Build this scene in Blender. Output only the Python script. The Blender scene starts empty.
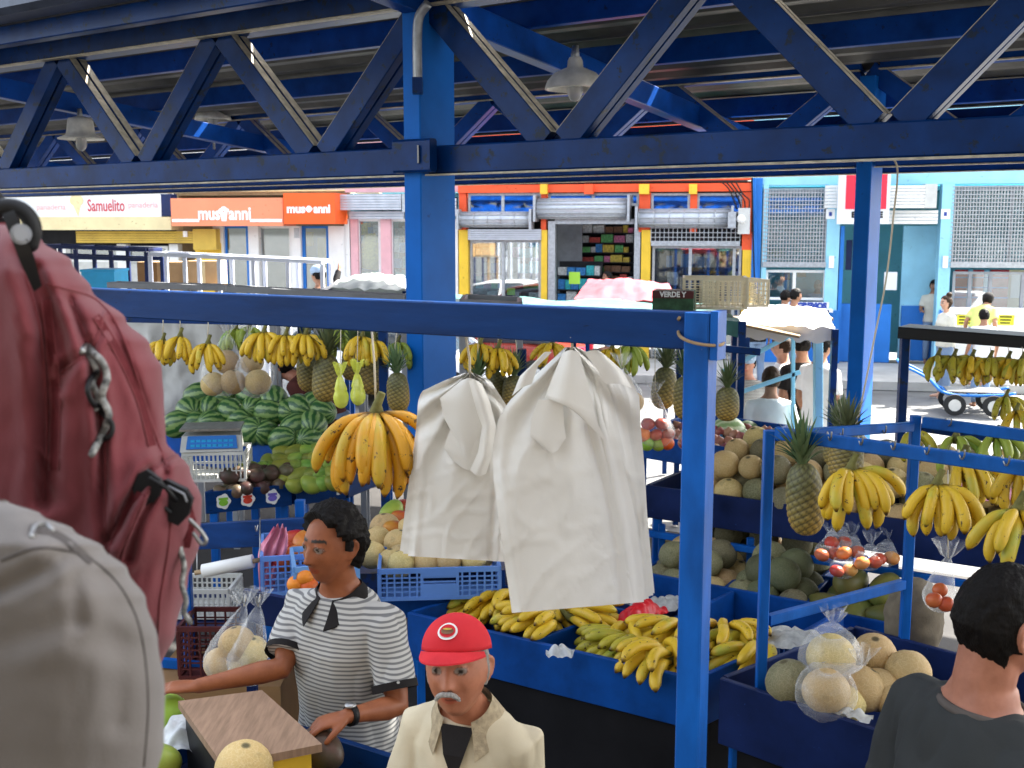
import bpy, bmesh, math, random
from mathutils import Vector, Matrix, noise
random.seed(7)
sc = bpy.context.scene
COL = sc.collection
R = math.radians
V = Vector
# ------------------------------------------------------------------ camera
FPX, CAMH = 1100.0, 2.5
PITCH = math.atan(156.0/FPX)
cd = bpy.data.cameras.new('camera'); cam = bpy.data.objects.new('camera', cd); COL.objects.link(cam)
cd.sensor_width = 36; cd.lens = FPX/1024*36; cd.clip_start = 0.05; cd.clip_end = 500
cam.location = (0, 0, CAMH); cam.rotation_euler = (R(90)-PITCH, 0, 0)
cd.dof.use_dof = True; cd.dof.focus_distance = 3.7; cd.dof.aperture_fstop = 9
sc.camera = cam
# ------------------------------------------------------------------ sky, sun
SUN_DIR = V((0.80, 0.56, 0)).normalized(); SUN_EL = R(46)
w = bpy.data.worlds.new('World'); sc.world = w; w.use_nodes = True
nt = w.node_tree; bg = nt.nodes['Background']
sky = nt.nodes.new('ShaderNodeTexSky'); sky.sky_type = 'NISHITA'; sky.sun_disc = False
sky.sun_elevation = SUN_EL; sky.sun_rotation = math.atan2(SUN_DIR.x, SUN_DIR.y)
sky.air_density = 1.2; sky.dust_density = 3.0
hs_ = nt.nodes.new('ShaderNodeHueSaturation'); hs_.inputs['Saturation'].default_value = .45
nt.links.new(sky.outputs[0], hs_.inputs['Color']); nt.links.new(hs_.outputs[0], bg.inputs[0]); bg.inputs[1].default_value = 0.14
sl = bpy.data.lights.new('sun', 'SUN'); sl.energy = 5.0; sl.angle = R(0.6); sl.color = (1, .95, .86)
so = bpy.data.objects.new('sun', sl); COL.objects.link(so)
sd = V((SUN_DIR.x*math.cos(SUN_EL), SUN_DIR.y*math.cos(SUN_EL), math.sin(SUN_EL)))
so.rotation_euler = sd.to_track_quat('Z', 'Y').to_euler(); so.location = (0, 0, 12)
sc.view_settings.view_transform = 'Standard'; sc.view_settings.look = 'None'
sc.view_settings.gamma = 1; sc.view_settings.exposure = 2.5
sc.cycles.max_bounces = 8; sc.cycles.transparent_max_bounces = 24
# ------------------------------------------------------------------ pixel helpers (photo -> world)
CP, SP = math.cos(PITCH), math.sin(PITCH)
def ray(px, py):
    u = (px-512)/FPX; v = (384-py)/FPX
    return V((u, v*SP+CP, v*CP-SP))
def at(px, py, Y):
    d = ray(px, py); return V((0, 0, CAMH))+d*(Y/d.y)
def G(px, py, z):
    d = ray(px, py); return V((0, 0, CAMH))+d*((z-CAMH)/d.z)
def proj(p):
    q = V(p)-V((0, 0, CAMH)); dz = q.y*CP-q.z*SP; up = q.y*SP+q.z*CP
    return 512+FPX*q.x/dz, 384-FPX*up/dz
# ------------------------------------------------------------------ tagging
def tag(o, label=None, cat=None, group=None, kind=None):
    if label: o['label'] = label
    if cat: o['category'] = cat
    if group: o['group'] = group
    if kind: o['kind'] = kind
    return o
def empty(name, loc=(0, 0, 0), rz=0, label=None, cat=None, group=None, rot=None):
    o = bpy.data.objects.new(name, None); COL.objects.link(o); o.empty_display_size = .1
    o.location = loc; o.rotation_euler = rot if rot else (0, 0, rz)
    return tag(o, label, cat, group)
def inst(name, me, parent=None, loc=(0, 0, 0), rot=(0, 0, 0), scale=(1, 1, 1)):
    o = bpy.data.objects.new(name, me); COL.objects.link(o); o.parent = parent
    o.location = loc; o.rotation_euler = rot
    o.scale = scale if hasattr(scale, '__len__') else (scale,)*3
    return o
ORD = ['first','second','third','fourth','fifth','sixth','seventh','eighth','ninth','tenth','eleventh','twelfth',
       'thirteenth','fourteenth','fifteenth','sixteenth','seventeenth','eighteenth','nineteenth','twentieth']
def wpos(o):
    return o.location.copy()
def number_row(objs, phrase, row):
    objs = sorted(objs, key=lambda o: proj(wpos(o))[0])
    n = len(objs)
    for i, o in enumerate(objs):
        if n == 1: s = 'alone in'
        elif i == 0: s = 'leftmost in'
        elif i == n-1: s = 'rightmost in'
        else: s = ORD[i]+' from left in'
        o['label'] = '%s, %s %s' % (phrase, s, row)
# ------------------------------------------------------------------ mesh builder
class MB:
    def __init__(s): s.v = []; s.f = []; s.sm = []
    def add(s, vs, fs, smooth=False):
        b = len(s.v); s.v += [V(q) for q in vs]
        for q in fs: s.f.append([b+i for i in q]); s.sm.append(smooth)
        return s
    def merge(s, o, mat=None):
        vs = [mat @ q for q in o.v] if mat else o.v
        b = len(s.v); s.v += vs
        for q, m in zip(o.f, o.sm): s.f.append([b+i for i in q]); s.sm.append(m)
        return s
    def hexa(s, c):   # c: 4 bottom, 4 top
        return s.add(c, [(3,2,1,0),(4,5,6,7),(0,1,5,4),(1,2,6,5),(2,3,7,6),(3,0,4,7)])
    def box(s, lo, hi, rot=None, pivot=None):
        x0,y0,z0 = lo; x1,y1,z1 = hi
        c = [V(q) for q in [(x0,y0,z0),(x1,y0,z0),(x1,y1,z0),(x0,y1,z0),(x0,y0,z1),(x1,y0,z1),(x1,y1,z1),(x0,y1,z1)]]
        if rot: c = [rot @ q for q in c]
        if pivot: c = [q+V(pivot) for q in c]
        return s.hexa(c)
    def bar(s, p0, p1, w, h, up=(0,0,1), bev=0):
        p0 = V(p0); p1 = V(p1); d = (p1-p0).normalized(); up = V(up)
        sd = d.cross(up)
        if sd.length < 1e-4: sd = d.cross(V((1,0,0)))
        sd.normalize(); up = sd.cross(d).normalized()
        prof = [(-w/2,-h/2),(w/2,-h/2),(w/2,h/2),(-w/2,h/2)]
        if bev:
            b = min(bev, w/3, h/3)
            prof = [(-w/2+b,-h/2),(w/2-b,-h/2),(w/2,-h/2+b),(w/2,h/2-b),(w/2-b,h/2),(-w/2+b,h/2),(-w/2,h/2-b),(-w/2,-h/2+b)]
        n = len(prof)
        vs = [p0+sd*a+up*b_ for a,b_ in prof]+[p1+sd*a+up*b_ for a,b_ in prof]
        fs = [tuple(range(n))[::-1], tuple(range(n, 2*n))]+[(i,(i+1)%n,n+(i+1)%n,n+i) for i in range(n)]
        return s.add(vs, fs)
    def rings(s, rs, caps=True, smooth=True, closed=True):
        n = len(rs[0]); b = len(s.v)
        for r in rs: s.v += [V(q) for q in r]
        m = n if closed else n-1
        for k in range(len(rs)-1):
            for i in range(m):
                j = (i+1) % n
                s.f.append([b+k*n+i, b+k*n+j, b+(k+1)*n+j, b+(k+1)*n+i]); s.sm.append(smooth)
        if caps:
            s.f.append([b+i for i in range(n)][::-1]); s.sm.append(False)
            e = b+(len(rs)-1)*n; s.f.append([e+i for i in range(n)]); s.sm.append(False)
        return s
    def tube(s, pts, rad, n=8, caps=True, smooth=True, flat=1.0, ref=None, roundends=False):
        pts = [V(p) for p in pts]; m = len(pts)
        if not hasattr(rad, '__len__'): rad = [rad]*m
        rad = list(rad)
        if roundends:
            d0 = (pts[0]-pts[1]).normalized(); d1 = (pts[-1]-pts[-2]).normalized()
            pre = [pts[0]+d0*rad[0]*k for k in (.97,.7,.35)]; pr = [rad[0]*k for k in (.25,.7,.93)]
            post = [pts[-1]+d1*rad[-1]*k for k in (.35,.7,.97)]; qr = [rad[-1]*k for k in (.93,.7,.25)]
            pts = pre+pts+post; rad = pr+rad+qr; m = len(pts)
        t0 = (pts[1]-pts[0]).normalized()
        a = V(ref) if ref else (V((0,0,1)) if abs(t0.z) < .9 else V((1,0,0)))
        nrm = (a-t0*a.dot(t0)).normalized(); rs = []
        for k in range(m):
            t = (pts[min(k+1,m-1)]-pts[max(k-1,0)]).normalized()
            nrm = (nrm-t*nrm.dot(t)).normalized(); bn = t.cross(nrm)
            rs.append([pts[k]+(nrm*math.cos(2*math.pi*i/n)*flat+bn*math.sin(2*math.pi*i/n))*rad[k] for i in range(n)])
        return s.rings(rs, caps, smooth)
    def ball(s, c, r, nu=16, nv=10, fn=None, mat=None):
        c = V(c); r = r if hasattr(r, '__len__') else (r, r, r); vs = []; fs = []
        for j in range(nv+1):
            th = math.pi*j/nv
            for i in range(nu):
                ph = 2*math.pi*i/nu
                d = V((math.sin(th)*math.cos(ph), math.sin(th)*math.sin(ph), math.cos(th)))
                p = fn(d) if fn else V((d.x*r[0], d.y*r[1], d.z*r[2]))
                if mat: p = mat @ p
                vs.append(c+p)
        for j in range(nv):
            for i in range(nu):
                k = (i+1) % nu
                if j == 0: fs.append((i, (j+1)*nu+i, (j+1)*nu+k))
                elif j == nv-1: fs.append((j*nu+i, (j+1)*nu+i, j*nu+k))
                else: fs.append((j*nu+i, (j+1)*nu+i, (j+1)*nu+k, j*nu+k))
        return s.add(vs, fs, True)
    def mesh(s, name, mat=None, origin=None):
        me = bpy.data.meshes.new(name)
        o = V(origin) if origin is not None else V((0,0,0))
        me.from_pydata([tuple(q-o) for q in s.v], [], s.f)
        me.polygons.foreach_set('use_smooth', s.sm)
        if mat: me.materials.append(mat)
        me.update()
        bm = bmesh.new(); bm.from_mesh(me); bmesh.ops.recalc_face_normals(bm, faces=bm.faces); bm.to_mesh(me); bm.free()
        return me
    def build(s, name, mat, parent=None, world=False, loc=(0,0,0), rz=0):
        """world: verts are world coordinates; parents are unrotated empties"""
        if world:
            if parent is not None:
                org = V((0,0,0)); p = parent
                while p is not None: org += p.location; p = p.parent
                return inst(name, s.mesh(name, mat, org), parent)
            lo = V((sum(q.x for q in s.v)/len(s.v), sum(q.y for q in s.v)/len(s.v), min(q.z for q in s.v)))
            return inst(name, s.mesh(name, mat, lo), None, lo)
        return inst(name, s.mesh(name, mat), parent, loc, (0,0,rz))
TS = bpy.data.scenes.new('workshop')
def remesh(mb, voxel, smooth=4, fac=.5):
    me = mb.mesh('tmp'); o = bpy.data.objects.new('tmp', me); TS.collection.objects.link(o)
    m = o.modifiers.new('r', 'REMESH'); m.mode = 'VOXEL'; m.voxel_size = voxel; m.use_smooth_shade = True
    if smooth:
        k = o.modifiers.new('s', 'SMOOTH'); k.iterations = smooth; k.factor = fac
    TS.view_layers[0].update(); dg = TS.view_layers[0].depsgraph
    out = bpy.data.meshes.new_from_object(o.evaluated_get(dg))
    bpy.data.objects.remove(o); bpy.data.meshes.remove(me)
    out.polygons.foreach_set('use_smooth', [True]*len(out.polygons))
    return out
def cr(pts, k=6):   # catmull-rom over vectors/tuples
    P = [V(p) for p in pts]; P = [P[0]*2-P[1]]+P+[P[-1]*2-P[-2]]; out = []
    for i in range(1, len(P)-2):
        for j in range(k):
            t = j/k; a,b,c,d = P[i-1:i+3]
            out.append(.5*((2*b)+(c-a)*t+(2*a-5*b+4*c-d)*t*t+(3*b-a-3*c+d)*t**3))
    out.append(P[-2]); return out
# ------------------------------------------------------------------ materials
def newmat(name):
    m = bpy.data.materials.new(name); m.use_nodes = True
    return m, m.node_tree, m.node_tree.nodes['Principled BSDF']
def coords(nt, rnd=True, scale=(1,1,1), kind='Object'):
    tc = nt.nodes.new('ShaderNodeTexCoord'); mp = nt.nodes.new('ShaderNodeMapping')
    nt.links.new(tc.outputs[kind], mp.inputs[0]); mp.inputs['Scale'].default_value = scale
    if rnd:
        oi = nt.nodes.new('ShaderNodeObjectInfo'); mu = nt.nodes.new('ShaderNodeMath'); mu.operation = 'MULTIPLY'
        mu.inputs[1].default_value = 37; nt.links.new(oi.outputs['Random'], mu.inputs[0])
        nt.links.new(mu.outputs[0], mp.inputs['Location'])
    return mp.outputs[0]
def noisef(nt, co, scale, detail=4, rough=.55):
    n = nt.nodes.new('ShaderNodeTexNoise'); n.inputs['Scale'].default_value = scale
    n.inputs['Detail'].default_value = detail; n.inputs['Roughness'].default_value = rough
    nt.links.new(co, n.inputs['Vector']); return n.outputs['Fac']
def ramp(nt, fac, stops):
    r = nt.nodes.new('ShaderNodeValToRGB'); e = r.color_ramp.elements
    while len(e) < len(stops): e.new(.5)
    for q, (p, c) in zip(e, stops): q.position = p; q.color = (c if len(c) == 4 else (*c, 1))
    if fac is not None: nt.links.new(fac, r.inputs[0])
    return r.outputs[0]
def mix(nt, fac, a, b, mode='MIX'):
    m = nt.nodes.new('ShaderNodeMix'); m.data_type = 'RGBA'; m.blend_type = mode
    for sck, val in ((0, fac), (6, a), (7, b)):
        if isinstance(val, (int, float)): m.inputs[sck].default_value = val
        elif isinstance(val, tuple): m.inputs[sck].default_value = (*val[:3], 1)
        else: nt.links.new(val, m.inputs[sck])
    return m.outputs[2]
def math_(nt, op, a, b=None, c=None):
    m = nt.nodes.new('ShaderNodeMath'); m.operation = op
    for i, val in enumerate((a, b, c)):
        if val is None: continue
        if isinstance(val, (int, float)): m.inputs[i].default_value = val
        else: nt.links.new(val, m.inputs[i])
    return m.outputs[0]
def bumpn(nt, b, h, strength, dist=.002):
    n = nt.nodes.new('ShaderNodeBump'); n.inputs['Strength'].default_value = strength
    n.inputs['Distance'].default_value = dist; nt.links.new(h, n.inputs['Height'])
    nt.links.new(n.outputs[0], b.inputs['Normal'])
def M(name, col, rough=.55, metal=0, var=.25, scale=6, bump=0, bscale=60, col2=None, rvar=0, spec=.28, stretch=(1,1,1), chips=None):
    m, nt, b = newmat(name)
    co = coords(nt, scale=stretch); n = noisef(nt, co, scale, 6)
    c2 = col2 if col2 else tuple(c*(1-var) for c in col)
    c1 = col if col2 else tuple(min(1, c*(1+var*.5)) for c in col)
    out = ramp(nt, n, [(.3, c2), (.7, c1)])
    if chips:
        cn = noisef(nt, coords(nt, scale=stretch), chips[1], 8, .7)
        out = mix(nt, ramp(nt, cn, [(chips[2], (0,0,0)), (chips[2]+.03, (1,1,1))]), out, chips[0])
    if rvar:
        oi = nt.nodes.new('ShaderNodeObjectInfo')
        h = nt.nodes.new('ShaderNodeHueSaturation')
        nt.links.new(math_(nt, 'MULTIPLY_ADD', oi.outputs['Random'], rvar*.15, .5-rvar*.075), h.inputs['Hue'])
        nt.links.new(math_(nt, 'MULTIPLY_ADD', oi.outputs['Random'], rvar, 1-rvar*.5), h.inputs['Value'])
        nt.links.new(out, h.inputs['Color']); out = h.outputs[0]
    nt.links.new(out, b.inputs['Base Color'])
    b.inputs['Roughness'].default_value = rough; b.inputs['Metallic'].default_value = metal
    b.inputs['Specular IOR Level'].default_value = spec
    if bump: bumpn(nt, b, noisef(nt, co, bscale, 5, .6), bump)
    return m
BLUE = (.004, .10, .42)
mt = {}
FC = {'white': (.78,.78,.76), 'cream': (.72,.60,.34), 'yellow': (.78,.50,.04), 'red': (.80,.10,.03), 'pink': (.75,.42,.45), 'lblue': (.30,.62,.78), 'gold': (.62,.42,.07), 'salmon': (.82,.27,.14), 'teal': (.16,.50,.58)}
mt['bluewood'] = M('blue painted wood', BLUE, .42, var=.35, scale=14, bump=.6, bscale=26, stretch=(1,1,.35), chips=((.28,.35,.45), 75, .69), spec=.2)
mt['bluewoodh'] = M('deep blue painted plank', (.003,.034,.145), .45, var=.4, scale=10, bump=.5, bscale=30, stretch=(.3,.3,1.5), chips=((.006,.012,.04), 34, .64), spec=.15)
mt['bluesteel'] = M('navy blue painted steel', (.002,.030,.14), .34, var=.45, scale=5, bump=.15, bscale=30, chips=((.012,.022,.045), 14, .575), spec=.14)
mt['bluecol'] = M('blue painted column', (.003,.13,.52), .5, var=.2, scale=3, bump=.2, bscale=12, spec=.12, chips=((.004,.06,.26), 9, .66))
mt['darkblue'] = M('dark blue trim', (.008,.02,.09), .5, var=.3)
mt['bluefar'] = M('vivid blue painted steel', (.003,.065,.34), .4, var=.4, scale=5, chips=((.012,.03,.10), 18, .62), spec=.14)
mt['litface'] = M('beige lit brace face', (.50,.45,.34), .5, var=.4, scale=20)  # beige paints in the light caught by brace tops and flange edges
mt['galv'] = M('galvanised metal', (.42,.44,.46), .42, .5, var=.25, scale=20)
mt['steel'] = M('worn steel', (.35,.35,.34), .35, .9, var=.3, scale=30)
mt['rooftin'] = M('weathered tin sheet', (.085,.083,.078), .55, .3, var=.5, scale=3)
mt['gutter'] = M('dark gutter steel', (.05,.06,.09), .3, .4, var=.4, scale=8)
mt['plank'] = M('bare plank', (.36,.25,.14), .7, var=.4, scale=12, stretch=(1,1,6), bump=.3)
mt['rope'] = M('pale string', (.62,.55,.42), .8, var=.2)
mt['asphalt'] = M('asphalt', (.16,.16,.155), .85, var=.35, scale=1.5, bump=.4, bscale=200)
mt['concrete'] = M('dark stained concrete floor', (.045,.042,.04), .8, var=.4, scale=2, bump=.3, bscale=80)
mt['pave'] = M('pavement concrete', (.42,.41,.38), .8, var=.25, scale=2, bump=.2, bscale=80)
mt['white'] = M('white paint', (.78,.78,.76), .5, var=.08, scale=3, chips=(tuple(q*.62 for q in FC['white']), 9, .63))
mt['cream'] = M('cream paint', (.72,.60,.34), .5, var=.12, scale=3, chips=(tuple(q*.62 for q in FC['cream']), 9, .63))
mt['yellow'] = M('yellow paint', (.78,.50,.04), .5, var=.15, scale=3, chips=(tuple(q*.62 for q in FC['yellow']), 9, .63))
mt['gold'] = M('ochre shutter paint', (.62,.42,.07), .5, var=.2, scale=3, chips=(tuple(q*.62 for q in FC['gold']), 9, .63))
mt['red'] = M('red orange paint', (.80,.10,.03), .5, var=.15, scale=3, chips=(tuple(q*.62 for q in FC['red']), 9, .63))
mt['salmon'] = M('orange vinyl lit face', (.82,.27,.14), .45, var=.08, scale=2, chips=(tuple(q*.62 for q in FC['salmon']), 9, .63))  # paler than the end panel: its brighter light is put into the colour
mt['orange'] = M('orange vinyl', (.85,.12,.02), .45, var=.06, scale=2)
mt['pink'] = M('pink paint', (.75,.42,.45), .55, var=.12, scale=3, chips=(tuple(q*.62 for q in FC['pink']), 9, .63))
mt['lblue'] = M('light blue paint', (.30,.62,.78), .55, var=.12, scale=2.5, chips=(tuple(q*.62 for q in FC['lblue']), 9, .63))
mt['teal'] = M('turquoise wall', (.16,.50,.58), .6, var=.15, scale=1.5, chips=(tuple(q*.62 for q in FC['teal']), 9, .63))
mt['mblue'] = M('mid blue paint', (.02,.17,.55), .5, var=.15, scale=2)
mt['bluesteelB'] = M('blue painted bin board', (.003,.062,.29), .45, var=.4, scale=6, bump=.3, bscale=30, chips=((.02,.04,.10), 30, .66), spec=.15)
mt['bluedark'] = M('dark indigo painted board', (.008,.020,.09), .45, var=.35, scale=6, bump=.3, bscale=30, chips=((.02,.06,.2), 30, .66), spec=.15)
mt['crateblue2'] = M('light blue crate plastic', (.18,.38,.72), .4, var=.15)
mt['filmwhite'] = M('cloudy crumpled plastic', (.55,.57,.58), .25, var=.3, scale=20)
mt['lgreytarp'] = M('grey tarpaulin', (.42,.46,.42), .5, var=.2, bump=.4, bscale=9)
mt['whitesheet'] = M('sun bleached sheet', (.82,.80,.76), .6, var=.05, bump=.3, bscale=9)
mt['steelblue'] = M('pale blue white paint', (.70,.74,.85), .4, var=.1)
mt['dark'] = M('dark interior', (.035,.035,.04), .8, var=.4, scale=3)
mt['black'] = M('black plastic', (.008,.008,.009), .5, var=.3)
mt['beige'] = M('beige wall', (.50,.40,.25), .7, var=.15)
mt['card'] = M('cardboard', (.52,.34,.17), .8, var=.12, scale=6, bump=.2)
mt['carddark'] = M('brown cardboard side', (.25,.14,.06), .8, var=.12, scale=6)
mt['redwall'] = M('red wall', (.55,.02,.02), .6, var=.2)
mt['tealtarp'] = M('pale green tarpaulin', (.07,.22,.20), .5, var=.35, scale=5, bump=.5, bscale=12)
mt['pinktarp'] = M('faded red tarpaulin', (.42,.055,.07), .5, var=.15, scale=3, bump=.4, bscale=10)
mt['whitetarp'] = M('white tarpaulin', (.62,.62,.60), .55, var=.15, scale=3, bump=.6, bscale=9)
mt['skyblue'] = M('bright blue plastic', (.03,.42,.78), .4, var=.15)
mt['crateblue'] = M('periwinkle crate plastic', (.13,.28,.68), .4, var=.15, scale=5)
mt['cratewhite'] = M('white crate plastic', (.62,.62,.58), .5, var=.15, scale=5)
mt['cratered'] = M('dark maroon crate plastic', (.09,.02,.02), .5, var=.3, scale=5)
mt['cratecream'] = M('cream crate plastic', (.80,.72,.52), .5, var=.15, scale=5)
mt['stemgreen'] = M('banana stem', (.16,.15,.04), .7, var=.5, scale=30)
mt['paper'] = M('newspaper', (.55,.55,.52), .8, var=.3, scale=25)
mt['redplastic'] = M('red plastic bag', (.75,.02,.03), .3, var=.3, scale=8)
mt['pinkplastic'] = M('pink plastic bag', (.80,.30,.42), .35, var=.2, scale=8)
mt['grey'] = M('grey paint', (.28,.29,.31), .5, var=.2)
mt['lgrey'] = M('light grey plastic', (.55,.55,.52), .45, var=.15)
mt['shut'] = M('aluminium shutter', (.50,.53,.58), .4, .35, var=.15, scale=6)
mt['carred'] = M('maroon car paint', (.22,.03,.02), .15, var=.05)
mt['carwhite'] = M('white car paint', (.75,.76,.78), .15, var=.03)
mt['rubber'] = M('tyre rubber', (.02,.02,.02), .8, var=.2)
mt['sticker'] = M('white sticker', (.8,.8,.78), .5, var=.02)
def glassmat(name, tint, mixf, rough=.03):
    m, nt, b = newmat(name); nt.nodes.remove(b); out = nt.nodes['Material Output']
    tr = nt.nodes.new('ShaderNodeBsdfTransparent'); tr.inputs[0].default_value = (*tint, 1)
    gl = nt.nodes.new('ShaderNodeBsdfGlossy'); gl.inputs['Roughness'].default_value = rough
    gl.inputs[0].default_value = (.9,.93,.95,1)
    mx = nt.nodes.new('ShaderNodeMixShader'); mx.inputs[0].default_value = mixf
    nt.links.new(tr.outputs[0], mx.inputs[1]); nt.links.new(gl.outputs[0], mx.inputs[2])
    nt.links.new(mx.outputs[0], out.inputs[0]); return m
mt['glass'] = glassmat('shop glass', (.75,.82,.85), .22)
def filmmat(name, col, lo, hi):
    m, nt, b = newmat(name); out = nt.nodes['Material Output']
    b.inputs['Base Color'].default_value = (*col, 1); b.inputs['Roughness'].default_value = .22
    co = coords(nt); n = noisef(nt, co, 14, 4); bumpn(nt, b, n, .9, .02)
    tr = nt.nodes.new('ShaderNodeBsdfTransparent'); mx = nt.nodes.new('ShaderNodeMixShader')
    lw = nt.nodes.new('ShaderNodeLayerWeight'); lw.inputs[0].default_value = .35
    f = math_(nt, 'MULTIPLY_ADD', lw.outputs['Facing'], hi-lo, lo)
    f2 = math_(nt, 'MULTIPLY_ADD', ramp(nt, n, [(.5, (0,0,0)), (.75, (1,1,1))]), .16, f)
    nt.links.new(f2, mx.inputs[0]); nt.links.new(tr.outputs[0], mx.inputs[1]); nt.links.new(b.outputs[0], mx.inputs[2])
    nt.links.new(mx.outputs[0], out.inputs[0]); return m
mt['film'] = filmmat('clear plastic film', (.85,.87,.88), .04, .45)
mt['yfilm'] = filmmat('yellow net film', (.75,.80,.10), .55, .9)
# produce -------------------------------------------------------------
def banana_mat(name, body, green, spots):
    m, nt, b = newmat(name); co = coords(nt)
    a = nt.nodes.new('ShaderNodeAttribute'); a.attribute_name = 't'
    n = noisef(nt, co, 9, 3); oi = nt.nodes.new('ShaderNodeObjectInfo')
    gf = math_(nt, 'MULTIPLY', math_(nt, 'ADD', n, math_(nt, 'MULTIPLY', oi.outputs['Random'], .35)), 1)
    bodyc = ramp(nt, gf, [(.40, body), (.75, tuple(q*.85 for q in body)), (1.02, green)])
    along = ramp(nt, a.outputs['Fac'], [(.0, (.20,.16,.05)), (.07, (.45,.42,.08)), (.16, (1,1,1)), (.93, (1,1,1)), (.965, (.35,.28,.08)), (1, (.03,.02,.01))])
    out = mix(nt, 1.0, bodyc, along, 'MULTIPLY')
    sp = noisef(nt, coords(nt, scale=(1,1,1)), spots[0], 6, .7)
    out = mix(nt, ramp(nt, sp, [(spots[1], (0,0,0)), (spots[1]+.03, (1,1,1))]), out, (.07,.04,.015))
    nt.links.new(out, b.inputs['Base Color']); b.inputs['Roughness'].default_value = .48
    bumpn(nt, b, n, .2, .003)
    return m
mt['banana'] = banana_mat('ripe banana skin', (.74,.48,.022), (.40,.43,.05), (48, .61))
mt['plantain'] = banana_mat('spotted plantain skin', (.72,.35,.012), (.50,.38,.03), (40, .605))
mt['greenbanana'] = banana_mat('green banana skin', (.34,.42,.05), (.16,.32,.04), (60, .69))
mt['dullbanana'] = banana_mat('dull banana skin', (.50,.42,.03), (.26,.30,.03), (40, .60))
def melon_mat(name, c1, c2, net):
    m, nt, b = newmat(name); co = coords(nt)
    v = nt.nodes.new('ShaderNodeTexVoronoi'); v.feature = 'DISTANCE_TO_EDGE'; v.inputs['Scale'].default_value = 75
    wn = nt.nodes.new('ShaderNodeTexNoise'); wn.inputs['Scale'].default_value = 40; nt.links.new(co, wn.inputs['Vector'])
    nt.links.new(mix(nt, .035, co, wn.outputs['Color'], 'ADD'), v.inputs['Vector'])
    base = ramp(nt, noisef(nt, co, 7, 4), [(.3, c2), (.7, c1)])
    e = ramp(nt, v.outputs['Distance'], [(.0, (1,1,1)), (.10, (0,0,0))])
    out = mix(nt, math_(nt, 'MULTIPLY', e, .6), base, net)
    tc = nt.nodes.new('ShaderNodeTexCoord'); vd = nt.nodes.new('ShaderNodeVectorMath'); vd.operation = 'DISTANCE'; vd.inputs[1].default_value = (0,0,.072)
    nt.links.new(tc.outputs['Object'], vd.inputs[0]); out = mix(nt, ramp(nt, vd.outputs['Value'], [(.010, (1,1,1)), (.016, (0,0,0))]), out, (.10,.08,.03))
    blot = noisef(nt, coords(nt), 16, 3); out = mix(nt, ramp(nt, blot, [(.60, (0,0,0)), (.72, (.55,.55,.55))]), out, tuple(q*.55 for q in c2))
    oi = nt.nodes.new('ShaderNodeObjectInfo'); h = nt.nodes.new('ShaderNodeHueSaturation')
    nt.links.new(math_(nt, 'MULTIPLY_ADD', oi.outputs['Random'], .35, .80), h.inputs['Value'])
    nt.links.new(math_(nt, 'MULTIPLY_ADD', oi.outputs['Random'], .03, .485), h.inputs['Hue'])
    nt.links.new(out, h.inputs['Color']); nt.links.new(h.outputs[0], b.inputs['Base Color'])
    b.inputs['Roughness'].default_value = .7; bumpn(nt, b, e, .5, .002); return m
mt['melon'] = melon_mat('netted melon rind', (.62,.42,.17), (.50,.37,.15), (.72,.56,.30))
mt['greymelon'] = melon_mat('grey green melon rind', (.25,.22,.11), (.15,.15,.07), (.36,.32,.19))
mt['smoothmelon'] = melon_mat('dull green melon rind', (.13,.14,.06), (.09,.10,.04), (.16,.15,.08))
def watermelon_mat(name, dark, light):
    m, nt, b = newmat(name)
    tc = nt.nodes.new('ShaderNodeTexCoord'); sx = nt.nodes.new('ShaderNodeSeparateXYZ'); nt.links.new(tc.outputs['Object'], sx.inputs[0])
    n = noisef(nt, coords(nt), 14, 5, .65)
    ang = math_(nt, 'ARCTAN2', sx.outputs['Y'], sx.outputs['Z'])
    ph = math_(nt, 'MULTIPLY_ADD', ang, 11, math_(nt, 'MULTIPLY', n, 7.0))
    s = math_(nt, 'SINE', ph)
    out = ramp(nt, math_(nt, 'MULTIPLY_ADD', s, .5, .5), [(.30, light), (.5, tuple(.5*(a+c) for a, c in zip(light, dark))), (.65, dark)])
    nt.links.new(out, b.inputs['Base Color']); b.inputs['Roughness'].default_value = .35; return m
mt['watermelon'] = watermelon_mat('striped watermelon rind', (.020,.085,.02), (.17,.27,.08))
mt['palewatermelon'] = watermelon_mat('pale watermelon rind', (.30,.45,.18), (.60,.68,.40))
mt['mango'] = M('green mango skin', (.32,.36,.05), .4, scale=12, col2=(.14,.24,.04), rvar=.5, bump=.1)
mt['redmango'] = M('red blushed mango skin', (.50,.06,.03), .35, scale=9, col2=(.55,.32,.04), rvar=.4)
mt['avocado'] = M('dark avocado skin', (.13,.065,.05), .4, scale=14, col2=(.05,.055,.03), rvar=.6, bump=.5, bscale=90)
mt['papaya'] = M('green papaya skin', (.10,.13,.03), .45, scale=6, col2=(.20,.14,.04), rvar=.4)
mt['orangefruit'] = M('orange fruit skin', (.78,.22,.03), .4, scale=40, col2=(.70,.15,.02), rvar=.3)
mt['tomato'] = M('tomato skin', (.58,.12,.05), .3, scale=8, col2=(.50,.22,.08), rvar=.4)
mt['apple'] = M('red apple skin', (.38,.015,.02), .3, scale=12, col2=(.45,.08,.04), rvar=.3)
mt['onion'] = M('red onion skin', (.35,.08,.07), .35, scale=10, col2=(.50,.25,.18), rvar=.5)
mt['lime'] = M('lime skin', (.35,.50,.06), .4, scale=12, col2=(.25,.38,.04), rvar=.3)
mt['leaf'] = M('pineapple leaf', (.07,.13,.05), .5, scale=8, col2=(.16,.20,.10), rvar=.4)
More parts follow.
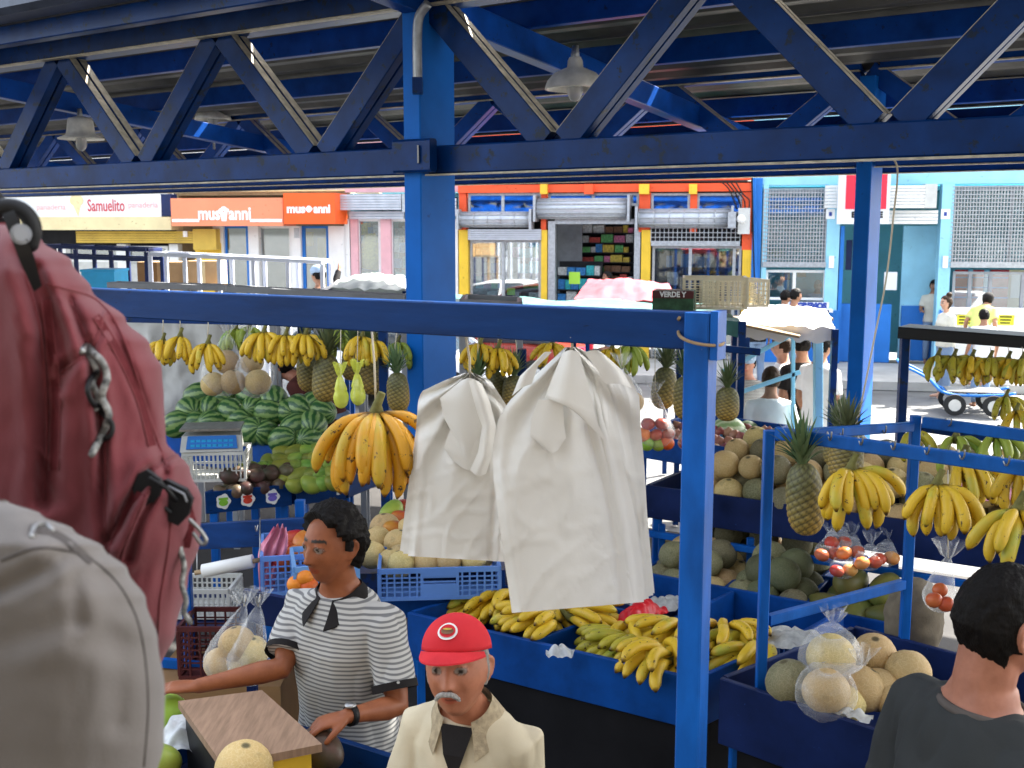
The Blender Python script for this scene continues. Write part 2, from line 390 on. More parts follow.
def pine_mat():
    m, nt, b = newmat('pineapple skin'); a = nt.nodes.new('ShaderNodeAttribute'); a.attribute_name = 't'
    z = nt.nodes.new('ShaderNodeAttribute'); z.attribute_name = 'h'
    n = noisef(nt, coords(nt), 9, 4)
    body = ramp(nt, math_(nt, 'MULTIPLY_ADD', n, .5, z.outputs['Fac']), [(.25, (.50,.30,.05)), (.75, (.26,.20,.05)), (1.1, (.14,.14,.05))])
    out = mix(nt, a.outputs['Fac'], (.045,.04,.018), body)
    nt.links.new(out, b.inputs['Base Color']); b.inputs['Roughness'].default_value = .55; return m
mt['pineapple'] = pine_mat()
def attr_float(me, name, vals):
    a = me.attributes.new(name, 'FLOAT', 'POINT'); a.data.foreach_set('value', vals)
# ------------------------------------------------------------------ produce meshes
def banana_mesh(L, a0, a1, rad, mat, seed, n=14, m=7):
    rnd = random.Random(seed); pts = [V((0,0,0))]; step = L/n
    for k in range(n):
        a = R(a0+(a1-a0)*(k/(n-1))**1.05); pts.append(pts[-1]+V((math.cos(a), 0, math.sin(a)))*step)
    def rr(t):
        if t < .14: return rad*(.36+.18*t/.14)
        if t < .34: return rad*(.54+.46*math.sin((t-.14)/.20*math.pi/2))
        if t < .78: return rad*(1-.05*abs(t-.56))
        return rad*max(.16, (1-((t-.78)/.22)**2*.86))
    rads = [rr(k/n) for k in range(n+1)]
    mb = MB(); mb.tube(pts, rads, 10, True, True, ref=(0,0,1))
    # slightly five-sided section
    for k in range(n+1):
        for i in range(10):
            q = mb.v[k*10+i]; f = 1.0+.055*math.cos(5*(2*math.pi*i/10)+.6); mb.v[k*10+i] = pts[k]+(q-pts[k])*f
    me = mb.mesh('banana', mat)
    attr_float(me, 't', [k/n for k in range(n+1) for i in range(10)]); return me
BAN = {}
def bananas_for(kind, mat, L, rad, flat=False):
    key = (kind, L, rad, flat)
    if key not in BAN:
        BAN[key] = [banana_mesh(L*s, a, b_, rad, mat, i) for i, (s, a, b_) in enumerate(
            [(1, -12, -96), (.95, -20, -88), (1.04, -5, -92)] if not flat else [(1, 18, -60), (.95, 12, -55), (1.04, 22, -62)])]
    return BAN[key]
STEM = {}
def stem_mesh(s):
    if s not in STEM:
        mb = MB(); mb.tube([(0,.0,-.025*s),(0,0,0),(.004*s,.0,.03*s),(.016*s,.0,.058*s)], [.030*s,.028*s,.014*s,.012*s], 10, flat=.8)
        STEM[s] = mb.mesh('stem', mt['stemgreen'])
    return STEM[s]
def string_to(root, top, rad=.0025, start=(0,0,.04)):
    """a tie string, child of the hanging thing; root unscaled & rotated only about z"""
    top = V(top)-root.location; top = Matrix.Rotation(-root.rotation_euler.z, 3, 'Z') @ top
    mb = MB(); a = V(start); mb.tube([a, a*.5+top*.5+V((.002,0,0)), top], rad, 5)
    return mb.build('string', mt['rope'], root)
def banana_hand(loc, rz, label, group, n=11, kind='banana', L=.19, rad=.019, rows=2, spread=78, name='banana_bunch', tilt=None, cat='bananas', seed=0, lift=0):
    rnd = random.Random(seed*31+n)
    root = empty(name, loc, rz, label, cat, group)
    if tilt is not None: root.rotation_euler = (tilt[0], tilt[1], rz)
    s = L/.19
    inst('stem', stem_mesh(round(min(s, 1.0), 1)), root)
    ms = bananas_for(kind, mt[kind], L, rad)
    n1 = (n+1)//2 if rows == 2 else n
    for r in range(rows):
        cnt = n1 if r == 0 else n-n1
        for i in range(cnt):
            f = (i+.5)/cnt*2-1
            az = -90+f*spread+rnd.uniform(-6, 6)
            t = (8 if r else -8)+rnd.uniform(-8, 8)+lift
            az_r = R(az); off = .018*s
            inst('banana', ms[(i+r) % 3], root, (math.cos(az_r)*off, math.sin(az_r)*off*.8, -.006*s+.012*s*r),
                 (rnd.uniform(-.25, .25), R(-t), az_r), rnd.uniform(.84, 1.06))
    return root
def flat_hand(loc, rz, label, group, n=7, kind='banana', L=.19, rad=.019, seed=0, pitch=12, roll=0):
    """a hand of bananas lying in a bin, fingers fanned out along +x"""
    rnd = random.Random(seed*17+n)
    root = empty('banana_bunch', loc, rz, label, 'bananas', group); root.rotation_euler = (R(roll), R(pitch), rz)
    inst('stem', stem_mesh(1.0), root, (-.015,0,0), (0, R(-70), 0))
    ms = bananas_for(kind, mt[kind], L, rad, True)
    for r in range(2):
        for i in range(n if r == 0 else n-2):
            c = n if r == 0 else n-2
            f = (i+.5)/c*2-1; sd_ = 1 if seed % 2 else -1
            inst('banana', ms[(i+r) % 3], root, (.0, f*.040, .030*r), (sd_*R(35)+rnd.uniform(-.2, .2), R(-12 if r else -2), R(f*42)), rnd.uniform(.92, 1.05))
    return root
def simple_mesh(name, mat, r, fn=None, nu=20, nv=12):
    mb = MB(); mb.ball((0,0,0), r, nu, nv, fn); return mb.mesh(name, mat)
def melon_fn(s, seed):
    def f(d):
        k = 1+.02*noise.noise(d*2+V((seed,0,0)))-.03*math.exp(-((1-abs(d.z))/.02))
        return V((d.x*k, d.y*k, d.z*k*.96))*s
    return f
def variants(name, mat, fns, nu=20, nv=12): return [simple_mesh(name, mat, 1, f, nu, nv) for f in fns]
ME = {}
ME['melon'] = variants('melon', mt['melon'], [melon_fn(.078, 1), melon_fn(.073, 5), melon_fn(.082, 9)], 24, 16)
ME['greymelon'] = variants('melon', mt['greymelon'], [melon_fn(.078, 1), melon_fn(.084, 5)], 24, 16)
ME['smoothmelon'] = variants('melon', mt['smoothmelon'], [melon_fn(.09, 3)], 24, 16)
ME['watermelon'] = variants('watermelon', mt['watermelon'], [lambda d: V((d.x*.170, d.y*.138, d.z*.138)), lambda d: V((d.x*.150, d.y*.130, d.z*.130))], 24, 16)
ME['palewatermelon'] = variants('watermelon', mt['palewatermelon'], [lambda d: V((d.x*.12, d.y*.10, d.z*.10))], 20, 14)
def mangof(s): return lambda d: V((d.x*(1+.12*d.z), d.y*.80, d.z*.72+.10*d.x*d.x))*s
ME['mango'] = variants('mango', mt['mango'], [mangof(.068), mangof(.060)])
ME['redmango'] = variants('mango', mt['redmango'], [mangof(.062), mangof(.055)])
def avof(s): return lambda d: V((d.x*1.15, d.y*(.85-.18*d.x), d.z*(.85-.18*d.x)))*s
ME['avocado'] = variants('avocado', mt['avocado'], [avof(.062), avof(.055)])
ME['papaya'] = variants('papaya', mt['papaya'], [lambda d: V((d.x*.125, d.y*(.072+.012*d.x), d.z*(.072+.012*d.x)))])
ME['orange'] = variants('orange', mt['orangefruit'], [lambda d: V((d.x, d.y, d.z*.94))*.038])
ME['tomato'] = variants('tomato', mt['tomato'], [lambda d: V((d.x, d.y, d.z*.80))*.036*(1+.03*math.cos(5*math.atan2(d.y, d.x)))])
ME['apple'] = variants('apple', mt['apple'], [lambda d: V((d.x, d.y, d.z*.92-.14*math.exp(-((1-d.z)/.08))))*.040])
ME['onion'] = variants('onion', mt['onion'], [lambda d: V((d.x, d.y, d.z*.85+.3*math.exp(-((1-d.z)/.03))))*.036])
ME['lime'] = variants('lime', mt['lime'], [lambda d: V((d.x*1.15, d.y, d.z))*.034])
def fruit(kind, loc, rnd, name=None, cat=None, label=None, group=None, scale=1, flat=False, parent=None):
    me = rnd.choice(ME[kind])
    rot = (rnd.uniform(-.5, .5), rnd.uniform(-.4, .4), rnd.uniform(0, 6.28)) if not flat else (rnd.uniform(-.2,.2), rnd.uniform(-.2,.2), rnd.uniform(0,6.28))
    o = inst(name or me.name.split('.')[0], me, parent, loc, rot, scale*rnd.uniform(.93, 1.07))
    return tag(o, label, cat, group)
def heap(kind, name, cat, phrase, place, group, quad, nx, ny, r, layers=1, seed=0, hump=0, scale=1, mixkinds=None, skip=0, frame=2.0):
    """fruits in rows on the quad FL, FR, BR, BL (z of the quad = resting surface)"""
    rnd = random.Random(seed); FL, FR, BR, BL = [V(q) for q in quad]; allo = []
    rown = {0: 'front', 1: 'second', 2: 'third', 3: 'fourth', 4: 'fifth'}
    for L in range(layers):
        cx, cy = nx-L, ny-L
        if cy < 1: break
        for j in range(cy):
            row = []
            for i in range(cx):
                if rnd.random() < skip: continue
                u = (i+.5+L*.5)/nx+rnd.uniform(-.16, .16)/nx; v = (j+.5+L*.5)/ny+rnd.uniform(-.16, .16)/ny
                p = (FL*(1-u)+FR*u)*(1-v)+(BL*(1-u)+BR*u)*v
                p.z += r*(1+1.45*L)+hump*math.sin(math.pi*u)*v+rnd.uniform(-.1, .15)*r
                pp = proj(p)
                if pp[0] < -30 or pp[0] > 1054 or pp[1] > 800: continue
                k = rnd.choice(mixkinds) if mixkinds else kind
                o = fruit(k, p, rnd, name, cat, None, group, scale); row.append(o)
            rn = (rown[j] if j < cy-1 or cy == 1 else 'back')+' row'
            if layers > 1: rn = ('lower ' if L == 0 else 'upper ' if L == 1 else 'top ')+rn
            number_row(row, phrase, rn+' '+place); allo += row
    return allo
# pineapple ------------------------------------------------------------
def pineapple_meshes():
    nu, nv = 64, 56; mb = MB(); ts = []; hs = []; rows = []
    for j in range(nv+1):
        t = j/nv; z = (t-.5)*.19; prof = .058*(max(0, 1-abs(2*t-1)**3.2))**.5*(1-.10*(t-.5)) + .004
        ring = []
        for i in range(nu):
            a = 2*math.pi*i/nu
            u = a/(2*math.pi)*13; w_ = t*11
            p1 = (u+w_*.62) % 1; p2 = (w_*1.0-u*0.615384*1+100) % 1
            p2 = (u*(8/13)-w_*1.0+100) % 1
            d = min(p1, 1-p1, p2, 1-p2)*2; b = min(1, d*2.2)**.7
            rr = prof*(1+.085*b); ring.append((rr*math.cos(a), rr*math.sin(a), z)); ts.append(min(1, d*2.6)); hs.append(.15+.7*t+.12*math.sin(a*2))
        rows.append(ring)
    mb.rings(rows); me = mb.mesh('flesh', mt['pineapple']); attr_float(me, 't', ts); attr_float(me, 'h', hs)
    # crown of leaves
    cb = MB(); rnd = random.Random(3)
    for k in range(46):
        f = k/46; az = k*2.399; L = .07+.09*f**.6+rnd.uniform(-.015, .02); base = V((0,0,.085+f*.028)); out = 1.15*(1-f)+.12
        pts = []; d = V((math.cos(az), math.sin(az), 0)); s = V((-d.y, d.x, 0))
        for q in range(6):
            t = q/5; cen = base+d*(.008+L*out*(t*.75+.25*t*t)*.75)+V((0,0,L*(t*1.0-.30*out*t*t)))
            wd = .0105*(1-t)**.75*(1 if t > .1 else .8)+.0004
            pts.append([cen-s*wd+V((0,0,wd*.5)), cen-d*.001-V((0,0,.001)), cen+s*wd+V((0,0,wd*.5))])
        cb.rings(pts, caps=False, smooth=True, closed=False)
    return me, cb.mesh('crown', mt['leaf'])
PINE = pineapple_meshes()
def pineapple(loc, label, group, scale=1.0, sq=(1,1,1), rz=0, tilt=(0,0), top=None, upside=False):
    root = empty('pineapple', loc, rz, label, 'pineapple', group)
    root.rotation_euler = (tilt[0]+(math.pi if upside else 0), tilt[1], rz)
    sv = tuple(scale*q for q in sq); inst('flesh', PINE[0], root, scale=sv); inst('crown', PINE[1], root, (0,0,.09*scale*(sq[2]-1)), scale=scale)
    if top is not None:
        mb = MB(); t = root.rotation_euler.to_matrix().inverted() @ (V(top)-V(loc))
        mb.tube([(.0,-.012,.09*scale), (t*.5+V((0,-.015,.05))), t], .0022, 5); mb.build('string', mt['rope'], root)
    return root
# plastic bag ----------------------------------------------------------
def film_bag(loc, rx, rz_, neck, label, group=None, mat='film', name='plastic_bag', seed=0, ruff=.035, string=None):
    """loc: centre of the round bottom; neck: world point where it is tied"""
    neck = V(neck)-V(loc); mb = MB(); rows = []; nu = 36
    for j in range(17):
        t = j/16
        if t < .6:
            th = math.pi*(t/.6)*.78; rad = math.sin(th); z = -math.cos(th)*rz_; cen = V((0,0,z)); sc_ = rx*rad
            if j == 0: sc_ = rx*.05
        else:
            q = (t-.6)/.4; th = math.pi*.78; z0 = -math.cos(th)*rz_; r0 = rx*math.sin(th)
            cen = V((0,0,z0)).lerp(neck, q); sc_ = r0*(1-q)**.8+.008
        ring = []
        for i in range(nu):
            a = 2*math.pi*i/nu
            crinkle = 1+(.03+.10*max(0, t-.5))*math.sin(a*7+seed+4*t)+.05*noise.noise(V((math.cos(a)*2, math.sin(a)*2, t*5+seed)))
            ring.append(cen+V((math.cos(a), math.sin(a), 0))*sc_*crinkle)
        rows.append(ring)
    for q in range(1, 5):
        ring = []
        for i in range(nu):
            a = 2*math.pi*i/nu; k = .008+ruff*(q/4)**.7*(1+.5*math.sin(a*5+seed))
            ring.append(neck+V((math.cos(a)*k, math.sin(a)*k, .014*q+.010*math.sin(a*3+seed))))
        rows.append(ring)
    mb.rings(rows, caps=False)
    o = inst(name, mb.mesh(name, mt[mat]), None, loc); tag(o, label, 'plastic bag', group)
    if string is not None:
        sb = MB(); sb.tube([neck, V(string)-V(loc)], .0022, 5); sb.build('string', mt['rope'], o)
    return o
# slatted plastic crate -----------------------------------------------
def crate(center, L, W, H, rz, mat, label, group=None, nl=8, nw=5, name='plastic_crate', rot=None, nh=3, handle=True):
    root = empty(name, center, rz, label, 'crate', group)
    if rot: root.rotation_euler = rot
    t = .008
    def side(length, n):
        mb = MB()   # panel in x (0..length), z; thin in y, outward -y
        mb.box((-length/2, -t, H-.022), (length/2, t*.8, H)); mb.box((-length/2, -t, 0), (length/2, t*.5, .018))
        for k in range(1, nh+1):
            z = .018+(H-.04)*k/(nh+1); mb.box((-length/2, -t*.55, z-.003), (length/2, t*.3, z+.003))
        for k in range(n+1):
            x = -length/2+length*k/n; wdt = .009 if k in (0, n) else .004
            if handle and H > .1 and abs(x) < .07:
                mb.box((x-wdt, -t*.8, .018), (x+wdt, t*.4, H*.45))
            else: mb.box((x-wdt, -t*.8, .018), (x+wdt, t*.4, H-.022))
        if handle and H > .1:
            mb.box((-.085, -t*.9, .018), (.085, t*.3, H*.50)); mb.box((-.085, -t*.9, H*.72), (.085, t*.3, H-.022)); mb.box((-.085,-t*.9,H*.5),(-.072,t*.3,H*.72)); mb.box((.072,-t*.9,H*.5),(.085,t*.3,H*.72))
        return mb
    for (dx, dy, a, ln, n) in ((0, -W/2, 0, L, nl), (0, W/2, math.pi, L, nl), (L/2, 0, math.pi/2, W, nw), (-L/2, 0, -math.pi/2, W, nw)):
        o = side(ln, n).build('side_panel', mat, root); o.location = (dx, dy, 0); o.rotation_euler = (0, 0, a)
    mb = MB(); mb.box((-L/2+.01, -W/2+.01, .002), (L/2-.01, W/2-.01, .010)); mb.build('crate_floor', mat, root)
    return root
# wooden bin -----------------------------------------------------------
def bin_(quad, depth, label, group=None, mat='bluewoodh', thick=.022, legs=None, name='display_bin', cat='produce bin', floor_at=None, dividers=(), rim=True, stickers=None, legz=None, shade_panel=False):
    if 'shade_panel' not in mt: mt['shade_panel'] = M('black cloth skirt', (.012,.012,.014), .9, spec=.1)  # black panels stand in for the shade under the counters
    FL, FR, BR, BL = [V(q) for q in quad]
    base = (FL+FR+BR+BL)/4; zf = FL.z-depth
    root = empty(name, (base.x, base.y, 0 if legs else zf), 0, label, cat, group)
    z1 = FL.z
    def wall(nm, a, b_, par=root, h0=None, h1=None):
        a = V((a.x, a.y, 0)); b_ = V((b_.x, b_.y, 0)); lo = zf if h0 is None else h0; hi = z1 if h1 is None else h1
        mb = MB(); zc = (lo+hi)/2
        mb.bar(a+V((0,0,zc)), b_+V((0,0,zc)), thick, hi-lo, bev=.003)
        return mb.build(nm, mt[mat], par, world=True)
    def inset(a, b_, k): d = (b_-a).normalized(); return a+d*k, b_-d*k
    wall('front_panel', FL, FR); wall('back_panel', BL, BR)
    a, b_ = inset(FL, BL, thick*.9); wall('side_panel', a, b_); a, b_ = inset(FR, BR, thick*.9); wall('side_panel', a, b_)
    for f in dividers:
        p = FL.lerp(FR, f); q = BL.lerp(BR, f); a, b_ = inset(p, q, thick*.9); wall('divider', a, b_, h1=z1-.006)
    fz = zf+.015 if floor_at is None else floor_at
    def sh(p): return p+(base-p).normalized()*thick
    mb = MB(); c = [V((q.x, q.y, fz)) for q in map(sh, (FL, FR, BR, BL))]
    mb.hexa([q-V((0,0,.012)) for q in c]+c); mb.build('bin_floor', mt['darkblue'], root, world=True)
    if shade_panel:
        i0, i1 = inset(FL+(base-FL).normalized()*.03, FR+(base-FR).normalized()*.03, .03)
        mb = MB(); mb.bar((i0.x,i0.y,zf*.5), (i1.x,i1.y,zf*.5), .01, zf-.01); mb.build('shade_panel', mt['shade_panel'], root, world=True)
        i0, i1 = inset(FR+(base-FR).normalized()*.03, BR+(base-BR).normalized()*.03, .03)
        mb = MB(); mb.bar((i0.x,i0.y,zf*.5), (i1.x,i1.y,zf*.5), .01, zf-.01); mb.build('shade_panel', mt['shade_panel'], root, world=True)
    if legs:
        for q in (FL, FR, BR, BL):
            q = q+(base-q).normalized()*.06; mb = MB(); mb.bar((q.x, q.y, 0), (q.x, q.y, zf-.004), .05, .05, bev=.004)
            mb.build('leg', mt['bluewood'], root, world=True)
    return root
def frame_bars(root, bars, mat='bluewood', w_=.035, name='rail'):
    for b_ in bars:
        mb = MB(); mb.bar(b_[0], b_[1], b_[2] if len(b_) > 2 else w_, b_[3] if len(b_) > 3 else w_, bev=.003)
        mb.build(b_[4] if len(b_) > 4 else name, mt[mat], root, world=True)
def hook_mb(p, s=.03):
    p = V(p); mb = MB(); mb.tube(cr([p+V((0,0,.01)), p+V((0,-.012,-.0)), p+V((.0,-.03,-.012)), p+V((0,-.048,.0)), p+V((0,-.05,.02))], 4), .003, 5); return mb
# text ----------------------------------------------------------------
def lettering(s, size, mat, parent, loc, rot, name='lettering', align='CENTER', extrude=.004, xs=1, bold=0):
    cu = bpy.data.curves.new('t', 'FONT'); cu.body = s; cu.size = size; cu.align_x = align; cu.align_y = 'CENTER'
    cu.extrude = extrude; cu.offset = bold; cu.resolution_u = 3
    o = bpy.data.objects.new('t', cu); TS.collection.objects.link(o)
    TS.view_layers[0].update(); dg = TS.view_layers[0].depsgraph
    me = bpy.data.meshes.new_from_object(o.evaluated_get(dg)); bpy.data.objects.remove(o)
    me.materials.clear(); me.materials.append(mat)
    return inst(name, me, parent, loc, rot, (xs, 1, 1))
# ------------------------------------------------------------------ people
def skinmat(name, skin, iris=(.03,.02,.01), lip=None, brow=(.02,.015,.01), rough=.5):
    m, nt, b = newmat(name); a = nt.nodes.new('ShaderNodeAttribute'); a.attribute_name = 'col'
    n = noisef(nt, coords(nt, False), 30, 6, .6)
    out = mix(nt, 1.0, a.outputs['Color'], ramp(nt, n, [(.3, (.86,.80,.76)), (.7, (1.12,1.10,1.10))]), 'MULTIPLY')
    nt.links.new(out, b.inputs['Base Color']); b.inputs['Roughness'].default_value = rough; b.inputs['Specular IOR Level'].default_value = .35
    b.inputs['Subsurface Weight'].default_value = .06; b.inputs['Subsurface Radius'].default_value = (.01,.004,.002)
    bumpn(nt, b, noisef(nt, coords(nt, False), 160, 4), .12, .001)
    return m
mt['cneck'] = M('washed brown neck band', (.10,.085,.075), .9)
mt['knit'] = M('ribbed beige knit', (.42,.34,.22), .95, var=.35, scale=60, bump=.6, bscale=120)
mt['skin'] = skinmat('skin', (.4,.2,.1))
def hairmat(name, c, s=130):
    m, nt, b = newmat(name); co = coords(nt, False, (1,1,.25)); n = noisef(nt, co, s, 4, .7)
    nt.links.new(ramp(nt, n, [(.35, tuple(q*.4 for q in c)), (.7, c)]), b.inputs['Base Color'])
    b.inputs['Roughness'].default_value = .55; b.inputs['Specular IOR Level'].default_value = .12; bumpn(nt, b, n, .9, .004); return m
mt['hairblack'] = hairmat('black hair', (.009,.007,.006)); mt['hairbrown'] = hairmat('dark brown hair', (.06,.035,.02))
mt['hairgrey'] = hairmat('grey hair', (.45,.42,.38)); mt['hairwhite'] = hairmat('grey white moustache', (.55,.52,.48), 200)
def gs(a, s): return math.exp(-(a/s)**2)
def head_fn(d, k=1.0, ear=True, old=0.0):
    """surface point (metres) for unit direction d. front = +y"""
    x, y, z = d.x, d.y, d.z
    px, py, pz = x*.076, y*.097, z*.118
    if z < 0:
        q = -z; px *= 1-.25*q**1.8; 
        if y < 0: py *= 1-.50*min(1, q*1.1)
        else: py *= 1-.04*q
    if z > .1: px *= 1+.04*z
    if y > 0:
        py = py*(1-.06*abs(x)**2); 
        face = y**1.5
        # flatten face
        py += face*(-.004)
        ax = abs(px)
        if z < .75:
            py += -.011*gs(ax-.031, .017)*gs(pz-.004, .014)*face*1.1      # sockets
            py += .006*gs(ax-.026, .028)*gs(pz-.028, .011)*face           # brow
            nz = pz+.034
            nb = 0
            if -.052 < pz < .022:
                tt = (0.018-pz)/.062; nb = .027*max(0, min(1, tt))**1.25*(1 if pz > -.043 else max(0, (pz+.053)/.010))
            wn = .0085+.008*max(0, min(1, (0.018-pz)/.062))
            py += nb*gs(px, wn)*1.0
            py += .005*gs(ax-.013, .006)*gs(pz+.038, .007)                # nostril wings
            py += .006*gs(ax-.042, .020)*gs(pz+.022, .020)*face           # cheekbones
            py += -.004*gs(ax-.030, .010)*gs(pz+.052, .016)*face*(1+old)  # cheek fold
            py += .0055*gs(px, .022)*(gs(pz+.061, .0055)+1.1*gs(pz+.073, .006))  # lips
            py += -.004*gs(px, .022)*gs(pz+.0668, .0028)
            py += .010*gs(px, .022)*gs(pz+.100, .014)                     # chin
    return V((px, py, pz))*k
def head_mb(M4, k=1.0, old=0.0, nu=120, nv=110):
    mb = MB(); mb.ball((0,0,0), 1, nu, nv, lambda d: head_fn(d, k, old=old))
    for s in (-1, 1):
        mb.ball((s*.031*k, .0745*k, .004*k), .0128*k, 16, 12)
        # upper lid fold
        mb.tube([(s*.017*k,.086*k,.004*k),(s*.026*k,.0905*k,.0135*k),(s*.036*k,.0875*k,.0125*k),(s*.045*k,.078*k,.003*k)], [.003*k,.0038*k,.0036*k,.003*k], 8)
        # ear
        rs = cr([(s*.072,-.006,.020),(s*.080,-.016,.028),(s*.087,-.028,.018),(s*.085,-.028,-.004),(s*.077,-.014,-.028),(s*.072,-.004,-.026)], 4)
        mb.tube([q*k for q in rs], .0062*k, 8, roundends=True)
        mb.ball((s*.076*k, -.014*k, -.002*k), (.006*k, .016*k, .024*k), 12, 8)
    out = MB(); out.merge(mb, M4); return out
def rounded(m): return V((m.x, m.y, m.z))
def hand_mb(wrist, dirv, palmn, size=1.0, curl=.5, thumb=1, spread=.16):
    """wrist point, direction of fingers, palm normal (the side fingers curl to); thumb=+1/-1 side"""
    d = V(dirv).normalized(); n = V(palmn); n = (n-d*n.dot(d)).normalized(); s = d.cross(n)*thumb; w0 = V(wrist); S = size
    mb = MB()
    def P(a, b_, c): return w0+(d*a+s*b_+n*c)*S
    rows = []
    for a, wd, th in ((-.02,.023,.019),(0,.026,.018),(.02,.035,.017),(.045,.041,.016),(.075,.042,.014),(.088,.038,.011)):
        rows.append([P(a, math.cos(q)*wd-.000, math.sin(q)*th) for q in [2*math.pi*i/14 for i in range(14)]])
    mb.rings(rows)
    for i, (off, L, r) in enumerate(((.031,.070,.0088),(.011,.080,.0090),(-.010,.074,.0086),(-.029,.058,.0076))):
        base = P(.070, off, 0); fd = (d+s*off*spread*12).normalized(); pts = [base]; a = 0; seg = [L*.22*S, L*.34*S, L*.26*S, L*.20*S]
        a = curl*.25
        for k, sg in enumerate(seg):
            v = fd*math.cos(a)+n*math.sin(a); pts.append(pts[-1]+v*sg); a += curl*(.55+.1*i) 
        mb.tube(cr(pts, 3), [r*S*(1.05-.28*q/12) for q in range(13)], 9, roundends=True)
    tb = [P(.012,.022,.004), P(.035,.042,.012), P(.058,.056,.020), P(.080,.060,.030+.012*curl)]
    mb.tube(cr(tb, 3), [.0125*S,.012*S,.0118*S,.0112*S,.011*S,.0108*S,.0105*S,.0100*S,.0095*S,.0085*S], 9, roundends=True)
    return mb
def ringz(c, rx, ry, n=24, mat=None, sq=2.3):
    out = []
    for i in range(n):
        a = 2*math.pi*i/n; ca, sa = math.cos(a), math.sin(a)
        p = V((math.copysign(abs(ca)**(2/sq), ca)*rx, math.copysign(abs(sa)**(2/sq), sa)*ry, 0)); out.append(V(c)+(mat @ p if mat else p))
    return out
DEF = dict(h=1.72, head=(0,0,0), lean=0, turn=0, la=None, ra=None, female=False, build=1.0, sit=False)
class VV: pass
def person(label, loc, rz, top=('shirt', 'white'), legs='darktrouser', skin=(.30,.15,.08), hair='hairblack', hairfn=None, pose=None,
           vox=.012, group=None, sleeve=.5, extras=None, fold=.006, hairvol=.012, beard=None, hands=True, collar=None, hairline=None):
    P = dict(DEF); P.update(pose or {}); k = P['h']/1.75; bw = P['build']; fem = P['female']
    root = empty('person', loc, rz, label, 'person', group)
    lean = R(P['lean']); pz = .95*k
    RL = Matrix.Rotation(-lean, 3, 'X'); RT = Matrix.Rotation(R(P['turn']), 3, 'Z')
    def up(p):      # upper-body transform (lean about the pelvis)
        p = V(p)*k; q = p-V((0,0,pz))
        t = max(0, min(1, (q.z)/(.18*k))); Rx = Matrix.Rotation(-lean*(.35+.65*t) if q.z > 0 else 0, 3, 'X')
        return V((0,0,pz))+Rx @ (RT @ q if q.z > 0 else q)
    sh = .178*bw if not fem else .158*bw
    body = MB()
    tors = [(.86,.150,.105,0),(.95,.160,.112,0),(1.06,.142,.105,.005),(1.18,.150,.112,.010),(1.30,.163,.115,.010),(1.38,.165,.100,.004),(1.435,.125,.075,-.004),(1.47,.075,.062,-.004),(1.50,.060,.058,.0)]
    if fem: tors = [(.86,.165,.112,0),(.95,.165,.115,0),(1.06,.125,.095,.0),(1.18,.132,.105,.012),(1.28,.145,.125,.022),(1.38,.145,.095,.004),(1.435,.11,.07,-.002),(1.47,.065,.055,-.002),(1.50,.052,.050,.0)]
    def rows(infl=0, lo=0, hi=99, sh_=1.0):
        out = []
        for z, rx, ry, oy in tors:
            if z < lo or z > hi: continue
            out.append([up(V(q)/1) for q in ringz((0, oy, z), (rx*bw+infl)*sh_, (ry*bw+infl)*sh_, 26)])
        return out
    body.rings(rows())
    # neck up to the head
    hc = V((0, .028, 1.625)); hoff = V(P.get('headoff', (0,0,0)))
    HC = up(hc)+hoff
    yaw, pit, rol = [R(a) for a in P['head']]
    HM = Matrix.Translation(HC) @ (Matrix.Rotation(yaw, 4, 'Z') @ Matrix.Rotation(pit, 4, 'X') @ Matrix.Rotation(rol, 4, 'Y'))
    nb = up((0, -.005, 1.43)); nt_ = HM @ V((0, -.018*k, -.055*k))
    body.tube([nb, nb.lerp(nt_, .5)+V((0,-.004,0)), nt_], [.066*k*bw, .058*k*bw, .058*k*bw] if not fem else [.05*k, .047*k, .048*k], 16, ref=(0,1,0), roundends=True)
    hk = k*P.get('headk', 1.0)
    body.merge(head_mb(HM, hk, P.get('old', 0), *((120, 110) if vox < .008 else (48, 44))))
    # arms
    arms = {}
    for s, key in ((1, 'ra'), (-1, 'la')):   # the person faces +y, so their right hand is at +x
        S = up((s*sh, 0, 1.375))
        a = P[key] or dict(e=(s*(sh+.06), -.02, 1.12), w=(s*(sh+.08), .10, .90), n=(-s, 0, 0))
        E = V(a['e'])*k if not a.get('abs') else V(a['e']); W = V(a['w'])*k if not a.get('abs') else V(a['w'])
        if not a.get('abs'): E = up(V(a['e'])); W = up(V(a['w']))
        dd = V(a['hd']) if 'hd' in a else (W-E)
        arms[key] = (S, E, W)
        body.tube([up((s*sh*.55, 0, 1.40)), S, S.lerp(E, .35), S.lerp(E, .8), E, E.lerp(W, .25), E.lerp(W, .7), W],
                  [q*k*bw for q in (.055,.054,.046,.040,.037,.038,.028,.024)], 14, roundends=True)
        if hands: body.merge(hand_mb(W, dd, V(a.get('n', (-s, 0, 0))), k*.97, a.get('curl', .5), -s*a.get('flip', 1)))
    # legs
    lg = []
    for s in (1, -1):
        if P['sit']: pts = [(s*.085,0,.90),(s*.11,.42,.86),(s*.11,.44,.48),(s*.11,.42,.10)]
        else: pts = [(s*.085,0,.92),(s*.095,.015,.50),(s*.10,-.01,.09)]
        pts = [V(q)*k for q in pts]
        if len(pts) == 3: path = [pts[0], pts[0].lerp(pts[1], .5), pts[1], pts[1].lerp(pts[2], .3), pts[2]]; rr = [.088,.072,.055,.056,.038]
        else: path = [pts[0], pts[0].lerp(pts[1], .5), pts[1], pts[2], pts[3]]; rr = [.088,.075,.060,.052,.038]
        lg.append((path, rr))
        body.tube(path, [q*k for q in rr], 14, roundends=True)
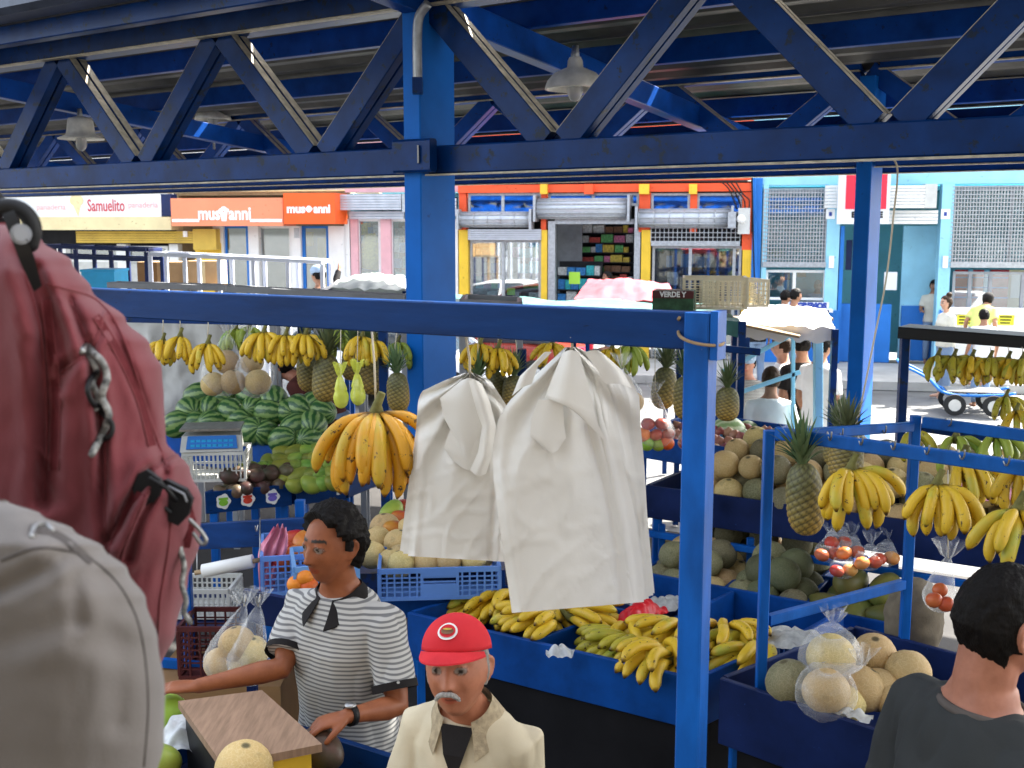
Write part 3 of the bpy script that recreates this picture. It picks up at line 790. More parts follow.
        foot = pts[-1]; body.tube([foot+V((0,-.03,-.05))*k, foot+V((0,.06,-.055))*k, foot+V((s*.01,.17,-.065))*k], [.034*k,.036*k,.024*k], 12, flat=.9, roundends=True)
    me = remesh(body, vox, 3 if vox < .008 else 2)
    # colour by place on the body
    inv = HM.inverted(); cols = []
    sk = V(skin); lip = V((min(1, skin[0]*.95), skin[1]*.62, skin[2]*.62))
    for v in me.vertices:
        q = inv @ v.co; q = q/hk; c = sk
        if q.length < .16 and q.y > .03:
            ax = abs(q.x); e = math.hypot(ax-.031, (q.z-.003)*1.5)
            if e < .0135: 
                c = V((.24,.20,.17)); g = math.hypot(ax-.031-(.0 if q.x > 0 else .0), (q.z-.0035))
                if g < .0058: c = V((.02,.012,.008))
            elif e < .0165: c = sk*.45
            if abs(q.z-.030+.25*(ax-.03)**2*20) < .0052 and .010 < ax < .050: c = V(P.get('brow', (.02,.015,.012)))
            if ax < .024 and abs(q.z+.067) < .0095*(1-(ax/.026)**2)+.001: c = lip
            if ax < .021 and abs(q.z+.067) < .0014: c = lip*.35
            if abs(ax-.008) < .0045 and abs(q.z+.044) < .003 and q.y > .09: c = sk*.25
            if beard and q.z < -.03 and e > .02 and c is sk:
                f = beard*min(1, max(0, (-q.z-.03)/.02)); c = sk*(1-f)+V((.06,.05,.045))*f
        cols += [c.x, c.y, c.z, 1]
    a = me.attributes.new('col', 'FLOAT_COLOR', 'POINT'); a.data.foreach_set('color', cols)
    me.materials.clear(); me.materials.append(mt['skin'])
    inst('body', me, root)
    # trousers
    tr = MB()
    for path, rr in lg: tr.tube([q for q in path], [(q+.014)*k for q in rr], 14, roundends=False)
    tr.rings([[V(q)*k for q in ringz((0,0,z), rx*bw+.012, ry*bw+.012)] for z, rx, ry in ((.84,.15,.105),(.95,.16,.112),(1.02,.150,.108))])
    inst('trousers', remesh_named(tr, max(vox, .009), 3, 'trousers', mt[legs]), root)
    # shirt
    tb = MB(); lo = .90 if not P.get('tucked') else .95
    rws = []
    for z, rx, ry, oy in [(.88,.165,.12,0)]+[t for t in tors if .9 < t[0] < 1.46]:
        i_ = .020 if z < 1.35 else .014
        rws.append([up(q) for q in ringz((0, oy, z), rx*bw+i_, ry*bw+i_, 30)])
    tb.rings(rws)
    neckring = [up(q) for q in ringz((0, 0, 1.462), .078*bw+.006, .068*bw+.006, 30)]; tb.rings([rws[-1], neckring])
    for key in ('ra', 'la'):
        S, E, W = arms[key]; s = 1 if key == 'ra' else -1
        path = [up((s*sh*.5, 0, 1.39)), S, S.lerp(E, .35), S.lerp(E, .75)]; rr = [.068,.070,.064,.062]
        if sleeve > .6: path += [E, E.lerp(W, .3), E.lerp(W, .80), E.lerp(W, .93)]; rr += [.056,.055,.042,.040]
        else: path[-1] = S.lerp(E, sleeve*1.45); rr[-1] = .066
        tb.tube(path, [q*k*bw for q in rr], 16)
    sm = remesh_named(tb, vox, 10 if vox < .008 else 4, 'shirt', mt[top[1]])
    if fold:
        nv_ = len(sm.vertices); nb_ = [0.0]*(nv_*3); cb_ = [0.0]*(nv_*3)
        sm.vertices.foreach_get('normal', nb_); sm.vertices.foreach_get('co', cb_)
        for vi in range(nv_):
            v = VV(); v.co = V(cb_[vi*3:vi*3+3]); v.normal = V(nb_[vi*3:vi*3+3])
            n1 = noise.noise(V((v.co.x*9, v.co.y*9, v.co.z*5))+V((len(label),0,0))); n2 = noise.noise(V((v.co.x*22, v.co.y*22, v.co.z*9)))
            v.co += v.normal*(abs(n1)*2-.2)*fold+v.normal*n2*fold*.4; cb_[vi*3:vi*3+3] = v.co
        sm.vertices.foreach_set('co', cb_); sm.update()
    inst(top[0], sm, root)
    # hair
    if hair:
        hb = MB(); rnd = random.Random(5)
        fn = hairfn or (lambda d: 1 if (d.z > .42 or (d.y < .25 and d.z > -.1) or (d.y < -.2 and d.z > -.42)) else 0)
        def hf(d):
            m_ = fn(d); b0 = head_fn(V((d.x, min(d.y, .9), d.z)) if m_ else d, hk)
            nrm = d.normalized()
            g = hairvol*(1+.35*noise.noise(d*5)+.16*noise.noise(d*15)+.10*noise.noise(d*34))*(1+.45*max(0,-d.y)+.25*max(0,d.z))
            return b0+nrm*(g if m_ else -.008)
        hb.ball((0,0,0), 1, *((150, 130) if vox < .008 else (60, 54)), hf); o2 = MB(); o2.merge(hb, HM)
        inst('hair', o2.mesh('hair', mt[hair]), root)
    root['_'] = 0; del root['_']
    return root, HM, hk, up, arms
def remesh_named(mb, vox, smooth, name, mat):
    me = remesh(mb, vox, smooth); me.name = name; me.materials.clear(); me.materials.append(mat); return me
def cloth(name, c, var=.12, bump=.25, bs=300): return M(name, c, .85, var=var, scale=7, bump=bump, bscale=bs, spec=.2)
mt['cwhite'] = cloth('white cloth', (.72,.72,.70)); mt['cgrey'] = cloth('charcoal knit', (.036,.039,.039)); mt['cbeige'] = cloth('cream jacket cloth', (.62,.54,.38))
mt['clight'] = cloth('pale beige cloth', (.62,.60,.50)); mt['cyell'] = cloth('yellow green cloth', (.55,.60,.18)); mt['cblue'] = cloth('grey blue cloth', (.30,.40,.52))
mt['cbrown'] = cloth('dark red brown cloth', (.10,.03,.025)); mt['cblack'] = cloth('black cloth', (.015,.013,.013)); mt['darktrouser'] = cloth('dark trousers', (.03,.035,.05))
mt['jeans'] = cloth('pale jeans', (.20,.28,.40)); mt['cred'] = cloth('red cap cloth', (.62,.03,.04)); mt['cgr'] = cloth('grey shirt cloth', (.30,.32,.33))
def stripemat():
    m, nt, b = newmat('striped knit'); tc = nt.nodes.new('ShaderNodeTexCoord'); sx = nt.nodes.new('ShaderNodeSeparateXYZ')
    nt.links.new(tc.outputs['Object'], sx.inputs[0]); n = noisef(nt, coords(nt, False), 5, 2)
    z = math_(nt, 'MULTIPLY_ADD', n, .016, sx.outputs['Z']); fr = math_(nt, 'FRACT', math_(nt, 'MULTIPLY', z, 74))
    out = ramp(nt, fr, [(.0, (.48,.47,.44)), (.45, (.48,.47,.44)), (.58, (.16,.16,.16)), (.90, (.16,.16,.16)), (1, (.48,.47,.44))])
    nt.links.new(out, b.inputs['Base Color']); b.inputs['Roughness'].default_value = .9; bumpn(nt, b, noisef(nt, coords(nt, False), 300, 3), .3, .001); return m
mt['stripe'] = stripemat()
# ================================================================== SETTING
FP = V((7.0, 21.6, 0)); FT = V((1, -.2, 0)).normalized(); FN = V((-.2, -1, 0)).normalized()   # facade plane; FN towards market
STREETZ = -.30
def sheet(name, pts, z, mat, thick=.0, kind='structure'):
    mb = MB(); mb.add([(p[0], p[1], z) for p in pts], [tuple(range(len(pts)))])
    return tag(mb.build(name, mt[mat]), kind=kind)
def fpt(u, n, z): return FP+FT*u+FN*n+V((0,0,z))
sheet('ground', [(-300,-300),(300,-300),(300,300),(-300,300)], STREETZ-.02, 'asphalt')
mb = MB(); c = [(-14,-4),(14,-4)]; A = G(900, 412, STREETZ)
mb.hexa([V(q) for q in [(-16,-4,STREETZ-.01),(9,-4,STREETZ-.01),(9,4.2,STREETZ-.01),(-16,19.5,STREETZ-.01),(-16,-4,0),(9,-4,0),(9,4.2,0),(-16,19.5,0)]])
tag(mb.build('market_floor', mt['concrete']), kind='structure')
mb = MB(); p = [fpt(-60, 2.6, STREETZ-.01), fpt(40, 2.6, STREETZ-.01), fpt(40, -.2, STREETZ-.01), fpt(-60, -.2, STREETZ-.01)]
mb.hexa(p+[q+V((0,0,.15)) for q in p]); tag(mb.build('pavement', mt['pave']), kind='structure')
# ================================================================== MARKET SHED
D = V((-.826, .563, 0)).normalized(); E = V((.563, .826, 0)).normalized()
C1 = V((-.44, 6.0, 0)); C2 = V((2.555, 8.0, 0))
def L_(r, e, z, o=C1): return o-D*r+E*e+V((0,0,z))     # r to the right along the truss
def column(o, label, hgt, wd, wt, mat='bluecol'):
    root = empty('steel_column', o, math.atan2(-D.y, -D.x), label, 'column', 'steel columns of the market shed')
    mb = MB(); mb.bar((0,0,0), (0,0,hgt), wd, wt, up=(0,1,0), bev=.006); sh_ = mb.build('shaft', mt[mat], root)
    mb = MB(); mb.box((-wd/2-.06,-wt/2-.06,0), (wd/2+.06,wt/2+.06,.015)); mb.build('base_plate', mt['bluesteel'], root)
    return root
col1 = column(C1, 'thick blue steel column left of the hanging white bags', 3.62, .115, .30)
col2 = column(C2, 'blue steel column standing before the light blue shop doorway', 3.55, .11, .27)
# second-row column far right hidden behind the truss, carried for the roof
def truss(o, r0, r1, zb, zt, w_, label, phase, sm='bluesteel', group='blue steel roof trusses', pitch=1.6, dual=True, skipcol=None):
    root = empty('roof_truss', o, 0, label, 'truss', group)
    segs = [(r0, r1)] if skipcol is None else [(r0, -skipcol), (skipcol, r1)]
    for a, b_ in segs:
        for z, hh in ((zb+.073, .145), (zt-.06, .12)):
            mb = MB(); mb.bar(L_(a, 0, z, o), L_(b_, 0, z, o), .20, hh, bev=.008); mb.build('chord', mt[sm], root, world=True)
            mb = MB(); mb.bar(L_(a, -.105, z-hh/2-.006, o), L_(b_, -.105, z-hh/2-.006, o), .05, .008); mb.build('lit_flange_edge', mt['litface'], root, world=True)
    k = math.floor((r0-phase)/pitch)
    while phase+k*pitch < r1:
        b0 = phase+k*pitch
        for s in (-1, 1):
            t0 = b0+s*pitch/2; a = L_(b0+s*.06, 0, zb+.14, o); b_ = L_(t0-s*.04, 0, zt-.12, o)
            if b0+s*.5 < r0 or b0+s*.5 > r1: continue
            nrm = (b_-a).normalized().cross(E).normalized(); nrm = nrm if nrm.z > 0 else -nrm
            br = MB(); br.bar(a-E*.036, b_-E*.036, .062, .130, up=nrm, bev=.004); br.bar(a+E*.036, b_+E*.036, .062, .130, up=nrm, bev=.004)
            p_ = br.build('brace', mt[sm], root, world=True)
            fb = MB()
            for oo in (-.036, .036): fb.bar(a+E*oo+nrm*.067, b_+E*oo+nrm*.067, .050, .003, up=nrm)
            me_o = inst('lit_top_face', fb.mesh('lit_top_face', mt['litface'], root.location), p_)
        k += 1
    return root
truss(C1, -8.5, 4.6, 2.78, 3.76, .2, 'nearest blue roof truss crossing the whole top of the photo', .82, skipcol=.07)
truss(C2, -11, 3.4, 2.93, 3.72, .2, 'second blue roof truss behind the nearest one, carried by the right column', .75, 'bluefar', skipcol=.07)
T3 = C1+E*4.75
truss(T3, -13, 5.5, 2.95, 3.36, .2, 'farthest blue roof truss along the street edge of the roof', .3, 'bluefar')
# gusset box and conduit on the near column
root = empty('conduit_pipe', L_(.14, -.17, 2.75), 0, 'grey conduit pipe bending down the near steel column', 'pipe')
mb = MB(); mb.tube(cr([L_(.16,-.20,3.62), L_(.10,-.20,3.56), L_(.085,-.20,3.45), L_(.085,-.20,3.22)], 5), .024, 10); mb.build('pipe', mt['galv'], root, world=True)
mb = MB(); mb.bar(L_(.085,-.20,3.26), L_(.085,-.20,3.18), .07, .05); mb.build('clamp', mt['bluesteel'], root, world=True)
root = empty('gusset_box', L_(.0, -.2, 2.78), 0, 'dark bracket box bolted on the near column at truss height', 'bracket')
mb = MB(); mb.bar(L_(-.08,-.185,2.87), L_(.17,-.185,2.87), .06, .17, bev=.012); mb.build('bracket_plate', mt['bluesteel'], root, world=True)
mb = MB(); mb.bar(L_(.10,-.222,2.83), L_(.10,-.222,2.92), .02, .008); mb.build('label_plate', mt['galv'], root, world=True)
# roof
roof = empty('market_roof', L_(0, 0, 3.3), 0, 'dark corrugated tin roof over the market on blue purlins', 'roof')
def rz_(e): return 3.92-.09*e
RA, RB, E0, E1 = -14, 6.2, -1.15, 5.0
mb = MB(); n = 260; vs = []
for i in range(n+1):
    r = RA+(RB-RA)*i/n
    z = .018*math.sin(i*math.pi/2*1.0)+(.012 if i % 4 < 2 else -.012)
    vs += [L_(r, E0, rz_(E0)+z), L_(r, E1, rz_(E1)+z)]
# corrugation runs across the slope, so bands read parallel to the truss
mb = MB(); ne = 96; vs = []
for j in range(ne+1):
    e = E0+(E1-E0)*j/ne; z = rz_(e)+(.022 if j % 4 < 2 else -.010); vs += [L_(RA, e, z), L_(RB, e, z)]
mb.add(vs, [(2*j, 2*j+1, 2*j+3, 2*j+2) for j in range(ne) if j not in (22, 60)]); mb.build('tin_sheet', mt['rooftin'], roof, world=True)
for e in (-.75, .9, 2.0, 3.9, 4.9):
    mb = MB(); mb.bar(L_(RA, e, rz_(e)-.10), L_(RB, e, rz_(e)-.10), .07, .15, bev=.005); mb.build('purlin', mt['bluefar'], roof, world=True)
for r in (-9.6, -4.8, 0, 4.8):
    mb = MB(); mb.bar(L_(r, E0+.12, rz_(E0)-.26), L_(r, E1-.45, rz_(E1)-.24), .10, .16, bev=.005); mb.build('rafter', mt['bluefar'], roof, world=True)
mb = MB(); mb.bar(L_(RA, E0-.06, 3.70), L_(RB, E0-.06, 3.70), .20, .20, bev=.03); mb.build('gutter', mt['gutter'], roof, world=True)
mb = MB(); mb.bar(L_(RA, E0+.11, 3.56), L_(RB, E0+.11, 3.56), .08, .10, bev=.006); mb.build('eave_beam', mt['bluesteel'], roof, world=True)
# lamps
def bell_lamp(px, py, Y, s, label, style=0, top=3.45):
    c_ = at(px, py, Y); root = empty('pendant_lamp', c_, 0, label, 'lamp', 'bell lamps under the market roof')
    if style == 0: prof = [(.035,.17),(.045,.15),(.05,.11),(.13,.075),(.17,.03),(.18,0),(.185,-.02),(.17,-.022),(.15,.02),(.05,.08)]
    else: prof = [(.03,.17),(.10,.155),(.11,.13),(.12,.05),(.13,.01),(.20,-.02),(.20,-.03),(.11,.0),(.10,.12)]
    mb = MB(); mb.rings([[(r*s*math.cos(a), r*s*math.sin(a), z*s) for a in [2*math.pi*i/28 for i in range(28)]] for r, z in prof], caps=False)
    mb.build('lamp_shade', mt['lampm'], root)
    mb = MB(); mb.tube([(0,0,.15*s),(0,0,.24*s),(0,0,top-c_.z)], [.03*s,.02*s,.012*s], 10); mb.build('stem', mt['galv'], root)
    mb = MB(); mb.ball((0,0,-.02*s if style == 0 else -.06*s), (.05*s,.05*s,.075*s), 14, 10); mb.build('bulb', mt['bulb'], root)
    return root
mt['lampm'] = M('brushed lamp shade metal', (.80,.77,.68), .4, 0, var=.25, scale=12)
m_, nt_m, b_m = newmat('clear bulb glass'); b_m.inputs['Base Color'].default_value = (.55,.55,.55,1); b_m.inputs['Roughness'].default_value = .08; b_m.inputs['Alpha'].default_value = .55; mt['bulb'] = m_
bell_lamp(575, 86, 6.7, .97, 'grey bell lamp hanging right of the near column', 0, 3.5)
bell_lamp(81, 136, 9.6, .95, 'bell lamp with bare bulb hanging at the far left', 1, 3.4)
bell_lamp(213, 118, 11.5, 1.0, 'dim bell lamp hanging second from left behind the truss', 0, 3.3)
root = empty('rope', L_(2.5,-.12,1.6), 0, 'thin pale cord tied to the truss, trailing past the right column', 'cord')
mb = MB(); mb.tube(cr([at(884,124,4.75), at(880,150,4.72), at(897,166,4.75), at(893,220,4.8), at(886,280,4.85), at(876,330,4.9), at(862,400,4.95), at(856,424,5.0)], 6), .0045, 6)
mb.build('cord', mt['rope'], root, world=True)
# ================================================================== NEAR FRAME (post, beam, bags)
PB = at(701, 331, 2.2); BD = V((-1.5, .86, 0)).normalized(); BN = V((-BD.y, BD.x, 0))
fr = empty('market_stall', (PB.x, PB.y, 0), 0, 'blue wooden post and long beam in front, bags hang from it', 'stall frame')
BZ = at(690, 331, 2.2).z
mb = MB(); mb.bar((PB.x, PB.y, 0), (PB.x, PB.y, BZ+.038), .052, .056, up=(-BN.x,-BN.y,0), bev=.003); mb.build('post', mt['bluewood'], fr, world=True)
bz = V((0,0,BZ)); bl = PB+BD*3.6; bl.z = BZ
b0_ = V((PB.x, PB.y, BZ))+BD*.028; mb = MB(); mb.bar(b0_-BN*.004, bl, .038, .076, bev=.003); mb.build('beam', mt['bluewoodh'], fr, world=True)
mb = MB(); q = V((PB.x, PB.y, 0))-BD*.036+BN*.0; mb.bar(q+V((0,0,BZ-.055)), q+V((0,0,BZ+.042)), .016, .05, up=(-BN.x,-BN.y,0)); mb.build('bracket_stub', mt['bluewood'], fr, world=True)
mb = MB(); pp = V((PB.x, PB.y, BZ)); mb.tube([pp+V((.0,0,0))+BD*(.045*math.cos(a)+.0)+BN*(.045*math.sin(a))+V((0,0,-.035*math.sin(a*.5+.2)+.01)) for a in [i*math.pi*2.2/30 for i in range(31)]], .0035, 6); mb.build('wire_loop', mt['plank'], fr, world=True)
mt['bagpaper'] = M('matt off white plastic', (.82,.80,.745), .45, var=.03, scale=5, bump=.4, bscale=34, spec=.4)
_n = mt['bagpaper'].node_tree; _b = _n.nodes['Principled BSDF']; _t = _n.nodes.new('ShaderNodeBsdfTranslucent'); _t.inputs[0].default_value = (.85,.84,.80,1)
_m = _n.nodes.new('ShaderNodeMixShader'); _m.inputs[0].default_value = .10; _n.links.new(_b.outputs[0], _m.inputs[1]); _n.links.new(_t.outputs[0], _m.inputs[2]); _n.links.new(_m.outputs[0], _n.nodes['Material Output'].inputs[0])
def hanging_bags(Y, outl, outr, top, label, nl, seed, flaps, tie, drift, inner=None):
    """stack of flat shopping bags. outl/outr: photo outline (px,py) top to bottom; real sheets with folds"""
    base = at(top[0], max(outl[-1][1], outr[-1][1]), Y); root = empty('hanging_bag_stack', base, 0, label, 'shopping bags', 'white shopping bags tied to the front beam')
    def interp(o, t):
        ys = [q[1] for q in o]; y = ys[0]+(ys[-1]-ys[0])*t
        for a, b_ in zip(o, o[1:]):
            if y <= b_[1]+1e-6: f = (y-a[1])/max(1e-6, b_[1]-a[1]); return a[0]+(b_[0]-a[0])*f, y
        return o[-1]
    NX, NY = 44, 60
    for L in range(nl):
        mb = MB(); rows = []
        for j in range(NY+1):
            t = j/NY; lx, ly = interp(outl, t); rx, ry = interp(outr, t); row = []
            if inner: f_ = (L/(nl-1))**.85; ax_, ay_ = interp(inner, t); rx = ax_+(rx-ax_)*f_; ry = ay_+(ry-ay_)*f_; lx -= 1.2*f_*math.sin(L*1.7)
            ex = drift*L*(.25+.75*t)
            lyr = math.sin(L*2.1)*2
            for i in range(NX+1):
                s = i/NX; px = lx+(rx-lx)*s; py = ly+(ry-ly)*s
                px += (abs(ex)*(s**3 if drift > 0 else -(1-s)**3)); py += -abs(lyr)*t*.8-L*.8*t
                rad = math.atan2(px-top[0], max(6, py-top[1])); dist = math.hypot(px-top[0], py-top[1])
                f = .020*math.exp(-dist/90)*math.sin(rad*16+seed)+.006*math.sin(rad*5+seed*2)*min(1, dist/80)
                f += .006*noise.noise(V((px/42, py/60, seed)))+.0015*noise.noise(V((px/12, py/26, seed+3)))
                f += .0042*max(0, 1-abs(noise.noise(V((px/34+py/70, py/46, seed+9))))*9)+.003*max(0, 1-abs(noise.noise(V((px/50, py/22+px/60, seed+5))))*8)
                # side gussets: vertical folds near the edges
                f += .010*math.exp(-((s-.90)/.03)**2)-.006*math.exp(-((s-.82)/.03)**2)+.006*math.exp(-((s-.07)/.03)**2)*t
                dep = -.016*math.sin(math.pi*s)*(.4+.6*min(1, t*1.6))-f
                row.append(at(px, py, Y+L*(.0075 if inner else .0045)+dep*(1 if not inner else .6+.4*(1-s))+.012*t+.006*s*math.sin(L*2.3+t*3)))
            rows.append(row)
        mb.rings(rows, caps=False, smooth=True, closed=False)
        back = MB(); 
        mb.build('bag_sheet', mt['bagpaper'], root, world=True)
    for fl in flaps:
        mb = MB(); pts = [[at(q[0], q[1], Y-q[2]) for q in r_] for r_ in fl]
        # refine by spline both ways
        rr = [cr(r_, 5) for r_ in pts]; colz = []
        for i in range(len(rr[0])):
            c0 = [r_[i] for r_ in rr]; colz.append([a_.lerp(b_, k_/5) for a_, b_ in zip(c0, c0[1:]) for k_ in range(5)]+[c0[-1]])
        mb.rings([[colz[i][j] for i in range(len(colz))] for j in range(len(colz[0]))], caps=False, closed=False)
        mb.build('handle_flap', mt['bagpaper'], root, world=True)
    mb = MB(); a = at(top[0], top[1]+6, Y-.01); b_ = at(tie[0], tie[1], Y-.03)
    mb.tube([a, a.lerp(b_, .5)+V((.004,0,0)), b_, b_+V((0,.05,.045))], .0028, 6); mb.build('string', mt['rope'], root, world=True)
    return root
hanging_bags(2.36, [(566,347),(540,372),(510,402),(499,420),(493,450),(494,480),(499,520),(505,565),(512,613)],
             [(576,347),(604,362),(628,377),(637,398),(638,430),(641,470),(643,520),(646,562),(649,600)], (570,347),
             'large stack of off white plastic shopping bags tied to front beam, right one', 8, 1.3,
             [[[(563,352,.040),(571,350,.05),(579,352,.045)], [(552,378,.040),(568,376,.06),(588,384,.05)], [(545,398,.035),(565,405,.062),(596,420,.04)], [(558,402,.03),(575,412,.05),(606,442,.02)]],
              [[(538,400,.034),(550,400,.038),(563,402,.034)], [(531,420,.028),(546,424,.034),(564,424,.028)], [(530,436,.024),(545,442,.030),(566,438,.024)], [(546,450,.020),(552,453,.026),(558,450,.020)]],
              [[(552,352,.034),(545,352,.04),(541,356,.03)], [(538,366,.036),(528,370,.045),(520,376,.03)], [(532,384,.03),(522,388,.036),(512,396,.026)]],
              [[(584,352,.030),(596,350,.034),(604,354,.02)], [(596,368,.030),(610,366,.036),(622,370,.02)], [(606,384,.026),(620,384,.03),(632,388,.015)]]],
             (571,338), .8, inner=[(572,347),(582,362),(592,384),(600,404),(609,436),(620,470),(631,512),(639,556),(644,602)])
hanging_bags(2.55, [(466,373),(448,380),(424,392),(421,402),(420,430),(416,470),(412,510),(408,556)],
             [(474,373),(490,380),(500,396),(510,412),(514,430),(513,470),(511,520),(508,562)], (470,374),
             'smaller stack of white shopping bags tied to front beam, left one', 6, 4.1,
             [[[(462,380,.036),(470,378,.045),(480,382,.036)], [(440,398,.036),(462,400,.050),(486,400,.040)], [(444,418,.030),(462,430,.045),(482,430,.035)], [(456,440,.030),(466,446,.040),(478,444,.030)], [(458,452,.028),(467,458,.036),(476,456,.026)]],
              [[(468,382,.044),(474,380,.055),(482,384,.044)], [(472,400,.044),(480,398,.058),(490,402,.044)], [(482,426,.040),(488,424,.050),(496,426,.036)], [(478,452,.036),(485,456,.048),(493,452,.034)], [(470,470,.03),(478,476,.036),(486,474,.026)]],
              [[(450,430,.028),(470,440,.036),(492,434,.026)], [(444,448,.026),(466,460,.034),(488,452,.024)], [(452,460,.022),(468,470,.03),(486,462,.02)]]],
             (466,338), -1.6)
# ================================================================== STALLS AND PRODUCE
NEAR = lambda p, x, y: V((p.x+x, p.y+y, p.z))
GB = 'banana hands on the near counter'
# --- B: near banana counter
bFL, bFR = G(409, 612, .85), V((.68, 3.88, .85)); off = V((.40, .37, 0)); bBL, bBR = bFL+off, bFR+off
bin_((bFL, bFR, bBR, bBL), .20, 'long blue counter full of bananas behind the front post', 'blue produce counters', dividers=(.46,), legs=True, shade_panel=True, mat='bluesteelB', cat='market counter')
def lerpq(q, u, v): return (q[0]*(1-u)+q[1]*u)*(1-v)+(q[3]*(1-u)+q[2]*u)*v
qb = (bFL, bFR, bBR, bBL)
items = [  # px, py, rz(deg, finger direction), n, pitch, kind
 (478,614,250,7,20,0,'on left end of near counter beside the blue crate'),(502,612,230,7,15,1,'second from left on near counter, half hidden by bag'),
 (526,629,225,9,22,0,'large spread hand in front of left half of near counter'),(552,624,270,7,12,2,'in the middle of left half of near counter'),
 (574,612,300,8,14,0,'behind the spread hand, under the big white bag'),(598,622,330,7,10,1,'right end of left half of near counter'),
 
 (606,653,215,10,24,0,'widest hand right of divider on near counter'),(634,645,260,8,18,1,'behind the widest hand right of the divider'),
 (661,641,235,9,20,0,'top hand of right heap on near counter'),(652,666,250,8,20,2,'curved hand in middle of right heap'),
 (676,664,290,8,20,0,'hand right against the front post, left side'),(640,663,200,6,20,1,'front edge hand left of the front post'),
 (668,671,230,7,22,0,'lowest hand just left of the front post'),(722,645,250,8,18,0,'hand just right of the front post, topmost'),
 (744,645,300,8,18,1,'hand under the pineapple rack, right of front post'),(730,658,220,7,22,2,'hand in front right corner of near counter'),
 (750,667,250,6,22,0,'lowest hand in right corner of near counter'),]
for i, (px, py, rz, n, pt, kd, lab) in enumerate(items):
    z = .80+.025*((i*7) % 3); p = G(px, py, z)
    dr = R(rz); p -= V((math.cos(dr), math.sin(dr), 0))*.115
    flat_hand(p, R(rz), 'yellow bananas, '+lab, GB, n=max(5, n-3), kind='dullbanana' if i in (6, 9, 15) else 'banana', seed=i, pitch=-4-(i*5) % 11, L=.225, rad=.0225)
# --- B2: wooden bin behind the banana counter with newspapers and a red bag
c0 = bBL+V((.03,.04,-.02)); c1 = bBR+V((.03,.04,-.02)); o2 = V((.36,.40,0))
c1 = G(716,615,.83).lerp(c1, 1)
bin_((c0, c1, c1+o2, c0+o2), .16, 'blue bin behind the bananas with newspapers and a red bag', 'blue produce counters', mat='bluesteelB', legs=True, shade_panel=True, dividers=(.62,), cat='market counter')
def crumple(name, mat, c_, rx, ry, h, label, cat, seed, n=26, group=None, rz=0, thick=False):
    mb = MB(); rows = []
    for j in range(n+1):
        row = []
        for i in range(n+1):
            x = (i/n*2-1)*rx; y = (j/n*2-1)*ry; q = noise.noise(V((x*11, y*11, seed)))
            row.append((x+.02*noise.noise(V((y*14, x*9, seed+4))), y+.02*noise.noise(V((x*13, y*14, seed+8))), h*max(0, math.cos(min(1, math.hypot(x/rx, y/ry))*1.57))*(1+.6*q)+.035*abs(noise.noise(V((x*26, y*26, seed+1))))))
        rows.append(row)
    mb.rings(rows, caps=False, closed=False)
    o = mb.build(name, mt[mat], None, loc=c_, rz=rz); return tag(o, label, cat, group)
crumple('newspaper', 'paper', G(662,606,.74), .13, .09, .03, 'open printed newspaper sheet lying beside a red plastic bag', 'newspaper', 2, rz=.5)
crumple('plastic_bag', 'redplastic', G(640,617,.84), .13, .045, .06, 'crumpled red plastic bag lying among the bananas', 'plastic bag', 5, rz=.7)
crumple('plastic_bag', 'filmwhite', G(560,655,.86), .05, .035, .03, 'small crumpled clear bag at the divider of the near counter', 'plastic bag', 9)
crumple('newspaper', 'paper', G(800,642,.86), .14, .10, .03, 'crumpled newspaper lying behind the melons in right bin', 'newspaper', 12, rz=-.4)
# --- C: right melon bin with rack
cFL, cFR, cBL, cBR = V((.73,3.65,.95)), V((1.55,2.86,.95)), V((1.35,4.15,.95)), V((2.1,3.42,.95))
bin_((cFL, cFR, cBR, cBL), .24, 'dark blue melon bin at the lower right behind the grey shirted man', 'blue produce counters', mat='bluedark', legs=True, shade_panel=True, cat='market counter')
def place(kind, name, cat, lst, group, rad, rndseed=3, scale=1, kindlist=None):
    rnd = random.Random(rndseed); out = []
    for it in lst:
        px, py, z, lab = it[:4]; sc_ = it[4] if len(it) > 4 else 1; kd = it[5] if len(it) > 5 else kind
        out.append(fruit(kd, G(px, py, z), rnd, name, cat, lab, group, scale*sc_))
    return out
GM = 'cantaloupe melons'
place('melon', 'melon', 'melon', [
 (790,683,.98,'large shaded grey green melon in left corner of right bin',1.06,'greymelon'),
 (831,657,1.06,'round cantaloupe in clear bag on top of right bin heap',1.05),
 (874,655,1.04,'bare tan cantaloupe right of the bagged top one',.98),
 (908,672,1.02,'cantaloupe with stem scar showing, right end near the man',1.0),
 (826,691,1.0,'cantaloupe in clear bag at front left of right bin',1.0),
 (862,689,.98,'yellowish cantaloupe in front middle of right bin',1.0),
 (878,690,.97,'orange tinted cantaloupe behind the man shoulder',.85),
 (892,700,.96,'low cantaloupe half hidden by the grey shoulder',.8),
 (846,703,.95,'half hidden cantaloupe lying on the newspaper edge',.85),
 (800,697,.93,'lowest cantaloupe peeking over the front board of right bin',.75),
 (853,676,.94,'cantaloupe under the clear bag in middle of right bin',.85)], 'melons heaped in the right bin', .078)
film_bag(G(831,659,1.06), .106, .104, G(833,622,1.12), 'clear bag knotted around the topmost melon of right bin', 'clear bags in the right bin')
film_bag(G(826,692,1.0), .100, .098, G(862,664,1.06), 'clear bag around the front left melon of right bin', 'clear bags in the right bin', seed=3)
crumple('newspaper', 'paper', G(842,712,.945), .10, .025, .015, 'newspaper edge sticking out under the melons of right bin', 'newspaper', 3, rz=-.75)
rk = empty('hanging_rack', (.86,3.60,.72), 0, 'blue wooden hanging rack with hooks above right melon bin', 'rack')
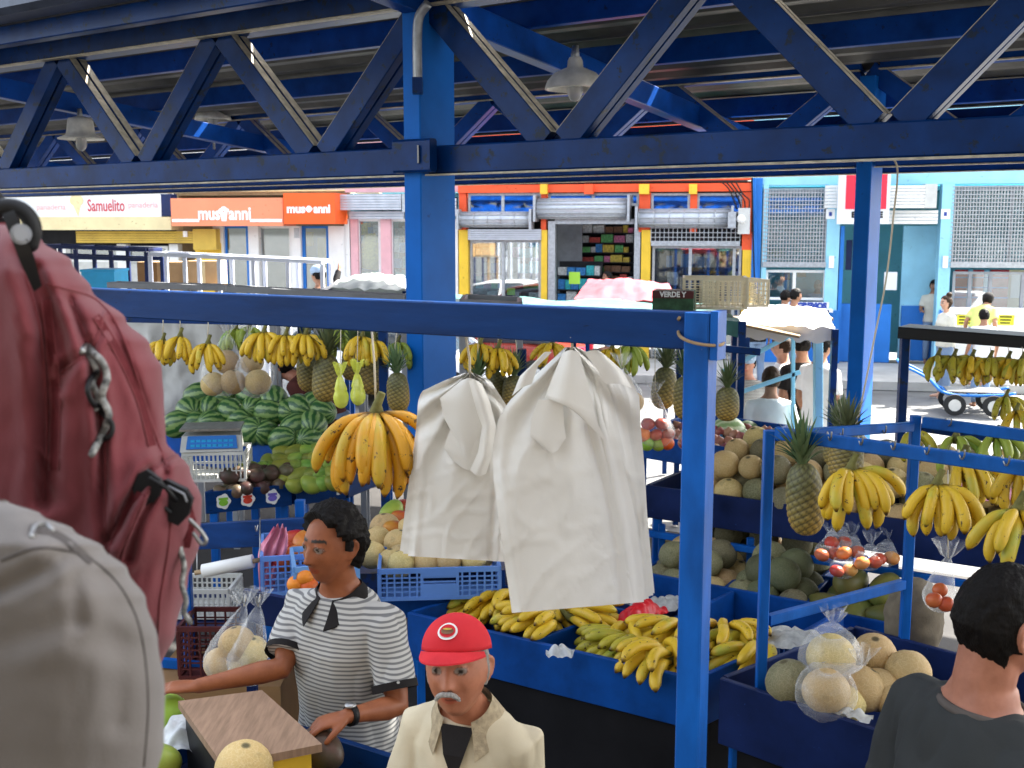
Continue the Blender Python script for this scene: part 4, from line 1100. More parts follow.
P1 = V((.86,3.62,0)); P2 = V((1.50,4.03,0)); P1b = V((1.62,2.90,0)); P2b = V((2.30,3.20,0)); z1, z2 = 1.83, 1.79
def vz(p, z): return V((p.x, p.y, z))
frame_bars(rk, [(vz(P1,.72), vz(P1,z1), .034,.034,'post'), (vz(P2,.75), vz(P2,z2+.02), .034,.034,'post'),(vz(P1b,.95), vz(P1b,z1), .034,.034,'post'),
  (vz(P1,z1-.005)+V((.02,-.02,0)), vz(P1b,z1-.005), .026,.042,'top_rail'), (vz(P1,z1-.02)+V((.02,.012,0)), vz(P2,z2-.02)+V((-.02,-.012,0)), .03,.034,'side_rail'),
  (vz(P1,1.165)+V((.02,.012,0)), vz(P2,1.165)+V((-.02,-.012,0)), .03,.036,'side_rail'), (vz(P2,z2)+V((.02,-.03,0)), vz(P2b,z2), .03,.04,'top_rail')])
for k in (.10,.2,.3,.4,.5,.6,.72,.86):
    hook_mb(vz(P1.lerp(P1b, k), z1+.012)).build('hook', mt['steel'], rk, world=True)
for k in (.1,.35,.55,.8): hook_mb(vz(P2.lerp(P2b, k), z2+.014)).build('hook', mt['steel'], rk, world=True)
for k in (.2,.45,.75): hook_mb(vz(P1.lerp(P2, k), z1-.02-.04*k)).build('hook', mt['steel'], rk, world=True)
GH = 'banana hands hanging on the right rack'
def hb(px, py, Y, n, L, rad, label, kind='banana', rz=0, seed=0, group=GH, spread=78, rows=2, top=None, lift=0):
    o = banana_hand(at(px, py, Y), R(rz), label, group, n=n, kind=kind, L=L, rad=rad, seed=seed, spread=spread, rows=rows, lift=lift)
    if top: string_to(o, at(*top))
    return o
hb(851,472,3.36,16,.19,.0185,'big hand of ripe bananas on rack just right of the pineapple',seed=1,rz=8)
hb(937,487,3.12,11,.175,.0185,'hand of bananas with green sides, middle of front rack rail',seed=2, lift=-4)
hb(1018,512,2.95,11,.19,.019,'greenish yellow hand of bananas above the man head','banana',seed=3,rz=-8)
hb(963,462,3.75,12,.19,.018,'yellow hand of bananas hanging behind the middle one',seed=4,rz=30)
hb(1022,466,3.3,9,.17,.018,'hand of bananas cut by right frame edge, upper row',seed=5)
hb(956,438,4.6,6,.17,.017,'loose green hand of bananas splayed left on the back rail','greenbanana',seed=6,spread=85)
hb(996,436,4.5,7,.16,.017,'small green hand of bananas at the right back rail','greenbanana',seed=7)
hb(912,432,4.7,5,.15,.017,'dark overripe hand of bananas beside the back post','dullbanana',seed=8)
GP = 'hanging pineapples'
pineapple(at(805,496,3.50)+V((0,0,-.01)), 'large pineapple hanging on right rack left of bananas', GP, 1.05, (.86,.86,1.22), 0, (.0,R(-6)), top=at(800,436,3.54))
pineapple(at(846,458,4.0), 'second pineapple partly hidden behind the big banana hand', GP, .95, (1,1,1), 1, (0,0), top=at(842,430,3.9))
pineapple(at(838,448,4.3), 'pineapple crown poking up behind the rack rail', GP, .85, (1,1,1), 2)
film_bag(at(940,596,3.2), .050, .05, at(948,558,3.25), 'clear bag of red fruit hanging above man head', 'bags of fruit', string=at(948,470,3.25), seed=4)
place('apple','apple','apple',[(934,600,1.45,'red apple at left inside bag above the man head',.6),(946,604,1.44,'red apple at right inside bag above the man head',.6),(940,590,1.46,'topmost red apple inside bag above the man head',.55)], 'apples in hanging bag', .03)
# sack beside right bin
mb = MB(); mb.ball((0,0,0), 1, 28, 20, lambda d: V((d.x*.11*(1+.12*noise.noise(d*3)), d.y*.10*(1+.12*noise.noise(d*3+V((4,0,0)))), d.z*.17*(1+.2*noise.noise(d*2.5)))))
mt['sack'] = M('beige sackcloth', (.17,.14,.10), .9, var=.3, scale=20, bump=.5, bscale=140)
s_ = mb.build('sack', mt['sack'], None, loc=G(912,632,.98)+V((.05,.12,0))); tag(s_, 'full beige cloth sack slumped behind the right melon bin', 'sack')
# --- apples bin at lower right edge
a0 = [V((1.50,2.55,.90)), V((2.1,2.05,.90)), V((2.5,2.5,.90)), V((1.9,3.0,.90))]
bin_(a0, .16, 'dark fruit bin at right edge in front of the grey shirted man', 'blue produce counters', mat='bluedark', legs=True, cat='market counter')
heap('apple','apple','apple','red apple', 'of right edge bin','apples in right edge bin', [q-V((0,0,.06)) for q in a0], 8, 6, .04, 2, 4, mixkinds=['apple','apple','lime'])
# --- E: low bins in the middle right
eFL, eFR = G(640,572,.75), G(915,628,.75); eo = V((.25,.42,0)); q = (eFL, eFR, eFR+eo, eFL+eo)
bin_(q, .20, 'low blue bin of melons and papayas in the middle right', 'blue produce counters', mat='bluesteelB', legs=True, dividers=(.33,.62), cat='market counter')
qq = [p-V((0,0,.13)) for p in q]
def sub(q, u0, u1): return (q[0].lerp(q[1], u0), q[0].lerp(q[1], u1), q[3].lerp(q[2], u1), q[3].lerp(q[2], u0))
heap('melon','melon','melon','tan or grey melon','of low middle bin, left third','melons in low middle bin', sub(qq,.02,.32), 4, 3, .078, 2, 11, mixkinds=['melon','melon','greymelon'])
heap('smoothmelon','melon','melon','dull green melon','of low middle bin, centre','green melons in low middle bin', sub(qq,.34,.61), 3, 3, .085, 2, 12, mixkinds=['greymelon','smoothmelon'])
heap('papaya','papaya','papaya','green papaya','of low middle bin, right end','papayas in low middle bin', sub(qq,.63,.98), 3, 2, .08, 2, 13)
for i, (px, py, z, lab) in enumerate([(828,552,.96,'left'),(843,568,.92,'lower left'),(850,550,.98,'middle'),(868,560,.96,'lower right'),(885,556,.97,'right'),(838,540,1.0,'topmost')]):
    film_bag(G(px,py,z), .062, .05, G(px+3,py-17,z+.02), 'small clear bag of tomatoes, %s one above the papayas' % lab, 'small bags of tomatoes', seed=i, ruff=.03)
    place('tomato','tomato','tomato',[(px-6,py+3,z,'left orange red tomato inside the %s small bag' % lab,1.0),(px+7,py+2,z,'right orange red tomato inside the %s small bag' % lab,1.0)],'tomatoes inside small bags',.036,i)
# --- D: long upper shelf of melons
dFL, dFR = G(647,485,1.1), G(1080,543,1.1); do = V((.45,.66,0)); q = (dFL, dFR, dFR+do, dFL+do)
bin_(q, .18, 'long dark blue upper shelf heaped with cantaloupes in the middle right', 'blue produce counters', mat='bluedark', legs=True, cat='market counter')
qq = [p-V((0,0,.10)) for p in q]; qq[2] = qq[2]+V((0,0,.14)); qq[3] = qq[3]+V((0,0,.14))
heap('melon','melon','melon','cantaloupe','of the long upper shelf','melons on the long upper shelf', sub(qq,.10,1), 13, 4, .08, 2, 21, mixkinds=['melon','melon','greymelon'])
r2 = empty('shelf_frame', dFL+V((0,-.02,-1.1)), 0, 'blue timber frame with rails under the long upper shelf', 'shelf frame')
d1 = (dFR-dFL).normalized(); nn = V((-.03,-.04,0))
frame_bars(r2, [(vz(dFL+d1*t+nn,0), vz(dFL+d1*t+nn,.905), .035,.035,'post') for t in (.12,.62,1.2,1.75)]+
  [(vz(dFL+nn*2,z), vz(dFL+d1*2.1+nn*2,z), .03,.035,'rail') for z in (.98-.12,)])
lq = (dFL+V((.02,.02,-.42)), dFL+d1*.9+V((.02,.02,-.42)), dFL+d1*.9+V((.4,.55,-.42)), dFL+V((.4,.55,-.42)))
bin_(lq, .10, 'lower shelf of melons under the long upper shelf', 'blue produce counters', mat='bluesteelB', cat='market counter')
heap('greymelon','melon','melon','tan or grey melon','of shelf under the long upper shelf','melons on the lower shelf', [p-V((0,0,.06)) for p in lq], 5, 3, .08, 2, 31, mixkinds=['melon','greymelon'])
# pink plastic bag behind right bananas
crumple('plastic_bag','pinkplastic', at(985,496,5.1), .14,.10,.12,'pink plastic bag behind the right bananas','plastic bag',6)
# --- tomatoes / onion / watermelon stall farther back centre
kq = (G(636,436,1.2)+V((0,.1,0)), G(740,452,1.2)+V((0,.1,0)), G(740,452,1.2)+V((.5,.9,0)), G(636,436,1.2)+V((.5,.9,0)))
bin_(kq, .15, 'far blue counter with onions and tomatoes behind the front post', 'blue produce counters', mat='bluesteelB', legs=True, cat='market counter')
heap('onion','onion','onion','red onion','of the far counter behind front post','onions on the far counter',[p-V((0,0,.08)) for p in kq],13,4,.036,1,41)
fb_ = film_bag(at(656,432,6.0), .105, .09, at(655,392,6.0), 'clear bag of orange tomatoes hanging left of the front post', 'bags of fruit', string=at(655,345,6.0), seed=7)
rnd = random.Random(9)
nm = ['top left','top right','middle left','centre','middle right','bottom left','bottom centre','bottom right']
for i, (dx, dy, kd) in enumerate([(-8,-8,'tomato'),(6,-8,'tomato'),(-13,3,'orange'),(0,3,'tomato'),(12,2,'tomato'),(-9,12,'lime'),(2,13,'lime'),(11,11,'orange')]):
    fruit(kd, at(656+dx, 432+dy, 6.0), rnd, None, {'tomato':'tomato','orange':'orange','lime':'lime'}[kd], 'round fruit at %s of the hanging tomato bag' % nm[i], 'fruit in the hanging tomato bag', 1.1)
film_bag(at(692,440,6.2), .08, .07, at(692,405,6.2), 'second clear fruit bag hanging right behind the front post', 'bags of fruit', string=at(692,350,6.2), seed=8)
for i, (dx, dy) in enumerate([(-7,4),(6,5),(0,-5)]): fruit('tomato' if i != 1 else 'lime', at(692+dx,440+dy,6.2), rnd, None, 'fruit', '%s round fruit in second hanging bag by front post' % ['left','right','upper'][i], 'fruit in second hanging bag', 1.1)
wq = (G(712,470,1.15)+V((0,.4,0)), G(790,474,1.15)+V((0,.4,0)), G(790,474,1.15)+V((.3,1.2,0)), G(712,470,1.15)+V((.3,1.2,0)))
bin_(wq, .12, 'far light blue table with pale watermelons in sunlight', 'blue produce counters', mat='skyblue', legs=True, cat='market counter')
for i, (px, py) in enumerate([(722,450),(742,452),(760,453),(728,432),(748,434),(716,440),(736,440)]):
    fruit('palewatermelon', at(px, py, 7.3+.1*(i % 3)), rnd, 'watermelon', 'watermelon', 'pale sunlit watermelon, %s one right of the front post' % ['front left','front middle','front right','top left','top right','far left','central'][i], 'pale watermelons on the far table', 1.0, flat=True)
# hanging stuff centre back
pineapple(at(664,388,6.1), 'sunlit pineapple hanging between white bags and post', GP, 1.15, (.9,.9,1.1), 0, (R(4),R(4)), top=at(662,318,6.1))
pineapple(at(686,398,5.6), 'dark pineapple hanging left against the front post', GP, 1.1, (.9,.9,1.1), 1, (0,R(-5)), top=at(688,330,5.6))
pineapple(at(727,404,5.5), 'small pineapple hanging right against the front post', GP, .92, (1,1,1), 2, (0,0), top=at(727,355,5.5))
film_bag(at(634,402,5.2), .05, .06, at(622,366,5.2), 'clear bag with one melon peeking behind the big white bags', 'bags of fruit', string=at(620,345,5.2), seed=5)
fruit('melon', at(634,402,5.2), rnd, 'melon','melon','cantaloupe inside the clear bag beside the big white bags','bagged melons',.6)
GR = 'banana hands along the back rail'
for i, (px, py, Y, n, kd) in enumerate([(480,346,5.5,9,'banana'),(498,350,5.5,8,'banana'),(612,350,6.0,9,'banana'),(630,347,6.0,8,'greenbanana'),(552,345,6.0,8,'banana')]):
    hb(px,py,Y,n,.17,.018,'hanging bananas, %s behind the white bags' % ['left bunch right of column','second bunch right of column','bunch above right bag shoulder','greenish bunch above right bag','bunch over the big bag knot'][i],kd,seed=20+i,group=GR,top=(px,318,Y))
for i, (px, py, Y) in enumerate([(478,385,5.4),(497,378,5.6),(514,382,5.5)]):
    pineapple(at(px,py+10,Y), 'pineapple behind the left white bag, %s one' % ['left','middle','right'][i], GP, .9, (1,1,1), i, (0,0), top=at(px,325,Y))
mb = MB(); a_, b_ = at(430,322,5.62), at(760,352,5.5); mb.bar(a_, b_, .03, .035, bev=.004)
rl = empty('back_rail', (a_.x, a_.y, 0), 0, 'blue back rail on posts carrying bananas and pineapples', 'rail'); mb.build('rail', mt['bluesteel'], rl, world=True)
for px in (522, 704):
    q_ = at(px, 345, 5.58); mb = MB(); mb.bar((q_.x,q_.y,0),(q_.x,q_.y,q_.z-.02),.045,.045,bev=.004); mb.build('post', mt['bluesteel'], rl, world=True)
# --- far right rack with dark board
zb_ = at(904,331,6.6); fr2 = empty('hanging_rack', (zb_.x, zb_.y, 0), 0, 'far right rack topped by a dark board, bananas under it', 'rack')
b2 = at(1100,346,6.0); mb = MB(); mb.bar(zb_, b2, .26, .07, bev=.006); mb.build('top_board', mt['black'], fr2, world=True)
for pz_ in (at(905,340,6.6), at(1090,340,6.0)):
    mb = MB(); mb.bar((pz_.x,pz_.y,0),(pz_.x,pz_.y,zb_.z-.045),.05,.05,bev=.004); mb.build('post', mt['bluesteel'], fr2, world=True)
mb = MB(); mb.bar(at(905,425,6.55), at(1090,452,5.95), .04,.05,bev=.004); mb.build('rail', mt['bluesteel'], fr2, world=True)
for i, (px, n, kd) in enumerate([(938,8,'dullbanana'),(954,10,'dullbanana'),(972,9,'banana'),(990,10,'dullbanana'),(1008,8,'banana'),(1022,8,'dullbanana')]):
    hb(px,357+i*.8,6.3-.05*i,n,.17,.018,'dull yellow bananas under dark board, %s from left' % ORD[i],kd,seed=30+i,group='banana hands under the dark board',top=(px,347,6.3-.05*i))
hb(1006,398,5.6,8,.16,.017,'bananas near right edge below the dark board, upper','dullbanana',seed=41)
hb(1016,412,5.4,7,.16,.017,'bananas near right edge below the dark board, lower','banana',seed=42)
# --- left: hanging row above watermelons
GL = 'banana hands along the left rail'
r3 = at(60,318,5.9); r4 = at(400,325,5.4); lr = empty('back_rail', (r3.x,r3.y,0), 0, 'left hanging rail over the watermelons on a dark post', 'rail')
mb = MB(); mb.bar(r3, r4, .03, .03); mb.build('rail', mt['bluesteel'], lr, world=True)
for pz_ in (at(383,330,5.46), at(70,330,5.9)):
    mb = MB(); mb.bar((pz_.x,pz_.y,0),(pz_.x,pz_.y,pz_.z),.045,.045,bev=.004); mb.build('post', mt['bluesteel'], lr, world=True)
for i, (px, py, n, L, kd, lab) in enumerate([(163,342,6,.16,'banana','small bunch touching the maroon pack'),(180,338,8,.17,'banana','second bunch from left against white sheet'),(208,345,9,.17,'banana','third bunch alone before the white sheet'),
    (264,334,10,.17,'banana','bunch right of the bagged melons'),(286,337,11,.17,'banana','double bunch over the bending vendor'),(306,336,10,.17,'banana','bunch left of the pineapples'),(326,335,8,.16,'greenbanana','greenish bunch behind pineapple leaves'),
    (362,338,8,.16,'banana','bunch between the two pineapples'),(374,342,7,.15,'banana','narrow bunch beside dark rail post'),(398,344,6,.15,'greenbanana','bunch next to the thick column'),(236,330,9,.15,'greenbanana','greenish bunch above the bagged melons'),(250,328,8,.15,'greenbanana','dark bunch high behind the bagged melons'),(345,330,8,.15,'greenbanana','dark green bunch above pineapple crown')]):
    Y = 5.7-.0009*(px-100)+(.5 if kd == 'greenbanana' else 0)
    hb(px,py,Y,n,L,.0175,'hanging bananas, '+lab,kd,seed=50+i,group=GL,top=(px,318,Y),spread=70,lift=-6)
for i, (px, py, Y, s) in enumerate([(326,378,5.5,1.15),(308,372,5.8,1.0),(371,372,5.6,1.1),(352,362,5.9,.95),(398,392,5.2,.9)]):
    pineapple(at(px,py,Y), 'hanging pineapple, %s' % ['brown one before the yellow net bags','shadowed one left of the net bags','one above the big plantain bunch','one behind, between two strings','one beside the thick blue column'][i], GP, s, (.9,.9,1.12), i, (0,R((-1)**i*4)), top=at(px,320,Y))
for i, (px, py) in enumerate([(341,398),(358,395)]):
    film_bag(at(px,py,5.1), .036, .05, at(px-1,py-22,5.1), 'yellow net bag, %s one above the plantains' % ['left','right'][i], 'yellow net bags', mat='yfilm', seed=i, ruff=.02, string=at(px,322,5.2))
for i, (px, py, lab) in enumerate([(213,384,'lower left'),(233,382,'lower middle'),(258,382,'lower right'),(227,362,'upper left'),(252,362,'upper right')]):
    fruit('melon', at(px,py,5.9+(.1 if i > 2 else 0)), rnd, 'melon','melon','bagged cantaloupe above watermelons, %s one' % lab,'bagged melons',.95)
film_bag(at(225,374,5.92), .125, .12, at(228,334,5.95), 'left clear bag of melons hanging above the watermelons', 'hanging bags of melons', string=at(228,320,5.9), seed=1)
film_bag(at(255,374,5.90), .105, .13, at(248,332,5.95), 'right clear bag of melons hanging above the watermelons', 'hanging bags of melons', string=at(247,320,5.9), seed=2)
# big plantain bunch
pl = hb(376,416,2.66,23,.215,.0172,'big hanging bunch of spotted ripe plantains left of white bags','plantain',seed=60,group=None,spread=86,lift=-10)
string_to(pl, at(371,322,2.72), .003)
# --- F: watermelon, mango and avocado display
wFL, wFR = G(150,430,.95), G(281,447,.95); wBR = G(332,436,.95); wBL = wFL+(wBR-wFR)
wFR2 = wFR
q = (G(150,430,.95), G(281,447,.95), G(330,438,.95), G(225,418,.95))
bin_(q, .22, 'blue bin heaped with striped watermelons at the left', 'blue produce counters', mat='bluesteelB', legs=True, cat='market counter')
lst = [(178,424,0),(196,424,1),(214,424,0),(235,431,1),(253,431,0),(266,433,1),(284,440,0),(310,440,1),(296,428,0),(190,410,0),(212,408,1),(232,412,0),(255,408,1),(270,412,0),(288,412,1),(313,424,0),(300,408,0),(322,412,1),(199,396,0),(222,396,1),(250,396,1),(274,400,0),(314,404,1),(240,420,1)]
rnd = random.Random(4); ob = {'front row':[], 'middle row':[], 'top row':[]}
for px, py, k_ in lst:
    o = inst('watermelon', ME['watermelon'][k_], None, at(px, py, 7.75+.3*((440-py)/44)+.02*k_-.4*(px-281)/281), (rnd.uniform(-.9,.9), rnd.uniform(-.5,.5), rnd.uniform(-1.6,1.6)), .76)
    tag(o, None, 'watermelon', 'striped watermelons at the left'); ob['front row' if py > 420 else 'middle row' if py > 404 else 'top row'].append(o)
for k_, v_ in ob.items(): number_row(v_, 'striped green watermelon', k_+' of left heap')
sup = MB(); # sloped blue support board under the heap's back
sup.hexa([G(172,430,.80), G(281,447,.80), G(330,438,.80), G(225,418,.80)]+[G(172,430,.93)+V((0,.05,0)), G(281,447,.93)+V((0,.05,0)), G(330,438,.98), G(225,418,1.05)])
tag(sup.build('heap_board', mt['bluesteel'], None, world=True), 'blue support board under the striped watermelon heap', 'board')
aq = (G(206,491,.80), G(291,484,.80), G(289,452,.86)+V((0,0,-.06)), G(212,458,.86)+V((0,0,-.06)))
aF0, aF1 = G(205,492,.80), G(291,484,.80); ao = V((.18,.42,0)); aq = (aF0, aF1, aF1+ao, aF0+ao)
ab = bin_(aq, .145, 'blue bin of dark avocados with three fruit stickers', 'blue produce counters', mat='bluewoodh', cat='market counter', legs=True)
heap('avocado','avocado','avocado','dark avocado','of the stickered bin','avocados in stickered bin',[p-V((0,0,.07)) for p in aq],6,4,.055,2,61)
mF0, mF1 = G(293,484,.80), G(345,478,.80); mq = (mF0+V((.02,0,0)), mF1, mF1+ao*1.5, mF0+ao*1.5+V((.02,0,0)))
bin_(mq, .145, 'blue bin heaped with green mangoes beside the avocados', 'blue produce counters', mat='bluewoodh', cat='market counter', legs=True)
rnd = random.Random(8); rowd = {}
for j, (y0, x0, x1, n) in enumerate([(500-14,297,335,4),(478,286,332,5),(470,250,330,8),(462,270,330,6),(454,285,330,5)]):
    row = []
    for i in range(n):
        row.append(fruit('mango', at(x0+(x1-x0)*i/(n-1)+rnd.uniform(-2,2), y0-6*(i/(n-1))*.5, 7.15+.12*j), rnd, 'mango','mango',None,'green mangoes beside avocados', 1.25))
    number_row(row, 'green mango', ['lowest','second','third','fourth','top'][j]+' row beside the avocados')
fn_ = (aF1-aF0).normalized(); fo = V((fn_.y, -fn_.x, 0)); rot_ = (R(90), 0, math.atan2(fn_.y, fn_.x))
for i, (f, cc, lab) in enumerate([(.20,(.25,.55,.05),'green'),(.48,(.65,.06,.03),'red'),(.77,(.18,.13,.55),'violet')]):
    p_ = aF0.lerp(aF1, f)+fo*.014+V((0,0,-.072)); st = empty('sticker', p_, 0, 'white edged %s fruit sticker on the avocado bin' % lab, 'sticker', 'stickers on the avocado bin'); st.rotation_euler = rot_
    mb = MB(); mb.add([(math.cos(a)*.046*(1+.10*math.cos(5*a)), math.sin(a)*.050*(1+.10*math.cos(5*a)), 0) for a in [k*math.pi/12 for k in range(24)]], [tuple(range(24))]); mb.build('backing', mt['sticker'], st)
    mm = M('sticker %s ink' % lab, cc, .5, var=.3, scale=30)
    mb = MB(); mb.add([(math.cos(a)*.030, math.sin(a)*.022-.008, .002) for a in [k*math.pi/10 for k in range(20)]], [tuple(range(20))]); mb.box((-.03,.010,.001),(.03,.026,.003)); mb.build('print', mm, st)
mb = MB(); st = empty('sticker', mF0.lerp(mF1,.85)+fo*.014+V((0,0,-.06)), 0, 'single green and white sticker on the mango bin', 'sticker'); st.rotation_euler = rot_
mb.add([(math.cos(a)*.035, math.sin(a)*.05, 0) for a in [k*math.pi/12 for k in range(24)]], [tuple(range(24))]); mb.build('backing', mt['sticker'], st)
mb = MB(); mb.add([(math.cos(a)*.022, math.sin(a)*.034, .002) for a in [k*math.pi/12 for k in range(24)]], [tuple(range(24))]); mb.build('print', M('sticker green ink',(.15,.45,.08),.5), st)
# scale on the white crate
crate(G(206,484,.86)+V((.0,.30,-.02)), .40,.30,.20, .1, mt['cratewhite'], 'white slatted crate under the electronic scale', 'white plastic crates', nl=14, nh=2, handle=False)
sc0 = G(202,484,.86)+V((0,.28,.185)); sr = empty('electronic_scale', sc0, R(8), 'grey electronic scale with blue keypad beside the avocados', 'scale')
mb = MB(); mb.hexa([V(q) for q in [(-.19,-.15,0),(.21,-.15,0),(.19,.12,0),(-.17,.12,0),(-.18,-.11,.10),(.20,-.11,.10),(.18,.11,.12),(-.16,.11,.12)]]); mb.build('housing', mt['lgrey'], sr)
mb = MB(); mb.hexa([V(q) for q in [(-.15,-.152,.018),(.18,-.152,.018),(.17,-.118,.098),(-.14,-.118,.098),(-.15,-.155,.022),(.18,-.155,.022),(.17,-.122,.102),(-.14,-.122,.102)]]); kp = mb.build('keypad', mt['mblue'], sr)
mb = MB(); [mb.box((-.12+.035*i,-.150+.012*j,.034+.028*j),(-.095+.035*i,-.146+.012*j,.050+.028*j)) for i in range(8) for j in range(2)]; mb.build('key', mt['skyblue'], kp)
mb = MB(); mb.box((-.19,-.14,.135),(.20,.13,.150)); mb.box((-.02,-.02,.11),(.02,.02,.136)); mb.build('pan', mt['steel'], sr)
# --- white sheet behind
mb = MB(); rows = []
for j in range(30):
    rows.append([at(95+(232-95)*i/40, 312+(425-312)*j/29, 8.9-.0*i+.05*noise.noise(V((i*.22,j*.12,2)))+.02*noise.noise(V((i*.6,j*.5,1)))) for i in range(41)])
mb.rings(rows, caps=False, closed=False); tag(mb.build('hanging_sheet', mt['whitetarp'], None, world=True), 'crinkled white plastic sheet hung behind the left bananas', 'sheet')
# --- G: middle left table with crates
t0, t1 = at(188,537,5.4), at(318,530,5.0)
gt = empty('rack_shelf', (t0.x,t0.y,0), 0, 'blue rack with wide plank under the avocado display', 'rack')
mb = MB(); mb.bar(t0, t1, .03, .13, bev=.004); mb.build('plank', mt['bluewoodh'], gt, world=True)
for (px, py, Y) in ((184,520,5.0),(300,500,5.2)):
    q_ = at(px,py,Y); mb = MB(); mb.bar((q_.x,q_.y,0),(q_.x,q_.y,q_.z),.045,.045,bev=.004); mb.build('post', mt['bluewood'], gt, world=True)
mb = MB(); mb.bar(at(160,662,4.9), at(215,668,4.9), .03,.04); mb.build('rail', mt['bluewood'], gt, world=True)
hk_ = hook_mb(at(258,527,4.95)); hk_.build('hook', mt['steel'], gt, world=True)
zg = .80
tg = [at(255,600,4.8), at(508,598,4.75), at(508,598,4.75)+V((.25,.6,0)), at(255,600,4.8)+V((.25,.6,0))]
for p_ in tg: p_.z = .86
bin_(tg, .10, 'blue table in the middle carrying blue crates of melons and mangoes', 'blue produce counters', mat='bluesteelB', legs=True, cat='market counter', floor_at=.845)
crate(at(437,597,4.72)+V((0,.14,0)), .53,.34,.145, R(5), mt['crateblue'], 'periwinkle plastic crate with handle slot before the melons', 'blue plastic crates', nl=16, nw=8, nh=4)
crate(at(290,592,4.72)+V((0,.16,0)), .30,.38,.18, R(12), mt['crateblue'], 'periwinkle plastic crate holding red mangoes', 'blue plastic crates', nl=9, nw=10, nh=4, handle=False)
crate(at(318,596,4.45)+V((0,.16,0)), .26,.30,.13, R(14), mt['crateblue2'], 'light blue low crate with oranges behind the striped man', 'blue plastic crates', nl=8, nw=8, handle=False)
heap('melon','melon','melon','cantaloupe','in periwinkle handle crate','melons in blue crate',[at(386,592,4.72)+V((.0,.05,.03)), at(488,588,4.72)+V((0,.05,.03)), at(488,588,4.72)+V((0,.27,.03)), at(386,592,4.72)+V((0,.27,.03))],4,2,.062,1,71, scale=.85)
place2 = [(372,555,4.95,'left end'),(392,563,4.9,'second low'),(414,553,5.0,'middle low'),(398,543,5.05,'middle high'),(432,560,4.95,'right low'),(377,540,5.1,'left high'),(409,530,5.2,'top'),(425,535,5.2,'right high'),(448,556,5.0,'far right'),(385,528,5.25,'topmost left')]
rnd = random.Random(12)
for px, py, Y, lab in place2: fruit('melon', at(px,py,Y), rnd, 'melon','melon','cantaloupe in heap behind handle crate, %s' % lab, 'melons behind the handle crate', .92)
mb = MB(); mb.hexa([at(350,596,4.9),at(505,590,4.9),at(505,590,4.9)+V((0,.5,0)),at(350,596,4.9)+V((0,.5,0)),at(350,574,4.95),at(505,570,4.95),at(505,548,5.5),at(350,548,5.5)])
tag(mb.build('sloped_board', mt['bluesteel'], None, world=True), 'sloped blue board under the melons behind the handle crate', 'board')
for i, (px, py, Y, k_) in enumerate([(392,512,5.4,'mango'),(384,524,5.3,'redmango'),(404,508,5.5,'redmango'),(402,520,5.35,'redmango'),(394,530,5.2,'redmango')]):
    fruit(k_, at(px,py,Y), rnd, 'mango','mango','yellow orange mango under plantains, %s' % ['topmost left','left','topmost right','right','lowest'][i], 'mangoes under plantains', 1.1)
for i, (px, py, Y) in enumerate([(282,552,4.9),(294,540,5.0),(300,555,4.85),(286,562,4.8),(305,545,4.95),(276,560,4.85)]):
    fruit('redmango' , at(px,py,Y), rnd, 'mango','mango','red mango in periwinkle crate, %s' % ['left middle','topmost','right low','front','right high','far left'][i], 'red mangoes in blue crate', 1.2)
for i, (px, py) in enumerate([(296,584),(305,577),(309,586)]): fruit('orange', at(px,py,4.45), rnd, 'orange','orange','orange beside the striped man arm, %s one' % ['left','upper','right'][i], 'oranges in light blue crate', 1.1)
# roll, pink cloth, white and maroon crates
rr_ = empty('paper_roll', at(228,566,4.7), 0, 'white roll on a wooden rod hanging under the blue plank', 'roll')
mb = MB(); mb.tube([at(203,571,4.7), at(253,561,4.7)], .030, 18); mb.build('roll', mt['white'], rr_, world=True)
mb = MB(); mb.tube([at(195,573,4.7), at(262,559.5,4.7)], .011, 10); mb.build('rod', mt['plank'], rr_, world=True)
for px, py in ((197,572),(260,560)): mb = MB(); mb.tube([at(px,py,4.7), at(px,py-42,4.9)], .003, 5); mb.build('wire', mt['steel'], rr_, world=True)
mb = MB(); rows = [[at(x_, y_, 4.75+.02*math.sin(x_*.7+y_*.1)) for x_ in range(x0_, x0_+w__+1, 2)] for y_, x0_, w__ in ((527,272,10),(535,268,18),(545,262,26),(555,260,26),(565,259,20),(580,259,16),(600,260,14))]
mb = MB(); nn_ = 12
mb.rings([[at(x0_+w__*i/nn_, y_+(3*math.sin(i*1.3)), 4.75+.025*math.sin(i*1.5+y_*.06)) for i in range(nn_+1)] for y_, x0_, w__ in ((526,274,12),(535,268,20),(545,260,28),(555,258,28),(568,258,20),(582,259,16),(604,260,14))], caps=False, closed=False)
tag(mb.build('cloth', mt['pinkplastic'], None, world=True), 'pink and white cloth knotted over the blue plank', 'cloth')
sh_ = empty('low_shelf', at(205,660,5.3), 0, 'dark low shelf under the blue plank with stacked crates', 'shelf'); sh_.location.z = 0
za = at(205,611,5.3).z; mb = MB(); q_ = at(205,611,5.3); mb.box((q_.x-.55,q_.y-.2,q_.z-.03),(q_.x+.45,q_.y+.35,q_.z-.004)); mb.build('shelf_board', mt['darkblue'], sh_, world=True)
for dx in (-.5,.4): mb = MB(); mb.box((q_.x+dx-.02,q_.y-.18,0),(q_.x+dx+.02,q_.y-.14,q_.z-.03)); mb.build('leg', mt['darkblue'], sh_, world=True)
crate(at(206,610,5.3), .30,.25,.15, 0, mt['cratewhite'], 'small white slatted crate below the paper roll', 'white plastic crates', nl=12, nh=3, handle=False)
qz = at(225,668,4.9); crate(V((qz.x,qz.y,qz.z)), .34,.26,.25, 0, mt['cratered'], 'dark maroon crate in shadow below white crate', None, nl=7, nh=6, handle=False)
